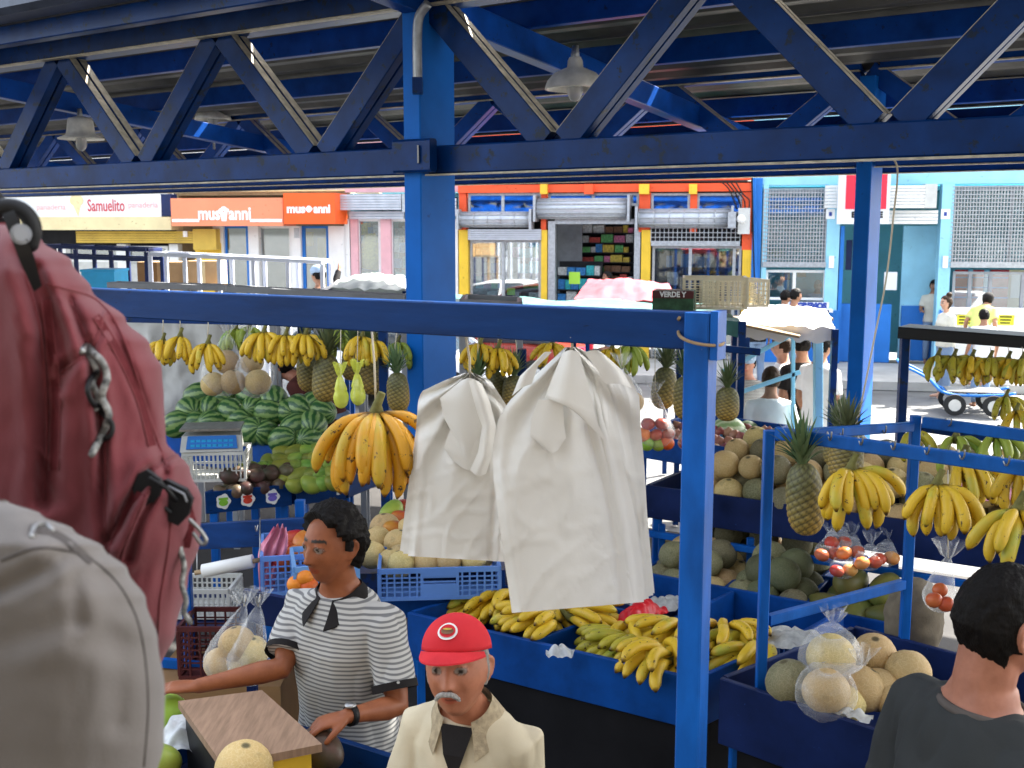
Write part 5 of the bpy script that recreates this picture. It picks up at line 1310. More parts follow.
mb = MB(); mb.box((-.3,-.2,0),(.3,.25,qz.z-.004)); tag(mb.build('storage_box', mt['carddark'], None, loc=(qz.x,qz.y,0)), 'brown box in shadow carrying the maroon crate', 'box')
# hanging bag with melons beside the striped man
for i, (px, py, lab) in enumerate([(221,664,'left'),(237,644,'upper'),(252,652,'right'),(240,668,'lowest')]): fruit('melon', at(px,py,3.75), rnd,'melon','melon','green tinged melon in bags beside striped man, %s' % lab,'melons in bags beside striped man',.78, )
film_bag(at(228,660,3.75), .085,.085, at(244,606,3.8), 'left clear bag of melons hooked beside the striped man','melon bags beside striped man', seed=1, string=at(246,596,3.8))
film_bag(at(250,662,3.70), .080,.085, at(258,606,3.8), 'right clear bag of melons hooked beside the striped man','melon bags beside striped man', seed=2, string=at(260,596,3.8))
hd = empty('hook_board', at(265,598,3.83), 0, 'dark blue board with hooks holding the melon bags', 'board'); 
mb = MB(); mb.bar(at(242,604,3.86), at(330,622,3.84), .02,.12,bev=.003); mb.build('board', mt['bluedark'], hd, world=True)
for px in (246,260): hook_mb(at(px,597,3.82)).build('hook', mt['steel'], hd, world=True)
for px in (250,322): q_ = at(px,620,3.90); mb = MB(); mb.bar((q_.x,q_.y,0),(q_.x,q_.y,q_.z+.03),.035,.035); mb.build('post', mt['bluedark'], hd, world=True)
# --- A: front table with scale board, in front of the striped man
tA = [G(150,735,1.0), G(404,790,1.0), G(404,790,1.0)+V((.14,.42,0)), G(150,735,1.0)+V((.14,.42,0))]
tA = [V((-1.12,2.95,1.02)), V((-.28,2.42,1.02)), V((-.08,2.78,1.02)), V((-.92,3.30,1.02))]
bin_(tA, .14, 'blue tray counter in front of the striped man', 'blue produce counters', mat='bluewoodh', legs=True, cat='market counter')
bc = [G(178,701,1.15), G(262,690,1.15), G(322,744,1.15), G(222,764,1.15)]; cen = sum(bc, V((0,0,0)))/4
mt['wood'] = M('brown wood grain laminate', (.36,.23,.15), .5, scale=9, col2=(.22,.14,.09), stretch=(9,1,1))
bs = empty('board_scale', (cen.x,cen.y,.90), 0, 'yellow and dark scale with brown wood grain board on top', 'scale')
mb = MB(); mb.hexa([q-V((0,0,.022)) for q in bc]+bc); bmm = mb.build('wood_board', mt['wood'], bs, world=True)
sm_ = [cen+(q-cen)*.86 for q in bc]; mb = MB(); mb.hexa([vz(q,.90) for q in sm_]+[vz(q,1.125) for q in sm_]); mb.build('scale_body', mt['yellow'], bs, world=True)
mb = MB(); a_, b_ = vz(sm_[0],1.01), vz(sm_[3],1.01); mb.bar(a_, b_, .012, .21); mb.build('side_plate', mt['black'], bs, world=True)
fruit('melon', G(244,769,1.12), rnd, 'melon','melon','pale cantaloupe at bottom edge in front of wood board','front table fruit',.95)
fruit('lime', G(170,712,1.06), rnd, 'lemon','lemon','yellow green citrus beside the grey pack','front table fruit',1.5)
fruit('mango', G(160,762,1.03), rnd, 'mango','mango','green mango at bottom edge beside the grey pack','front table fruit',1.2)
fruit('avocado', G(322,750,1.06), rnd, 'avocado','avocado','dark avocado by the striped man hand','front table fruit',1.0)
crumple('plastic_bag','filmwhite', G(185,740,1.02), .09,.10,.06,'crumpled grey clear plastic in the front tray','plastic bag',14)
# ================================================================== STREET FRONT
def F(px, py, n=0.0):
    d = ray(px, py); o = V((0,0,CAMH)); P0 = FP+FN*n
    t = (P0-o).dot(FN)/d.dot(FN); p = o+d*t; return (p-FP).dot(FT), p.z
def fbox(u0, u1, z0, z1, n0, n1):
    a = [fpt(u0,n1,z0), fpt(u1,n1,z0), fpt(u1,n0,z0), fpt(u0,n0,z0)]
    b_ = [fpt(u0,n1,z1), fpt(u1,n1,z1), fpt(u1,n0,z1), fpt(u0,n0,z1)]
    return MB().hexa(a+b_)
def prect(px0, py0, px1, py1, n=0):
    u0 = F(px0, (py0+py1)/2, n)[0]; u1 = F(px1, (py0+py1)/2, n)[0]; zt = F((px0+px1)/2, py0, n)[1]; zb = F((px0+px1)/2, py1, n)[1]
    return u0, u1, zb, zt
BASEZ = STREETZ+.14
def bx(name, rect, n0, n1, mat, par, down=False, up=None):
    u0, u1, z0, z1 = prect(*rect, n1)
    if down: z0 = BASEZ
    if up: z1 = up
    return fbox(u0, u1, z0, z1, n0, n1).build(name, mt[mat], par, world=True)
def building(px0, px1, label, cat='shop building', name='shop_building', **k):
    u0, u1, _, _ = prect(px0, 200, px1, 300); o = fpt((u0+u1)/2, 0, BASEZ); r = empty(name, o, 0, label, cat, 'row of shops across the street'); return r
def shell(b, px0, px1, top, mat, matin, depth=2.4, H=6.2):
    """wall above `top` plus side walls, back wall and floor of the shop interior"""
    u0, u1, zb, zt = prect(px0, top, px1, top+10)
    fbox(u0, u1, zt, H, -.3, 0).build('wall', mt[mat], b, world=True)
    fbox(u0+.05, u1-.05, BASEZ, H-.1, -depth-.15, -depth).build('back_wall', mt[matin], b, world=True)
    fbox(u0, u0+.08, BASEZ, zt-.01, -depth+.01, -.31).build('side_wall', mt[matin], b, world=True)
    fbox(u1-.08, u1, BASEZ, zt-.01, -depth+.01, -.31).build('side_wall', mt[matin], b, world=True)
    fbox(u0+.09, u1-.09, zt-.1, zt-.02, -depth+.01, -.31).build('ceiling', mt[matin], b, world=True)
def roller(b, rect, label=None, grille=False, n=.32, brackets=True, down=None, mat='shut'):
    """rolled-up shutter drum with ribs"""
    u0, u1, z0, z1 = prect(*rect, n); r = (z1-z0)/2; zc = (z0+z1)/2; mb = MB()
    rings = []; nn = 28
    a = fpt(u0, n-r, zc); c = fpt(u1, n-r, zc)
    mb.tube([a, c], r*.94, nn)
    o = mb.build('shutter_roll', mt[mat], b, world=True)
    rb = MB()
    if grille:
        k = int((u1-u0)/.28)
        for i in range(k+1):
            q = fpt(u0+(u1-u0)*i/k, n-r, zc); rb.tube([q, q+FT*.02], r*1.03, 20)
        for i in range(9):
            ang = i*2*math.pi/9; off = V((0,0,math.sin(ang)*r))+FN*math.cos(ang)*r; rb.tube([a+off, c+off], .014, 5)
    else:
        for i in range(14):
            ang = i*2*math.pi/14; off = V((0,0,math.sin(ang)*r*.96))+FN*math.cos(ang)*r*.96; rb.tube([a+off, c+off], .018, 5)
    rb.build('rib', mt['galv'], o, world=True)
    if brackets:
        for u in (u0-.06, u1+.02): fbox(u, u+.05, z0-.05, z1+.06, n-2*r-.02, n+.02).build('shutter_bracket', mt['galv'], b, world=True)
def grille(b, rect, nx, ny, n=.06, mat='galv', t=.016, name='security_grille'):
    u0, u1, z0, z1 = prect(*rect, n); mb = MB()
    for i in range(nx+1):
        u = u0+(u1-u0)*i/nx; mb.merge(fbox(u-t/2, u+t/2, z0, z1, n-.012, n))
    for j in range(ny+1):
        z = z0+(z1-z0)*j/ny; mb.merge(fbox(u0, u1, z-t/2, z+t/2, n+.001, n+.012))
    return mb.build(name, mt[mat], b, world=True)
def slats(b, rect, k, n, mat='shut', name='roller_shutter', deep=.05):
    u0, u1, z0, z1 = prect(*rect, n); mb = MB()
    for j in range(k):
        a, c = z0+(z1-z0)*j/k, z0+(z1-z0)*(j+1)/k; h = (c-a)
        mb.merge(fbox(u0, u1, a+.12*h, c-.12*h, n-deep, n)); mb.merge(fbox(u0, u1, a-.02*h, a+.14*h, n-deep, n-.018))
    return mb.build(name, mt[mat], b, world=True)
def window(b, rect, bars=(), n=-.05, fm='white', t=.05, down=False, hb_=()):
    u0, u1, z0, z1 = prect(*rect, n)
    if down: z0 = BASEZ+.02
    mb = MB(); mb.merge(fbox(u0, u0+t, z0, z1, n-.05, n)); mb.merge(fbox(u1-t, u1, z0, z1, n-.05, n))
    mb.merge(fbox(u0+t, u1-t, z1-t, z1, n-.05, n)); mb.merge(fbox(u0+t, u1-t, z0, z0+t, n-.05, n))
    for f in bars: u = u0+(u1-u0)*f; mb.merge(fbox(u-t*.6, u+t*.6, z0+t, z1-t, n-.045, n+.004))
    for f in hb_: z = z0+(z1-z0)*f; mb.merge(fbox(u0+t, u1-t, z-t*.4, z+t*.4, n-.045, n+.006))
    w_ = mb.build('window', mt[fm], b, world=True)
    fbox(u0+t, u1-t, z0+t, z1-t, n-.03, n-.022).build('pane', mt['glass'], w_, world=True)
    return w_
def facetext(s, px, py, size_px, mat, par, n, name='lettering', xs=1, bold=0):
    u, z = F(px, py, n); _, z2 = F(px, py+size_px, n); h = z-z2
    p = fpt(u, n+.004, z)-par.location; q = par.parent
    while q is not None: p -= q.location; q = q.parent
    return lettering(s, h, mt[mat], par, p, (R(90), 0, math.atan2(FT.y, FT.x)), name, xs=xs, bold=bold, extrude=.003)
mt['signred'] = M('faded red letters', (.55,.08,.10), .5, var=.1); mt['lettpink'] = M('faded pink letters', (.75,.42,.42), .5, var=.1)
mt['lettwhite'] = M('white letters', (.85,.84,.82), .5, var=.02); mt['letblack'] = M('black letters', (.02,.02,.02), .5, var=.02)
mt['coldwhite'] = M('white sign face', (.72,.74,.76), .5, var=.04); mt['signblue'] = M('blue letters', (.03,.06,.30), .5, var=.05)
# --- A bakery (far left)
b = building(-130, 168, 'white and cream bakery shop with a white name sign at far left')
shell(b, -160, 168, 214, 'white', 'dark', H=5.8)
sg = bx('name_sign', (-60,196,161,217), .02, .30, 'coldwhite', b)
facetext('Samuelito', 106, 206, 17, 'signred', sg, .302, xs=.62, bold=.004); facetext('panaderia', 51, 207, 9, 'lettpink', sg, .302, xs=.95); facetext('panaderia', 143, 205, 9, 'lettpink', sg, .302, xs=.95)
u, z = F(77, 206, .3); mb = MB(); mb.add([fpt(u-.13,.306,z+.10), fpt(u+.12,.306,z+.10), fpt(u+.02,.306,z-.24)], [(0,1,2)]); mb.add([fpt(u+.0+.17*math.cos(a),.308,z+.12+.13*math.sin(a)) for a in [i*math.pi/8 for i in range(16)]], [tuple(range(16))]); mb.build('emblem', mt['cream'], sg, world=True)
bx('sign_end', (161,194,171,216), .0, .28, 'darkblue', b)
bx('awning_board', (20,217,171,230), .02, .55, 'cream', b)
slats(b, (76,231,193,243), 5, .20, 'gold'); bx('shutter_box', (193,229,216,250), .0, .22, 'gold', b)
bx('plate', (183,231,187,237), .2, .235, 'lettwhite', b)
for x in (35, 58, 118, 170): bx('pillar', (x,244,x+9,300), -.2, .0, 'white', b, down=True)
bx('counter', (45,262,165,300), -.35, -.1, 'lgrey', b, down=True)
window(b, (68,246,118,262), (.5,), -.10); window(b, (127,246,168,264), (.5,), -.10)
bx('side_pillar', (196,243,222,300), -.2, .02, 'yellow', b, down=True)
# --- B orange sign shop
b = building(172, 345, 'white bakery shop with a bright orange wrap around sign')
shell(b, 168, 345, 190, 'white', 'beige', H=5.8)
sg = bx('name_sign', (171,198,283,226), .02, .70, 'salmon', b)
facetext('mus', 209, 214, 18, 'lettwhite', sg, .702, bold=.012, xs=.82); facetext('anni', 240, 214, 18, 'lettwhite', sg, .702, bold=.012, xs=.82)
u, z = F(224, 214, .7); mb = MB()
for dx, dz, r in ((-.06,.08,.06),(0,.11,.07),(.06,.08,.06)): mb.add([fpt(u+dx+r*math.cos(a),.705+abs(dx)*.02+r*.02,z+dz+r*.7*math.sin(a)) for a in [i*math.pi/7 for i in range(14)]], [tuple(range(14))])
mb.add([fpt(u-.085,.708,z+.04), fpt(u+.085,.708,z+.04), fpt(u+.055,.708,z-.15), fpt(u-.055,.708,z-.15)], [(0,1,2,3)]); mb.build('emblem', mt['lettwhite'], sg, world=True)
bx('stripe', (172,219,199,222), .69, .712, 'lettwhite', sg); bx('stripe', (250,219,282,222), .69, .712, 'lettwhite', sg)
sg = bx('name_sign', (283.5,193,335,224), .02, .76, 'orange', b)
facetext('mus', 296, 209, 12, 'lettwhite', sg, .762, bold=.01); facetext('anni', 322, 209, 12, 'lettwhite', sg, .762, bold=.01, xs=.9)
u, z = F(309, 210, .76); mb = MB(); mb.add([fpt(u+.07*math.cos(a)*(1+.2*math.cos(4*a)),.765,z+.02+.07*math.sin(a)) for a in [i*math.pi/10 for i in range(20)]], [tuple(range(20))]); mb.build('emblem', mt['lettwhite'], sg, world=True)
for x0, x1 in ((214,224),(249,259),(292,301),(329,346)): bx('pillar', (x0,226,x1,300), -.2, .01, 'white', b, down=True)
window(b, (224,226,249,300), (.1,), -.08, 'mblue', down=True); window(b, (301,226,329,300), (.12,), -.08, 'mblue', down=True); window(b, (259,226,292,300), (), -.12, down=True)
bx('display', (302,232,312,246), -.5, -.4, 'yellow', b); bx('display', (318,238,327,300), -.8, -.6, 'gold', b, down=True)
bx('plate', (294,228,299,238), .005, .02, 'galv', b)
# --- C pink shop
b = building(345, 457, 'pink framed shop with grey roller shutter beside the column')
shell(b, 345, 458, 192, 'pink', 'teal', H=5.8)
slats(b, (338,194,401,210), 6, .45); slats(b, (349,211,404,219), 3, .22)
bx('roll_box', (402,194,409,212), .0, .44, 'galv', b); slats(b, (410,198,456,216), 5, .30)
for x0, x1, m__ in ((345,350,'white'),(351,358,'pink'),(381,391,'pink'),(430,438,'pink'),(452,458,'white')): bx('pillar', (x0,219,x1,300), -.2, .01, m__, b, down=True)
window(b, (358,219,381,300), (), -.08, down=True); window(b, (391,219,430,300), (.5,), -.08, down=True)
rnd = random.Random(5)
pk = {}
for nm_, c_ in (('blue',(.05,.25,.6)),('teal',(.05,.5,.55)),('green',(.15,.5,.15)),('red',(.6,.08,.06)),('yellow',(.75,.55,.08)),('white',(.7,.7,.68)),('pink',(.7,.2,.35)),('brown',(.25,.12,.06))): mt['pk'+nm_] = M('printed %s pack' % nm_, c_, .5, var=.5, scale=30); pk[nm_] = mt['pk'+nm_]
names_ = list(pk)
PC = {}; REST = {}
def shelf_stock(b, rect, rows, n, lab='stock', cols=18, kinds=None, prob=1):
    """products on shelves; each row of packs shares the shelf part"""
    u0, u1, z0, z1 = prect(*rect, n)
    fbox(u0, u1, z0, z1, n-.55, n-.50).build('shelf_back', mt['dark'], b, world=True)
    groups = {k: MB() for k in (kinds or names_)}
    sh = MB()
    for j in range(rows):
        za, zb_ = z0+(z1-z0)*j/rows, z0+(z1-z0)*(j+1)/rows; sh.merge(fbox(u0, u1, za, za+.02, n-.5, n-.02))
        u = u0+.03
        while u < u1-.12:
            w_ = rnd.uniform(.10,.30); h = (zb_-za)*rnd.uniform(.5,.88); k = rnd.choice(list(groups))
            if rnd.random() < prob:
                bb_ = fbox(u, min(u+w_*.92, u1-.02), za+.021, za+.02+h, n-.35, n-.06-rnd.uniform(0,.08))
                if PC.get(b.name, 0) < 100: bb_.build('product_pack', mt['pk'+k], b, world=True); PC[b.name] = PC.get(b.name, 0)+1
                else: groups[k].merge(bb_)
            u += w_
    sh.build('shelf', mt['dark'], b, world=True)
    rest = MB()
    for k, g in groups.items(): rest.merge(g)
    if rest.v: REST.setdefault(b.name, (b, []))[1].append(rest)
shelf_stock(b, (359,222,381,276), 4, -.5, kinds=['blue','teal','white','yellow'])
u, z = F(371, 250, -.4); mb = MB(); mb.tube([fpt(u-.05,-.4,z-.4), fpt(u+.03,-.4,z), fpt(u-.02,-.4,z+.35)], [.2,.28,.12], 12); mb.build('display_figure', mt['pkyellow'], b, world=True)
shelf_stock(b, (392,222,429,285), 4, -.6, kinds=['teal','blue','white'])
# --- D red and yellow variety shop
b = building(458, 752, 'red and yellow framed variety shop with rolled metal shutters')
shell(b, 458, 752, 181, 'red', 'dark', H=5.8, depth=3.2)
bx('fascia', (458,184,752,192), -.02, .10, 'red', b); bx('cornice', (462,179,560,183), .0, .14, 'pink', b)
for x0, x1, y in ((459,466,192),(541,546,192),(639,650,192),(690,697,192),(742,752,192)):
    bx('pillar', (x0,y,x1,232), -.2, .04, 'red', b)
for x0, x1 in ((459,468),(541,547),(641,650)): bx('pillar', (x0,230,x1,300), -.2, .05, 'yellow', b, down=True)
bx('pillar', (742,232,752,250), -.2, .045, 'red', b); bx('pillar', (742,250,752,300), -.2, .05, 'yellow', b, down=True)
for x0, x1 in ((541,546),(640,648),(690,696),(585,592)):
    bx('corbel', (x0-1,184,x1+1,194), .0, .22, 'yellow' if x0 != 585 else 'red', b)
window(b, (468,193,541,214), (.48,), -.06, 'galv'); window(b, (548,193,639,206), (.5,), -.06, 'galv'); window(b, (651,193,690,214), (), -.06, 'galv'); window(b, (697,193,742,214), (), -.06, 'galv')
roller(b, (459,212,528,227), grille=True); roller(b, (536,198,626,219)); roller(b, (638,209,730,227), grille=True)
slats(b, (468,229,541,240), 5, .10)
grille(b, (651,228,740,242), 20, 3, .05); bx('grille_bar', (651,241,740,246), .0, .07, 'galv', b)
window(b, (470,240,541,300), (.47,), -.08, 'galv', down=True); window(b, (652,246,741,300), (.43,.92), -.08, 'galv', down=True)
bx('door_frame', (548,221,555,300), -.2, .02, 'galv', b, down=True); bx('door_frame', (634,221,640,300), -.2, .02, 'galv', b, down=True); bx('door_head', (555,219,634,224), -.2, .02, 'galv', b)
bx('side_panel', (557,224,582,300), -1.6, -1.55, 'grey', b, down=True)
shelf_stock(b, (580,224,633,302), 8, -1.8, kinds=['red','brown','yellow','white','green','pink','blue'])
shelf_stock(b, (556,262,600,305), 3, -1.0, kinds=['blue','white','teal','green'])
shelf_stock(b, (473,243,503,305), 4, -.8, kinds=['green','white','teal','blue','pink'], prob=.8)
shelf_stock(b, (510,243,540,305), 4, -.9, kinds=['green','white','pink','teal'], prob=.7)
shelf_stock(b, (654,250,740,305), 3, -1.6, kinds=['blue','white','brown'], prob=.5)
o_ = bx('price_card', (570,273,581,283), -.5, -.49, 'lime_', b) if 'lime_' in mt else None
mt['limecard'] = M('fluorescent green card', (.45,.80,.08), .6, var=.03)
bx('price_card', (569,272,580,284), -.5, -.49, 'limecard', b); bx('price_card', (507,288,515,295), -.5, -.49, 'limecard', b)
for b_r, ms_ in REST.values():
    o_ = MB()
    for m__ in ms_: o_.merge(m__)
    tag(o_.build('product_packs', mt['pkbrown'], b_r, world=True), kind='stuff')
# meter box with cables at the corner
mbx = empty('meter_box', fpt(*[F(742,222,.4)[0]], .3, F(742,222,.4)[1]), 0, 'grey electricity meter boxes with loose cables at the corner', 'meter box')
bx('box', (728,212,736,228), .30, .42, 'galv', mbx); bx('box', (738,208,750,234), .12, .34, 'lgrey', mbx)
u, z = F(741, 219, .36); mb = MB(); mb.ball(fpt(u,.34,z), .09, 14, 10); mb.build('meter_dial', mt['white'], mbx, world=True)
for s_ in range(4):
    pts = [fpt(*[F(720+5*s_+dx, py, .25)[0]], .25, F(720+5*s_+dx, py, .25)[1]) for dx, py in ((0,181),(8,188+s_*2),(14,200),(17-s_,209))]
    mb = MB(); mb.tube(cr(pts,5), .014, 5); mb.build('cable', mt['black'], mbx, world=True)
for s_ in range(3):
    pts = [fpt(F(x,py,.16)[0], .16, F(x,py,.16)[1]) for x, py in ((752+s_*1.6,178),(753+s_*1.4,230),(755+s_,300),(754+s_,340))]
    mb = MB(); mb.tube(cr(pts,4), .018, 5); mb.build('cable', mt['mblue'] if s_ else mt['black'], mbx, world=True)
# --- E light blue bank-like shop
b = building(752, 1100, 'light blue shop with big window grilles and dark blue base')
shell(b, 752, 1130, 184, 'lblue', 'teal', H=5.8, depth=2.2)
bx('corner_post', (752,178,761,300), -.2, .06, 'mblue', b, down=True)
for x0, x1 in ((825,838),(938,950)): bx('pillar', (x0,184,x1,366), -.25, .05, 'lblue', b, down=True)
for x0, x1 in ((761,838),(938,950),(950,1110)): bx('base_wall', (x0,310,x1,372), -.26, .072, 'mblue', b, down=True)
bx('pillar', (761,184,766,366), -.25, .045, 'lblue', b, down=True)
grille(b, (763,189,826,267), 21, 20, .05); bx('grille_rail', (763,262,826,267), .05, .08, 'galv', b)
grille(b, (951,186,1100,267), 48, 20, .05); bx('grille_rail', (951,262,1100,268), .05, .08, 'galv', b)
window(b, (765,270,826,300), (.48,), -.05); window(b, (952,272,1100,312), (.12,.26,.48,.62), -.05, 'grey')
window(b, (765,190,826,266), (), -.12, 'grey'); window(b, (952,187,1100,266), (.4,), -.12, 'grey')
bx('red_panel', (955,270,985,312), -.9, -.8, 'redwall', b); bx('red_panel', (990,270,1008,312), -.9, -.8, 'redwall', b); bx('bar', (968,270,972,312), -.6, -.5, 'lblue', b); bx('bar', (984,270,988,312), -.6, -.5, 'lblue', b)
bx('wall_panel', (1008,270,1060,312), -1.0, -.95, 'cream', b); bx('notice', (1011,275,1022,298), -.9, -.89, 'lettwhite', b)
for y in (277, 287, 297): bx('bar', (955,y,1008,y+1.2), -.2, -.18, 'mblue', b)
slats(b, (825,185,838,208), 7, .25, 'white'); slats(b, (889,185,925,208), 7, .35, 'white'); bx('roll_box', (925,184,937,208), .0, .36, 'lgrey', b)
slats(b, (888,210,938,224), 4, .15, 'white')
bx('door_jamb', (838,226,842,366), -.2, .02, 'mblue', b, down=True)
bx('counter_front', (838,304,890,372), -.45, -.3, 'mblue', b, down=True); bx('inner_wall', (902,226,937,300), -.9, -.8, 'lblue', b, down=True)
bx('dado', (900,306,938,372), -.82, -.76, 'mblue', b, down=True); bx('notice', (884,272,897,290), -.5, -.49, 'lettwhite', b)
bx('picture', (846,240,852,270), -.6, -.57, 'darkblue', b); bx('picture', (784,272,790,280), -1.2, -1.17, 'plank', b); bx('picture', (797,272,806,277), -1.2, -1.17, 'plank', b)
sg = bx('hanging_sign', (838,172,890,224), .45, .60, 'coldwhite', b); bx('red_field', (846,171,886,209), .585, .615, 'red2', sg) if 'red2' in mt else None
mt['red2'] = M('bright red sign', (.75,.03,.06), .4, var=.04); bx('red_field', (846,171,887,209), .595, .615, 'red2', sg)
facetext('EXPRESE', 867, 215, 8, 'letblack', sg, .602, xs=1.0, bold=.01)
for x in (826, 941): 
    pl_ = bx('number_plate', (x,209,x+9,219), .05, .07, 'lettwhite', b); bx('mark', (x+3,212,x+6,216), .07, .075, 'signblue', pl_)
for x in (829, 943): bx('switch_box', (x,256,x+5,268), .05, .10, 'lettwhite', b)
bx('name_sign', (786,302,829,310), .07, .10, 'coldwhite', b); sgx = [c for c in b.children if c.name.startswith('name_sign')][-1]
facetext('NIGREMOS', 808, 306, 8, 'signblue', sgx, .102, xs=.9, bold=.012)
bx('window_shelf', (752,309,833,312), .05, .45, 'lettwhite', b)
# glare light tube in window
# counter table with yellow signs on the pavement
def fg(px, py, n): u, z = F(px, py, n); return fpt(u, n, z)
ct = empty('street_counter', fpt(F(990,330,3)[0], 3, STREETZ), 0, 'white street counter with yellow notices in front of red windows', 'counter')
bx('counter_top', (950,311,1060,315), 2.2, 3.0, 'white', ct); bx('counter_front', (952,315,1060,365), 2.85, 2.95, 'white', ct)
mt['yellow2'] = M('yellow notice', (.80,.75,.05), .5, var=.05)
for x0, x1 in ((957,976),(998,1014)):
    s_ = bx('notice', (x0,315,x1,325), 2.955, 2.965, 'yellow2', ct)
    for r_ in range(3): bx('print_line', (x0+2,316.3+r_*3,x1-2-r_,317.6+r_*3), 2.965, 2.969, 'letblack', s_)
# --- vehicles, tarps and boxes on the street between
def car(loc, rz, label, paint, scale=1.0):
    root = empty('parked_car', loc, rz, label, 'car', 'cars parked along the street')
    mb = MB()
    secs = []   # along x length 4.2
    for x, zt, zb_, w_ in ((-2.1,.62,.35,.70),(-1.95,.78,.22,.80),(-1.2,.90,.20,.84),(-.2,.94,.20,.85),(.9,.93,.20,.85),(1.7,.90,.22,.82),(2.05,.80,.30,.75)):
        secs.append([V((x, math.copysign(abs(math.cos(a))**.5, math.cos(a))*w_, (zt+zb_)/2+math.copysign(abs(math.sin(a))**.6, math.sin(a))*(zt-zb_)/2)) for a in [2*math.pi*i/20 for i in range(20)]])
    mb.rings(secs); mb.build('car_body', mt[paint], root)
    mb = MB(); cab = []
    for x, zt, w_ in ((-1.35,.92,.70),(-.75,1.36,.62),(-.2,1.44,.60),(.6,1.43,.60),(1.15,1.32,.60),(1.65,.92,.70)):
        cab.append([V((x, y, z)) for y, z in ((-w_-.08,.88),(-w_,zt-.06),(-w_+.10,zt),(w_-.10,zt),(w_,zt-.06),(w_+.08,.88))])
    mb.rings(cab); mb.build('glasshouse', mt['blackglass'], root)
    mb = MB(); rf = []
    for x, zt, w_ in ((-.80,1.365,.60),(-.2,1.458,.60),(.6,1.448,.60),(1.17,1.335,.58)):
        rf.append([V((x, y, z)) for y, z in ((-w_,zt-.045),(-w_+.10,zt+.008),(w_-.10,zt+.008),(w_,zt-.045))])
    mb.rings(rf); rr = mb.build('car_roof', mt[paint], root)
    mb = MB()
    for s in (-1, 1):
        for a, c in (((-.78,s*.605,1.33),(-1.36,s*.775,.90)),((.25,s*.61,1.40),(.30,s*.78,.92)),((1.15,s*.60,1.30),(1.65,s*.775,.90))): mb.bar(a, c, .05, .04)
    mb.build('pillar', mt[paint], root)
    for x in (-1.3, 1.3):
        for s in (-1, 1):
            mb = MB(); mb.tube([(x, s*.66, .31), (x, s*.86, .31)], .31, 24); wl = mb.build('wheel', mt['rubber'], root)
            mb = MB(); mb.tube([(x, s*.80, .31), (x, s*.872, .31)], .18, 16); mb.build('rim', mt['galv'], wl)
    for s in (-1, 1):
        mb = MB(); mb.ball((-2.03, s*.55, .66), (.08,.14,.07), 12, 8); mb.build('headlight', mt['bulb'], root)
        mb = MB(); mb.box((1.98,s*.55-.12,.68),(2.10,s*.55+.12,.82)); mb.build('tail_light', mt['red2'], root)
    return root
mt['blackglass'] = M('dark car glass', (.03,.045,.06), .06, var=.1, spec=.8)
rzf = math.atan2(FT.y, FT.x)
p_ = fpt(F(470,290,3.8)[0], 3.8, STREETZ); car(p_, rzf, 'maroon parked car behind the thick blue column', 'carred')
p_ = fpt(F(385,290,5.4)[0], 5.4, STREETZ); car(p_, rzf+R(180), 'white parked car under tarps left of the thick column', 'carwhite')
def tarp(label, pts, mat, sag=.1, n=24, Y=None, name='tarpaulin', legs=True):
    """pts: 4 px,py,Y corners in order FL FR BR BL; a real sagging sheet on one pole"""
    c_ = [at(*q) for q in pts]; root = empty(name, ((c_[0].x+c_[2].x)/2, (c_[0].y+c_[2].y)/2, 0), 0, label, 'tarpaulin'); rows = []
    for j in range(n+1):
        v = j/n; rows.append([(c_[0].lerp(c_[1], i/n)).lerp(c_[3].lerp(c_[2], i/n), v)+V((0,0,-sag*math.sin(math.pi*v)*math.sin(math.pi*i/n)+.03*noise.noise(V((i*.4,j*.4,len(label)))))) for i in range(n+1)])
    mb = MB(); mb.rings(rows, caps=False, closed=False)
    # hanging valance
    f = rows[0]; mb.rings([f, [q+V((0,0,-.12-.02*math.sin(i*1.3))) for i, q in enumerate(f)]], caps=False, closed=False)
    mb.build('sheet', mt[mat], root, world=True)
    if legs:
        for q in c_: m2 = MB(); m2.bar((q.x,q.y,STREETZ+.0), (q.x,q.y,q.z-.01), .05,.05); m2.build('pole', mt['bluesteel'], root, world=True)
    return root
tarp('pale green tarpaulin stretched over the stalls right of the thick column', [(452,312,8.2),(742,320,7.6),(712,304,10.2),(452,296,11.0)], 'tealtarp', .06)
tarp('pink sun faded tarpaulin over a stall below the variety shop door', [(574,299,10.6),(680,302,10.2),(668,283,12.4),(588,280,12.8)], 'pinktarp', -.10)
tarp('white blue striped tarpaulin over a stall left of the thick column', [(300,300,9.5),(420,302,9.0),(420,277,12.0),(345,277,12.6)], 'whitetarp', .15)
tarp('grey white cover laid on a stall frame, left of centre', [(330,288,11.0),(405,290,10.8),(405,276,13.0),(350,276,13.2)], 'lgreytarp', -.08)
tarp('white awning sheet burnt by sun beside the front post', [(735,324,9.2),(835,328,8.9),(826,309,11.0),(748,303,11.3)], 'whitesheet', -.04)
aw = at(735,335,9.3)
wf = empty('market_stall', (aw.x,aw.y,0), 0, 'light steel and wood frame with slanted bars right of the front post', 'stall frame')
frame_bars(wf, [(at(735,331,9.3), at(832,333,9.0), .05,.05,'rail'), (at(818,328,9.05), at(818,555,9.05), .075,.065,'post'),(at(793,336,9.3), at(793,545,9.3), .03,.03,'post'),(at(722,372,9.3), at(800,330,9.3), .03,.035,'brace'),(at(732,395,9.3), at(800,372,9.3), .03,.035,'brace')], 'lblue')
mb = MB()
for i in range(5):
    a_ = at(735-2+i*.2, 322-i*1.0, 9.1+.40*i); c_ = at(800+i*8, 336-i*4.4, 8.95+.40*i); mb.bar(a_, c_, .22, .02)
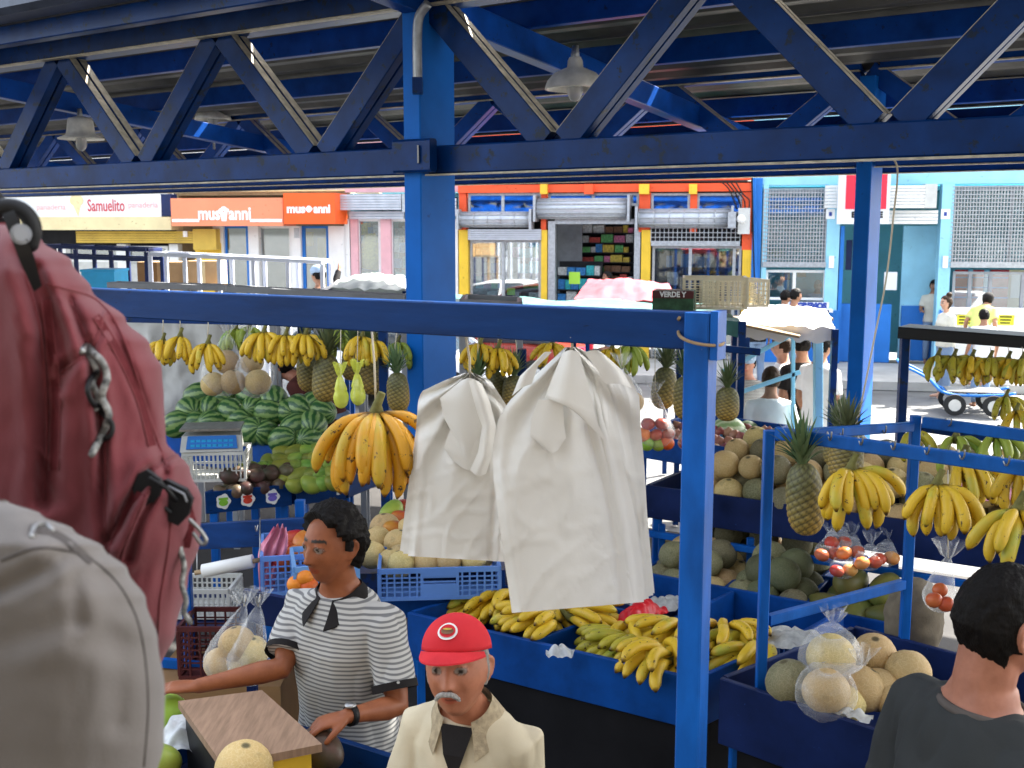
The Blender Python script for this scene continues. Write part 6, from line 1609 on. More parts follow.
wp = empty('wooden_awning', (aw.x,aw.y,aw.z), 0, 'bare wooden plank awning sloping beside the front post', 'awning'); mb.build('plank', mt['plank'], wp, world=True)
crate(at(714,308,8.4), .46,.34,.24, R(-8), mt['cratecream'], 'cream slatted crate on the tarpaulin right of centre', 'crates on the tarpaulins', nl=11, nw=8, nh=4, handle=False)
crate(at(735,306,8.9), .42,.34,.22, R(10), mt['cratecream'], 'second cream slatted crate farther right on the tarpaulin', 'crates on the tarpaulins', nl=10, nw=8, nh=4, handle=False)
dp = at(674,309,8.2); dr = empty('printed_box', dp, R(-14), 'dark printed fruit box with white letters beside cream crates', 'box')
mb = MB(); mb.box((-.15,-.1,-.03),(.15,.16,.14)); bb = mb.build('box_body', mt['greenbox'] if 'greenbox' in mt else mt['dark'], dr)
mt['greenbox'] = M('dark green printed card', (.04,.10,.05), .6, var=.6, scale=20); bb.data.materials[0] = mt['greenbox']
mb = MB(); mb.box((-.152,-.103,.085),(.152,-.1005,.142)); mb.build('red_band', mt['brownband'] if 'brownband' in mt else mt['cratered'], dr)
lettering('VERDE Y', .055, mt['lettwhite'], dr, (0,-.106,.113), (R(90),0,0), xs=.9, bold=.002)
# cardboard boxes, blue box, racks at left
for (px0, py0, px1, py1, Y, lab, m__) in ((138,262,186,287,15.0,'brown cardboard box at left end of the pair on the far stall','card'),(187,261,219,286,14.9,'light cardboard box at right end of the pair on the far stall','card')):
    a_ = at(px0,py1,Y); c_ = at(px1,py0,Y); r_ = empty('cardboard_box', ((a_.x+c_.x)/2, Y+.2, a_.z), 0, lab, 'box', 'cardboard boxes on the far stall')
    mb = MB(); mb.box((a_.x,Y,a_.z),(c_.x,Y+.4,c_.z)); mb.build('box_body', mt[m__], r_, world=True)
    if px0 == 138: mb = MB(); mb.box((a_.x+.004,Y-.006,a_.z+.004),(a_.x+.27,Y-.001,c_.z-.004)); mb.build('brown_side', mt['carddark'], r_, world=True)
    mb = MB(); mb.box(((a_.x+c_.x)/2-.02,Y-.009,a_.z+.01),((a_.x+c_.x)/2+.03,Y-.004,c_.z-.01)); mb.build('tape', mt['cream'], r_, world=True)
a_ = at(82,289,11); c_ = at(114,272,11); mb = MB(); mb.box((a_.x,11,a_.z),(c_.x,11.4,c_.z)); r_ = empty('plastic_box', ((a_.x+c_.x)/2,11.2,a_.z), 0, 'bright sky blue plastic box on a stall top at left', 'box'); mb.build('box_body', mt['skyblue'], r_, world=True)
mb = MB(); mb.box((a_.x-.01,10.99,c_.z+.001),(c_.x+.01,11.41,c_.z+.025)); mb.build('lid', mt['skyblue'], r_, world=True)
def table_frame(label, x0, y0, x1, y1, Y, cols, bars, mat, name='market_stall', dd=.6):
    a_, c_ = at(x0,y0,Y), at(x1,y1,Y); r_ = empty(name, (a_.x,a_.y,0), 0, label, 'stall')
    for oy in (0, dd):
        for h in bars: frame_bars(r_, [(a_+V((0,oy,h)), c_+V((0,oy,h)), .04,.045,'rail')], mat)
        for k in range(cols+1):
            q_ = a_.lerp(c_, k/cols)+V((0,oy,0)); frame_bars(r_, [((q_.x,q_.y,0),(q_.x,q_.y,q_.z-.025),.045,.045,'post')], mat)
    for k in range(cols+1):
        q_ = a_.lerp(c_, k/cols); frame_bars(r_, [(q_+V((0,.03,0)), q_+V((0,dd-.03,0)), .04,.04,'cross_bar')], mat)
    return r_
table_frame('white metal stall frame with ladder like top, left of centre', 150,254,322,262,13.2,5,(0,),'steelblue')
table_frame('long dark stall frame with wooden top rail at far left', 40,246,146,250,13.6,3,(0,-.12),'darkblue')
table_frame('dark stall frame just above the front beam, left', 108,285,226,288,9.0,3,(0,),'grey',dd=.2)
table_frame('dark stall frame with hooks just left of the thick column', 228,289,404,298,8.4,4,(0,),'grey',dd=.16)
table_frame('grey stall frame just right of the thick column', 462,302,520,305,8.0,1,(0,),'grey')
mb = MB(); q0, q1 = at(138,288,14.8), at(222,288,14.8); mb.hexa([V((q0.x,14.7,q0.z-.03)),V((q1.x,14.7,q0.z-.03)),V((q1.x,15.45,q0.z-.03)),V((q0.x,15.45,q0.z-.03)),V((q0.x,14.7,q0.z-.002)),V((q1.x,14.7,q0.z-.002)),V((q1.x,15.45,q0.z-.002)),V((q0.x,15.45,q0.z-.002))])
r_ = empty('far_stall', (q0.x,14.7,0), 0, 'far stall board carrying two cardboard boxes', 'stall'); mb.build('board', mt['plank'], r_, world=True)
for q_ in ((q0.x+.05,14.75),(q1.x-.05,14.75),(q0.x+.05,15.4),(q1.x-.05,15.4)): mb = MB(); mb.bar((q_[0],q_[1],0),(q_[0],q_[1],q0.z-.032),.05,.05); mb.build('leg', mt['plank'], r_, world=True)
# hand cart at right
cp = G(958,412,STREETZ); hc_ = empty('hand_cart', cp, R(-15), 'metal hand cart with small wheels in the street at right', 'cart')
mb = MB()
for y in (-.3,.3):
    mb.tube(cr([(-.9,y,.75),(-.5,y,.55),(-.2,y,.32),(.5,y,.32),(.75,y,.36)],5), .022, 8)
for x in (-.2,.1,.4,.6): mb.tube([(x,-.3,.32),(x,.3,.32)], .02, 8)
mb.tube([(-.9,-.3,.75),(-.9,.3,.75)], .02, 8); mb.build('frame', mt['mblue'], hc_)
mb = MB(); mb.box((-.2,-.28,.345),(.6,.28,.36)); mb.build('deck', mt['steel'], hc_)
for x, y in ((.45,-.36),(.45,.36),(-.1,-.36),(-.1,.36)):
    mb = MB(); mb.tube([(x,y-.03,.16),(x,y+.03,.16)], .16, 24); wl = mb.build('wheel', mt['rubber'], hc_); mb = MB(); mb.tube([(x,y-.034,.16),(x,y+.034,.16)], .09, 16); mb.build('rim', mt['lgrey'], wl)
    mb = MB(); mb.bar((x,y,.16),(x,y*.83,.32),.02,.02); mb.build('axle_bracket', mt['mblue'], hc_)

# ================================================================== added unseen wall and awning that hold back light from the foreground
bh = empty('added_light_wall', (0,-2.4,0), 0, 'added unseen wall behind the viewpoint that cuts fill light', 'building')
mt['light_blocker'] = M('pale grey plaster', (.11,.108,.10), .85, var=.15, scale=2)
mb = MB(); mb.box((-9,-2.8,0),(9,-2.4,7)); mb.build('wall', mt['light_blocker'], bh, world=True)
mb = MB(); mb.box((-1.2,-2.39,0),(-.2,-2.34,2.1)); mb.build('door', mt['plank'], bh, world=True)  # door of the added unseen wall
ah = empty('added_shade_awning', (0,1.3,0), 0, 'added unseen awning on one pole that shades the foreground packs', 'awning')
mb = MB(); mb.box((-.5,1.2,3.9),(2.3,2.9,3.92)); mb.build('added_shade_sheet', mt['light_blocker'], ah, world=True)
for x in (2.25,):
    for y in (1.25,): mb = MB(); mb.bar((x,y,0),(x,y,3.895),.05,.05); mb.build('pole', mt['bluesteel'], ah, world=True)
# ================================================================== PACKS IN THE FOREGROUND
def fabric(name, c, s=420, bump=.5):
    m, nt, b = newmat(name); tc = nt.nodes.new('ShaderNodeTexCoord'); co = tc.outputs['Object']
    n = noisef(nt, co, 6, 4); nt.links.new(ramp(nt, n, [(.3, tuple(q*.86 for q in c)), (.7, tuple(q*1.1 for q in c))]), b.inputs['Base Color'])
    w1 = nt.nodes.new('ShaderNodeTexNoise'); w1.inputs['Scale'].default_value = s; nt.links.new(co, w1.inputs['Vector'])
    bumpn(nt, b, w1.outputs['Fac'], bump, .0008); b.inputs['Roughness'].default_value = .85; b.inputs['Specular IOR Level'].default_value = .2
    b.inputs['Sheen Weight'].default_value = .15; return m
mt['maroon'] = fabric('maroon pack cloth', (.16,.034,.040)); mt['greycloth'] = fabric('warm grey pack cloth', (.14,.125,.115)); mt['maroondk'] = fabric('maroon piping', (.16,.03,.035))
def blob_pack(name, Yf, outline, depth, bulge, folds, mat, seed, label, cat, N=130):
    """soft bag: filled photo-side outline (top to bottom: left px, right px at py), real depth behind; folds: fn(px,py)->m"""
    ys = [o[0] for o in outline]
    def lr(y):
        for a, c in zip(outline, outline[1:]):
            if y <= c[0]: f = (y-a[0])/(c[0]-a[0]); f2 = f*f*(3-2*f); return a[1]+(c[1]-a[1])*f2, a[2]+(c[2]-a[2])*f2
        return outline[-1][1:]
    rows = []; NY = N
    for j in range(NY+1):
        y = ys[0]+(ys[-1]-ys[0])*j/NY; l, r = lr(y); row = []
        endf = min(1, (min(j, NY-j)/NY*9))**.5
        for i in range(190):
            a = 2*math.pi*i/190; ca, sa = math.cos(a), math.sin(a)
            x = (l+r)/2+(r-l)/2*math.copysign(abs(ca)**.75, ca)
            dz = -math.copysign(abs(sa)**.8, sa)   # -1 front
            yy = Yf+depth/2+dz*depth/2*endf
            if dz < 0:
                k = -dz; yy -= k*(bulge(x, y)+folds(x, y))
                yy += .004*k*noise.noise(V((x/60, y/80, seed)))+.0015*k*noise.noise(V((x/16, y/30, seed)))
            row.append(at(x, y, yy))
        rows.append(row)
    mb = MB(); mb.rings(rows); c_ = sum(mb.v, V((0,0,0)))/len(mb.v); zmin = min(q.z for q in mb.v)
    root = empty(name, (c_.x, c_.y, zmin), 0, label, cat)
    mb.build('cloth_body', mt[mat], root, world=True); return root
def seg(px, py, pts):
    """distance (px) to polyline, and side sign"""
    best = 1e9; sg = 1
    for a, c in zip(pts, pts[1:]):
        ax, ay = a; bx_, by = c; dx, dy = bx_-ax, by-ay; t = max(0, min(1, ((px-ax)*dx+(py-ay)*dy)/(dx*dx+dy*dy))); qx, qy = ax+dx*t, ay+dy*t
        d = math.hypot(px-qx, py-qy)
        if d < best: best = d; sg = 1 if (dx*(py-ay)-dy*(px-ax)) > 0 else -1
    return best, sg
creases = [([(20,255),(45,330),(48,420),(45,500)], .020, 9), ([(38,270),(60,330),(66,370),(58,385)], .014, 6), ([(70,300),(92,360),(102,430),(104,560)], .012, 5),
           ([(100,300),(120,345),(150,420),(165,470)], .010, 5), ([(178,450),(150,470),(130,500),(110,540)], .016, 5), ([(165,475),(140,520),(128,560)], .010, 4), ([(60,370),(90,350),(100,330)], .008, 5)]
def mfold(x, y):
    f = 0
    for pts, d, w_ in creases:
        q, s = seg(x, y, pts); f -= d*math.exp(-(q/w_)**2)*1.1; f += d*.5*math.exp(-((q-w_*2)/(w_*1.3))**2)
    return f+.0022*noise.noise(V((x/9+y/40, y/34, 5)))
def mbulge(x, y):
    return .03*gs(x-150, 40)*gs(y-520, 70)+.022*gs(x-90, 30)*gs(y-400, 80)+.02*gs(x-25, 25)*gs(y-330, 60)
mp = blob_pack('backpack', 1.08, [(222,-60,14),(240,-80,42),(262,-90,72),(290,-95,92),(320,-95,126),(345,-95,150),(370,-95,162),(400,-95,164),(440,-90,166),(470,-85,190),(500,-80,202),(540,-70,200),(580,-60,188),(630,-60,176),(670,-50,160)],
          .26, mbulge, mfold, 'maroon', 3, 'maroon cloth backpack filling the left edge, black buckle on its side', 'backpack')
def px_tube(pts, Y, r, name, mat, par, n=10, rads=None):
    mb = MB(); mb.tube(cr([at(q[0], q[1], Y+(q[2] if len(q) > 2 else 0)) for q in pts], 5), r, n, roundends=True); return mb.build(name, mt[mat], par, world=True)
from mathutils.bvhtree import BVHTree
def surface_of(root):
    b_ = [c for c in root.children if c.name.startswith('cloth_body')][0]; o = root.location
    t = BVHTree.FromPolygons([tuple(v.co+o) for v in b_.data.vertices], [tuple(p.vertices) for p in b_.data.polygons])
    def f(px, py, off=0.0):
        d = ray(px, py).normalized(); h = t.ray_cast(V((0,0,CAMH)), d)
        if h[0] is None: return None
        return h[0]-d*off
    return f
def seam(sf, pts, r, name, mat, par, off=.0, k=7, flat=1.0):
    P_ = [q for q in (sf(p.x, p.y, off) for p in cr([(a, b_, 0) for a, b_ in pts], k)) if q is not None]
    if len(P_) < 3: return None
    mb = MB(); mb.tube(P_, r, 8, roundends=True, ref=(0,-1,0), flat=flat); return mb.build(name, mt[mat], par, world=True)
def ribbon(sf, pts, wpx, name, mat, par, off=.002, k=7, edge=True):
    P_ = cr([(a, b_, 0) for a, b_ in pts], k); L_s, R_s = [], []
    for n_, p in enumerate(P_):
        a = P_[max(n_-1, 0)]; c = P_[min(n_+1, len(P_)-1)]; d = (c-a).normalized(); q = V((-d.y, d.x, 0))*wpx/2
        l = sf(p.x+q.x, p.y+q.y, off); r = sf(p.x-q.x, p.y-q.y, off)
        if l is None or r is None: continue
        L_s.append(l); R_s.append(r)
    if len(L_s) < 2: return None
    mb = MB(); mb.rings([L_s, [a.lerp(c, .5)+V((0,-.0008,0)) for a, c in zip(L_s, R_s)], R_s], caps=False, closed=False); o = mb.build(name, mt[mat], par, world=True)
    if edge:
        e_ = MB(); e_.tube(L_s, .0009, 6); e_.tube(R_s, .0009, 6); e_.build('stitching', mt['maroondk'], o, world=True)
    return o
sf = surface_of(mp)
mt['webbing'] = M('dark red webbing', (.12,.022,.026), .9, var=.3, scale=60, bump=.6, bscale=260, spec=.1)
for pts in ([(20,258),(40,330),(47,420),(44,500)], [(48,284),(96,300),(124,340),(150,420),(168,470)], [(70,300),(94,360),(104,430),(106,540)], [(182,452),(150,474),(128,505),(108,545)], [(172,500),(168,550),(160,600),(158,640)], [(62,372),(84,356),(98,336),(104,312)]):
    seam(sf, pts, .0016, 'seam', 'maroondk', mp, .0005)
ribbon(sf, [(96,316),(118,352),(140,400),(152,446)], 7, 'zip_flap', 'webbing', mp)
ribbon(sf, [(140,492),(128,520),(116,552),(110,590)], 15, 'strap', 'webbing', mp, .0035)
ribbon(sf, [(46,300),(52,352),(56,400),(54,470)], 9, 'zip_flap', 'webbing', mp)
# side release buckle on its webbing
def plate(sf_, pts, off, th, name, mat, par):
    f = [sf_(x, y, off+th) for x, y in pts]
    if any(q is None for q in f):
        z_ = [q for q in f if q is not None]; yy = sum(q.y for q in z_)/len(z_); f = [q if q is not None else at(pts[n_][0], pts[n_][1], yy) for n_, q in enumerate(f)]
    yc = sum(q.y for q in f)/len(f); n_ = len(f); f = [at(pts[i][0], pts[i][1], yc) for i in range(n_)]; bk_ = [q+V((0,th,0)) for q in f]
    mb = MB(); mb.add(f+bk_, [tuple(range(n_)), tuple(range(2*n_-1, n_-1, -1))]+[(i,(i+1)%n_,n_+(i+1)%n_,n_+i) for i in range(n_)]); return mb.build(name, mt[mat], par, world=True), yc
bkl, yb = plate(sf, [(138,474),(146,470),(160,480),(162,486),(158,498),(146,506),(136,500),(132,488)], .004, .007, 'buckle', 'black', mp)
b2_, yb2 = plate(sf, [(158,482),(166,480),(186,490),(192,500),(188,516),(178,526),(166,520),(156,500)], .010, .008, 'buckle', 'black', mp)
mb = MB(); mb.tube([at(150,478,yb-.002), at(166,488,yb-.006), at(176,500,yb2-.003)], .0022, 8, roundends=True); mb.tube([at(146,498,yb-.002), at(160,504,yb2-.004), at(170,512,yb2-.003)], .0022, 8, roundends=True); mb.build('buckle_prong', mt['black'], bkl, world=True)
mb = MB(); mb.tube([at(168,486,yb2-.001), at(184,494,yb2-.001), at(187,502,yb2-.001)], .0012, 8); mb.build('buckle_edge', mt['grey'], b2_, world=True)
mb = MB(); mb.rings([[at(184,492,yb2+.002), at(192,506,yb2+.002)], [at(196,520,yb2+.02), at(188,528,yb2+.02)], [at(190,548,yb2+.035), at(180,548,yb2+.035)]], caps=False, closed=False); mb.build('webbing_tail', mt['webbing'], mp, world=True)
mt['cord'] = M('black and white cord', (.42,.42,.40), .7, scale=120, col2=(.015,.015,.015))
seam(sf, [(84,350),(92,360),(97,372),(92,384),(98,396),(96,408)], .0036, 'pull_cord', 'cord', mp, .005)
seam(sf, [(90,350),(102,362),(107,378),(102,396),(109,414),(104,430),(98,442),(92,454)], .0036, 'pull_cord', 'cord', mp, .007)
seam(sf, [(97,372),(90,380),(88,392),(94,404),(104,408)], .0028, 'pull_cord', 'black', mp, .009)
seam(sf, [(101,412),(112,424),(110,436),(99,440)], .0028, 'pull_cord', 'black', mp, .008)
seam(sf, [(82,351),(86,347),(92,350),(94,356)], .0042, 'zip_slider', 'steel', mp, .004)
px_tube([(180,548),(184,566),(182,584),(186,600),(184,612),(190,622)], 1.12, .0030, 'pull_cord', 'cord', mp)
px_tube([(190,520),(200,530),(206,540),(202,544),(194,534)], 1.08, .0022, 'pull_ring', 'steel', mp)
# top handle, lock and hanging strap
px_tube([(-12,218),(2,208),(16,208),(28,216),(33,230),(30,244)], 1.06, .0085, 'top_handle', 'black', mp)
mb = MB(); mb.tube([at(21,234,1.035), at(21,234,1.047)], .0095, 22); mb.tube([at(21,234,1.028), at(21,234,1.036)], .0065, 20); mb.build('strap_lock', mt['grey'], mp, world=True)
mb = MB(); mb.rings([[at(2,214,1.045),at(14,210,1.045)],[at(10,236,1.035),at(24,232,1.035)],[at(20,262,1.04),at(34,256,1.04)],[at(34,292,1.06),at(42,286,1.06)]], caps=False, closed=False); mb.build('shoulder_strap', mt['black'], mp, world=True)
px_tube([(10,212),(-40,150),(-70,60),(-80,-60)], 1.08, .006, 'hanging_strap', 'black', mp)
gcre = [([(0,590),(30,575),(60,560)], .006, 8), ([(40,530),(90,560),(130,600)], .005, 12), ([(60,525),(75,560),(80,620)], .004, 8), ([(10,640),(60,625),(120,640)], .004, 14), ([(100,560),(120,640),(118,720)], .004, 12)]
def gfold(x, y):
    f = 0
    for pts, d, w_ in gcre: q, s = seg(x, y, pts); f -= d*math.exp(-(q/w_)**2); f += d*.5*math.exp(-((q-w_*2)/w_)**2)
    return f
gp = blob_pack('backpack', .80, [(500,-40,6),(515,-70,42),(530,-90,74),(548,-100,104),(570,-110,128),(600,-120,146),(640,-130,158),(690,-130,165),(740,-130,164),(800,-130,150),(900,-120,120)],
          .22, lambda x, y: .02*gs(x-60,60)*gs(y-650,90), gfold, 'greycloth', 8, 'grey cloth pack in the lower left corner, in front of the maroon one', 'backpack')
sg_ = surface_of(gp); mt['greydk'] = M('dark grey seam tape', (.09,.08,.075), .9, spec=.1)
for pts in ([(2,560),(40,548),(84,556),(118,584),(140,630),(148,700),(144,766)],): seam(sg_, pts, .0011, 'seam', 'greydk', gp, .0003)
ribbon(sg_, [(30,528),(52,532),(72,544),(92,562)], 7, 'zip_flap', 'greydk', gp, edge=False)
seam(sg_, [(32,536),(36,526),(46,524),(52,530)], .0022, 'zip_pull', 'steel', gp, .003)
px_tube([(-10,506),(-50,420),(-120,200),(-150,-60)], .84, .006, 'hanging_strap', 'black', gp)
# ================================================================== PEOPLE
# striped man ---------------------------------------------------------
def curly(d):
    # hair region: forehead line rising, temples back, sideburn, nape
    if d.z > .60: return 1 if d.y < .62 else 0
    if d.z > .36: return 1 if d.y < .42 else 0
    if d.z > .24: return 1 if d.y < .26 else 0
    if d.z > -.02: return 1 if (d.y < -.36 or -.02 < d.y < .14) else 0
    if d.z > -.45: return 1 if d.y < -.42 else 0
    return 0
hp = at(336, 543, 3.22)    # head centre
k1 = 1.0
def stand_at(hpos, h, headz=1.625): return V((hpos.x, hpos.y, 0)), (hpos.z/(headz))*1.75
pos, h1 = stand_at(hp, 1.72)
# body faces camera-left; local +y -> world direction
def face(deg): return R(deg)   # rz so local +y points to angle (deg from +x) = 90+rz
rzm = R(148)                   # faces world angle 238deg: towards camera, left
Mi = Matrix.Rotation(-rzm, 3, 'Z')
def loc_(pw, pos): return Mi @ (V(pw)-pos)
kk = h1/1.75
pos = V((hp.x, hp.y, 0))+Matrix.Rotation(rzm, 3, 'Z') @ V((0,-.05,0))
Wr = at(198, 686, 3.12); Er = at(282, 668, 3.17)           # image-left arm = his right arm
Wl = at(347, 716, 2.93); El = at(398, 706, 3.06)
def toL(p): return tuple(Mi @ (V(p)-pos))
sk1 = (.27,.088,.034)
p1, HM1, hk1, up1, arms1 = person('man in grey and white striped polo shirt with curly black hair', pos, rzm, ('polo_shirt','stripe'), 'jeans', sk1, 'hairblack', curly,
    dict(h=h1, lean=4, turn=0, head=(-5, 5, 0), build=.97, old=.6, ra=dict(abs=True, e=toL(Er), w=toL(Wr), n=(0,0,-1), curl=.35, hd=toL(at(168,686,3.1)+(pos-V(pos)))if False else tuple(Mi @ V((-1,-.15,.02)))),
         la=dict(abs=True, e=toL(El), w=toL(Wl), n=(0,0,-1), hd=tuple(Mi @ V((-1,-.35,-.15))), curl=.5)), vox=.0052, sleeve=.52, fold=.010, hairvol=.021, beard=.12)
def torus_on(root, up, z, r, rr, mat, name, y=0, tilt=.25, sx=1.0):
    mb = MB(); pts = []
    for i in range(41):
        a = 2*math.pi*i/40; pts.append(up((math.cos(a)*r*sx, math.sin(a)*r*.88+y, z+tilt*math.sin(a)*-.10*1)))
    mb.tube(pts, rr, 10, caps=False); return mb.build(name, mt[mat], root)
def collar_mb(up, r0, r1, z0, z1, drop, th=.004, open_=.35):
    """fold-down collar, open at the front"""
    mb = MB(); rows = []
    for j in range(5):
        t = j/4; row = []
        for i in range(37):
            a = math.pi/2+open_+(2*math.pi-2*open_)*i/36; fr_ = max(0, math.sin(a))**3
            r = r0+(r1-r0)*t; z = z0+(z1-z0)*t-drop*fr_*t-.030*max(0, math.sin(a))
            row.append(up((math.cos(a)*r, math.sin(a)*r*(.92+.30*fr_*t)+.004, z)))
        rows.append(row)
    mb.rings(rows, caps=False, closed=False); rows2 = [[q+V((0,0,-th)) for q in r_] for r_ in rows]; mb.rings(rows2, caps=False, closed=False); return mb
collar_mb(up1, .074, .120, 1.492, 1.436, .018, open_=.34).build('collar', mt['cblack'], p1)
# dark sleeve hems, placket buttons, watch
for key, s in (('ra',1),('la',-1)):
    S, E_, W = arms1[key]; mb = MB(); a = S.lerp(E_, .70); c = S.lerp(E_, .80); mb.tube([a, c], .0685, 20, caps=False); mb.build('sleeve_hem', mt['cblack'], p1)
S, E_, W = arms1['la']; mb = MB(); mb.tube([W.lerp(E_, .12), W.lerp(E_, .03)], .0305, 16); wt = mb.build('watch', mt['black'], p1)
mb = MB(); q_ = W.lerp(E_, .07); mb.ball(q_+V((0,0,.03)), (.018,.018,.008), 14, 8); mb.build('watch_face', mt['steel'], wt)
mb = MB(); 
for i in range(10):
    t0_, t1_ = up1((-.014,.148+.0*i,1.44-.012*i)), None
pk_ = MB(); fr0 = [up1((x, .128+ (1.44-z)*.13, z)) for z in (1.44,1.40,1.36,1.32) for x in (-.016,.016)]

# old man --------------------------------------------------------------
hp2 = at(457, 668, 2.62); rz2 = R(160); Mi = Matrix.Rotation(-rz2, 3, 'Z')
pos2 = V((hp2.x+.04, hp2.y+.20, 0)); h2 = 1.60
lean2 = 14
sk2 = (.42,.165,.090)
hz2 = hp2.z
def toL2(p): return tuple(Mi @ (V(p)-pos2))
def greyside(d):
    if d.z > .30: return 1 if d.y < .30 else 0
    return 1 if (d.z > -.35 and d.y < .0 and d.z > -.45) else 0
# choose the height so that the head centre comes out at hp2
p2, HM2, hk2, up2, arms2 = person('old man with grey moustache, red cap and cream jacket', pos2, rz2, ('jacket','cbeige'), 'darktrouser', sk2, 'hairgrey', greyside,
    dict(h=h2, lean=lean2, head=(8, 15, 4), build=.90, old=1.3, brow=(.10,.08,.06), headk=1.08,
         ra=dict(abs=True, e=toL2(at(396,772,2.75)), w=toL2(at(395,800,2.60)), n=(0,0,-1), hd=tuple(Mi @ V((1,-.2,0)))),
         la=dict(abs=True, e=toL2(at(512,800,2.72)), w=toL2(at(432,766,2.58)), n=(0,0,-1), hd=tuple(Mi @ V((-1,-.1,.05))), curl=.45)), vox=.0052, sleeve=1, fold=.011, hairvol=.006, beard=.05)
dv = V((hp2.x,hp2.y,hp2.z))-(Matrix.Rotation(rz2, 4, 'Z') @ HM2.translation+pos2)
p2.location = p2.location+V((dv.x, dv.y, dv.z if abs(dv.z) < .02 else dv.z))
print('old man offset', dv)
mb = MB(); # moustache
for s in (-1, 1):
    pts = [(0,.105,-.051),(s*.011,.1055,-.051),(s*.022,.101,-.056),(s*.030,.092,-.066)]; mb.tube(cr([V(q)*hk2 for q in pts],4), [.0075*hk2]*5+[.0072*hk2]*4+[.006*hk2]*3+[.003*hk2], 8, flat=.9, roundends=True)
o_ = MB(); o_.merge(mb, HM2); o_.build('moustache', mt['hairwhite'], p2)
# cap
mb = MB(); rows = []
for j in range(15):
    th = math.pi/2*(j/14); row = []
    for i in range(48):
        a = 2*math.pi*i/48; d = V((math.cos(a)*math.cos(th), math.sin(a)*math.cos(th), math.sin(th))); r = V((d.x*.088, d.y*.108, .050+d.z*.088-.012*max(0,-d.y)*(1-j/14)))
        row.append(r*hk2*(1+.006*math.cos(6*a)*math.cos(th)))
    rows.append(row)
mb.rings(rows, caps=True); o_ = MB(); o_.merge(mb, HM2); cap = o_.build('cap', mt['cred'], p2)
mb = MB(); rows = []
for j in range(8):
    t = j/7; row = []
    for i in range(21):
        a = R(25+130*i/20); bow = math.sin(math.pi*i/20)
        row.append(V((math.cos(a)*(.090+.004*t), math.sin(a)*.104+.074*t*bow, .052-.022*t*bow-.012*abs(math.cos(a))**2*(.5+t)))*hk2)
    rows.append(row)
mb.rings(rows, caps=False, closed=False); mb.rings([[q+V((0,0,-.004)) for q in r] for r in rows], caps=False, closed=False); mb.rings([rows[-1],[q+V((0,0,-.004)) for q in rows[-1]]], caps=False, closed=False)
o_ = MB(); o_.merge(mb, HM2); o_.build('brim', mt['cred'], cap)
def on_cap(a, th): d = V((math.cos(a)*math.cos(th), math.sin(a)*math.cos(th), math.sin(th))); return V((d.x*.0905, d.y*.1105, .050+d.z*.0905))*hk2
def cap_patch(r, off, mat, nm, sy=1, dz=0):
    mb = MB(); mb.add([on_cap(R(90)+math.cos(b_)*r/.8, R(34)+dz+math.sin(b_)*r*sy)*(1+off) for b_ in [2*math.pi*i/24 for i in range(24)]], [tuple(range(24))]); o_ = MB(); o_.merge(mb, HM2); return o_.build(nm, mt[mat], cap)
cap_patch(.27, .004, 'lettwhite', 'badge', .95); cap_patch(.215, .010, 'cred', 'badge', .9); cap_patch(.17, .016, 'pkbrown', 'badge', .55, R(-1)); cap_patch(.12, .020, 'pkyellow', 'badge', .25, R(2))
mb = MB(); rows = []
collar_mb(up2, .078, .118, 1.505, 1.43, .02, open_=.55).build('collar', mt['knit'] if 'knit' in mt else mt['cbeige'], p2)
pk_ = MB()
for s in (0,): pk_.add([up2((x, y, z)) for x, y, z in ((-.050,.070,1.465),(.050,.070,1.465),(.030,.117,1.40),(-.030,.117,1.40),(.004,.1345,1.33),(-.004,.1345,1.33))], [(0,1,2,3),(3,2,4,5)])
pk_.build('undershirt', mt['cblack'], p2)
# man at the right -----------------------------------------------------
hp3 = at(981, 626, 2.2); rz3 = R(-75); Mi = Matrix.Rotation(-rz3, 3, 'Z')
def short(d):
    if d.z > .5: return 1 if d.y < .66 else 0
    if d.z > .1: return 1 if d.y < (.14 if d.z < .3 else .45) else 0
    if d.z > -.30: return 1 if d.y < -.12 else 0
    return 1 if (d.z > -.62 and d.y < -.35) else 0
h3 = hp3.z/1.625*1.75; pos3 = V((hp3.x-.01, hp3.y, 0)); k3 = h3/1.75
p3, HM3, hk3, up3, arms3 = person('short haired man in charcoal T-shirt at lower right, seen from behind', pos3, rz3, ('t_shirt','cgrey'), 'darktrouser', (.36,.15,.09), 'hairblack', short,
    dict(h=h3, lean=3, head=(0,-8,0), build=1.05, headoff=(0,0,0)), vox=.0055, sleeve=.55, fold=.011, hairvol=.008, beard=.25)
torus_on(p3, up3, 1.455, .088, .010, 'cneck', 'neck_band', tilt=.0)
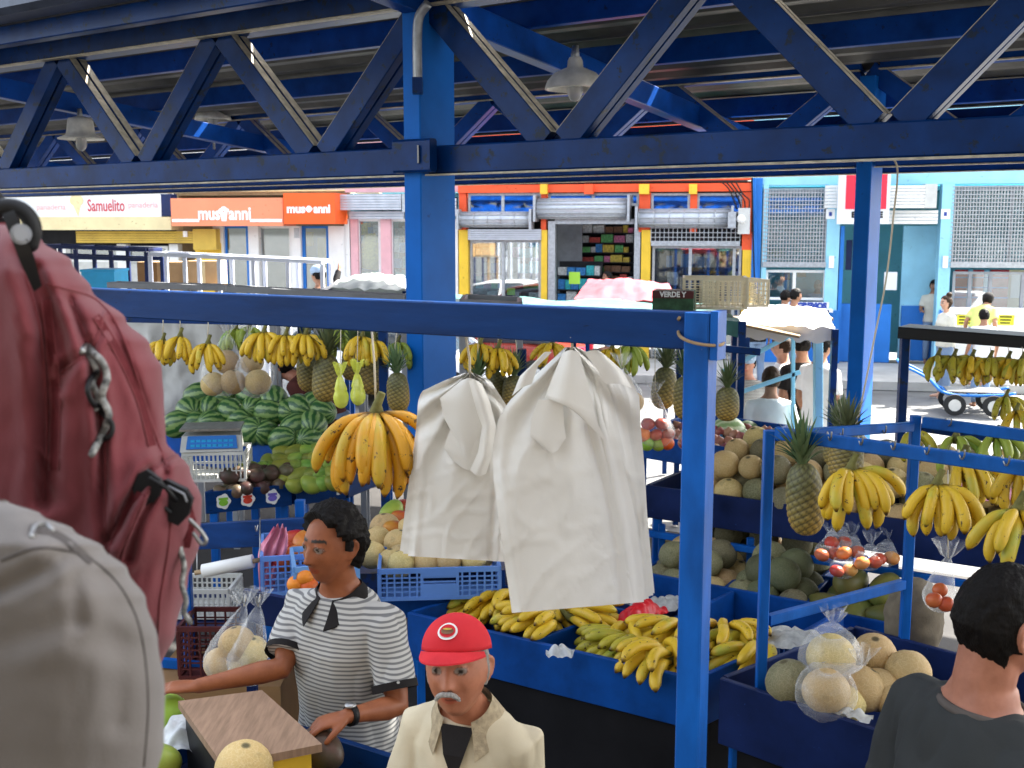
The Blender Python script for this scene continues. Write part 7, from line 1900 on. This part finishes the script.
# background people ----------------------------------------------------
def bgp(px, py, Y, h, rz, label, shirt, skin=(.33,.17,.10), hair='hairblack', female=False, arms=None, lean=0, sleeve=.5, sit=False, zoff=None, head=(0,0,0), legs='jeans', group=None, hvol=.012, trunc=None):
    if Y < 0: c_ = G(px, py, (-.3 if Y == -1 else 0 if Y == -2 else BASEZ)+1.625*h/1.75)
    else: c_ = at(px, py, Y)
    hz = c_.z; base = hz-(1.625*h/1.75)
    d_ = dict(h=h, lean=lean, female=female, head=head, sit=sit, headk=1.0)
    if arms: d_.update(arms)
    hf = (lambda d: 1 if (d.z > .5 and d.y < .7) or (d.z > .1 and d.y < .3) or (d.z > -.75 and d.y < -.1) else 0) if female else None
    rt, HM, hk, up, ar = person(label, (c_.x, c_.y, base), R(rz), ('shirt', shirt), legs, skin, hair, hf, d_, vox=.016, sleeve=sleeve, fold=.004, hairvol=hvol, group=group, hands=True)
    q_ = Matrix.Rotation(R(rz), 3, 'Z') @ HM.translation; rt.location = (c_.x-q_.x, c_.y-q_.y, base+(1.625*h/1.75-q_.z))
    return rt, HM, hk, up
bent = dict(ra=dict(e=(.24,.02,1.13), w=(.20,.25,1.12), n=(0,0,-1)), la=dict(e=(-.24,.02,1.13), w=(-.20,.25,1.12), n=(0,0,-1)))
r_, HMx, hkx, upx = bgp(946, 303, -1, 1.70, 100, 'woman with hair tied up and pale beige shirt on the far pavement', 'clight', (.55,.32,.22), 'hairbrown', True, arms=bent, sleeve=1)
mb = MB(); mb.ball((0,-.05,.135), (.05,.05,.045), 14, 10); o_ = MB(); o_.merge(mb, HMx); o_.build('hair_bun', mt['hairbrown'], r_)
bgp(934, 286, 22.0, 1.68, 160, 'dark haired person reading paper inside the light blue doorway', 'clight', arms=bent)
bgp(984, 316, -1, 1.55, -5, 'dark haired person in white at the street counter, back turned', 'cwhite')
r_, HMx, hkx, upx = bgp(988, 300, -3, 1.62, -40, 'person in yellow green shirt bending over the street counter', 'cyell', lean=38)
mb = MB(); mb.ball((0,0,.045), (.088,.108,.085), 18, 12); o_ = MB(); o_.merge(mb, HMx); o_.build('cap', mt['cblack'], r_)
bgp(818, 286, 23.4, 1.70, 175, 'clerk in grey blue shirt behind the ticket window', 'cblue', (.5,.3,.2), 'hairgrey', arms=bent, lean=10)
bgp(796, 296, -1, 1.78, -80, 'dark haired man in grey shirt queueing at the ticket window', 'cgr', arms=bent)
bgp(786, 297, -1, 1.72, -70, 'second dark haired person close behind in the ticket queue', 'cblack')
bgp(757, 301, -1, 1.66, 0, 'person showing only dark hair beside the blue corner post', 'cblack')
bgp(607, 277, 21.6, 1.55, 100, 'woman in white vest standing in the variety shop door', 'cwhite', (.28,.13,.08), 'hairblack', True, sleeve=.15)
bgp(823, 346, -1, 1.80, -60, 'big man in white shirt burnt by the sun, right of the stall frame', 'cwhite', hair='hairblack')
bgp(781, 347, -1, 1.72, 80, 'short haired man in white shirt in profile under the white awning', 'cwhite', (.5,.28,.2), 'hairbrown')
r_, HMx, hkx, upx = bgp(747, 363, -1, 1.66, 160, 'smiling man in dark cap and grey striped shirt behind front post', 'stripe', (.45,.22,.15), 'hairblack')
mb = MB(); mb.ball((0,0,.050), (.086,.108,.082), 18, 12); mb.box((-.06,.08,.045),(.06,.165,.055)); o_ = MB(); o_.merge(mb, HMx); o_.build('cap', mt['cblue'], r_)
bgp(771, 380, -1, 1.60, -10, 'seated person in white shirt with back to the camera', 'cwhite', hair='hairbrown', sit=False)
bgp(801, 345, -1, 1.76, 20, 'person in black shirt between two white shirted men', 'cblack')
wav = dict(ra=dict(e=(.36,.06,1.42), w=(.52,.10,1.68), n=(0,1,0)), la=dict(e=(-.24,.02,1.13), w=(-.20,.25,1.12), n=(0,0,-1)))
r_, HMx, hkx, upx = bgp(318, 275, 14.0, 1.70, 60, 'dark figure with light blue cap reaching an arm over the stall', 'cblack', arms=wav, sleeve=1)
mb = MB(); mb.ball((0,0,.050), (.088,.110,.082), 18, 12); o_ = MB(); o_.merge(mb, HMx); o_.build('cap', mt['cblue'], r_)
bgp(282, 366, 8.6, 1.55, 75, 'vendor in dark red brown shirt bending behind the watermelons', 'cbrown', (.45,.20,.13), arms=bent, lean=45, hair='hairblack')
bgp(873, 262, 23.2, 1.65, 180, 'person seen dimly inside the light blue shop beside the column', 'cblack') if False else None
# tidy: labels stay within sixteen words
for o in sc.objects:
    l = o.get('label')
    if l and len(l.split()) > 16: o['label'] = ' '.join(l.replace(' the ', ' ').split()[:16])

bpy.data.scenes.remove(TS)
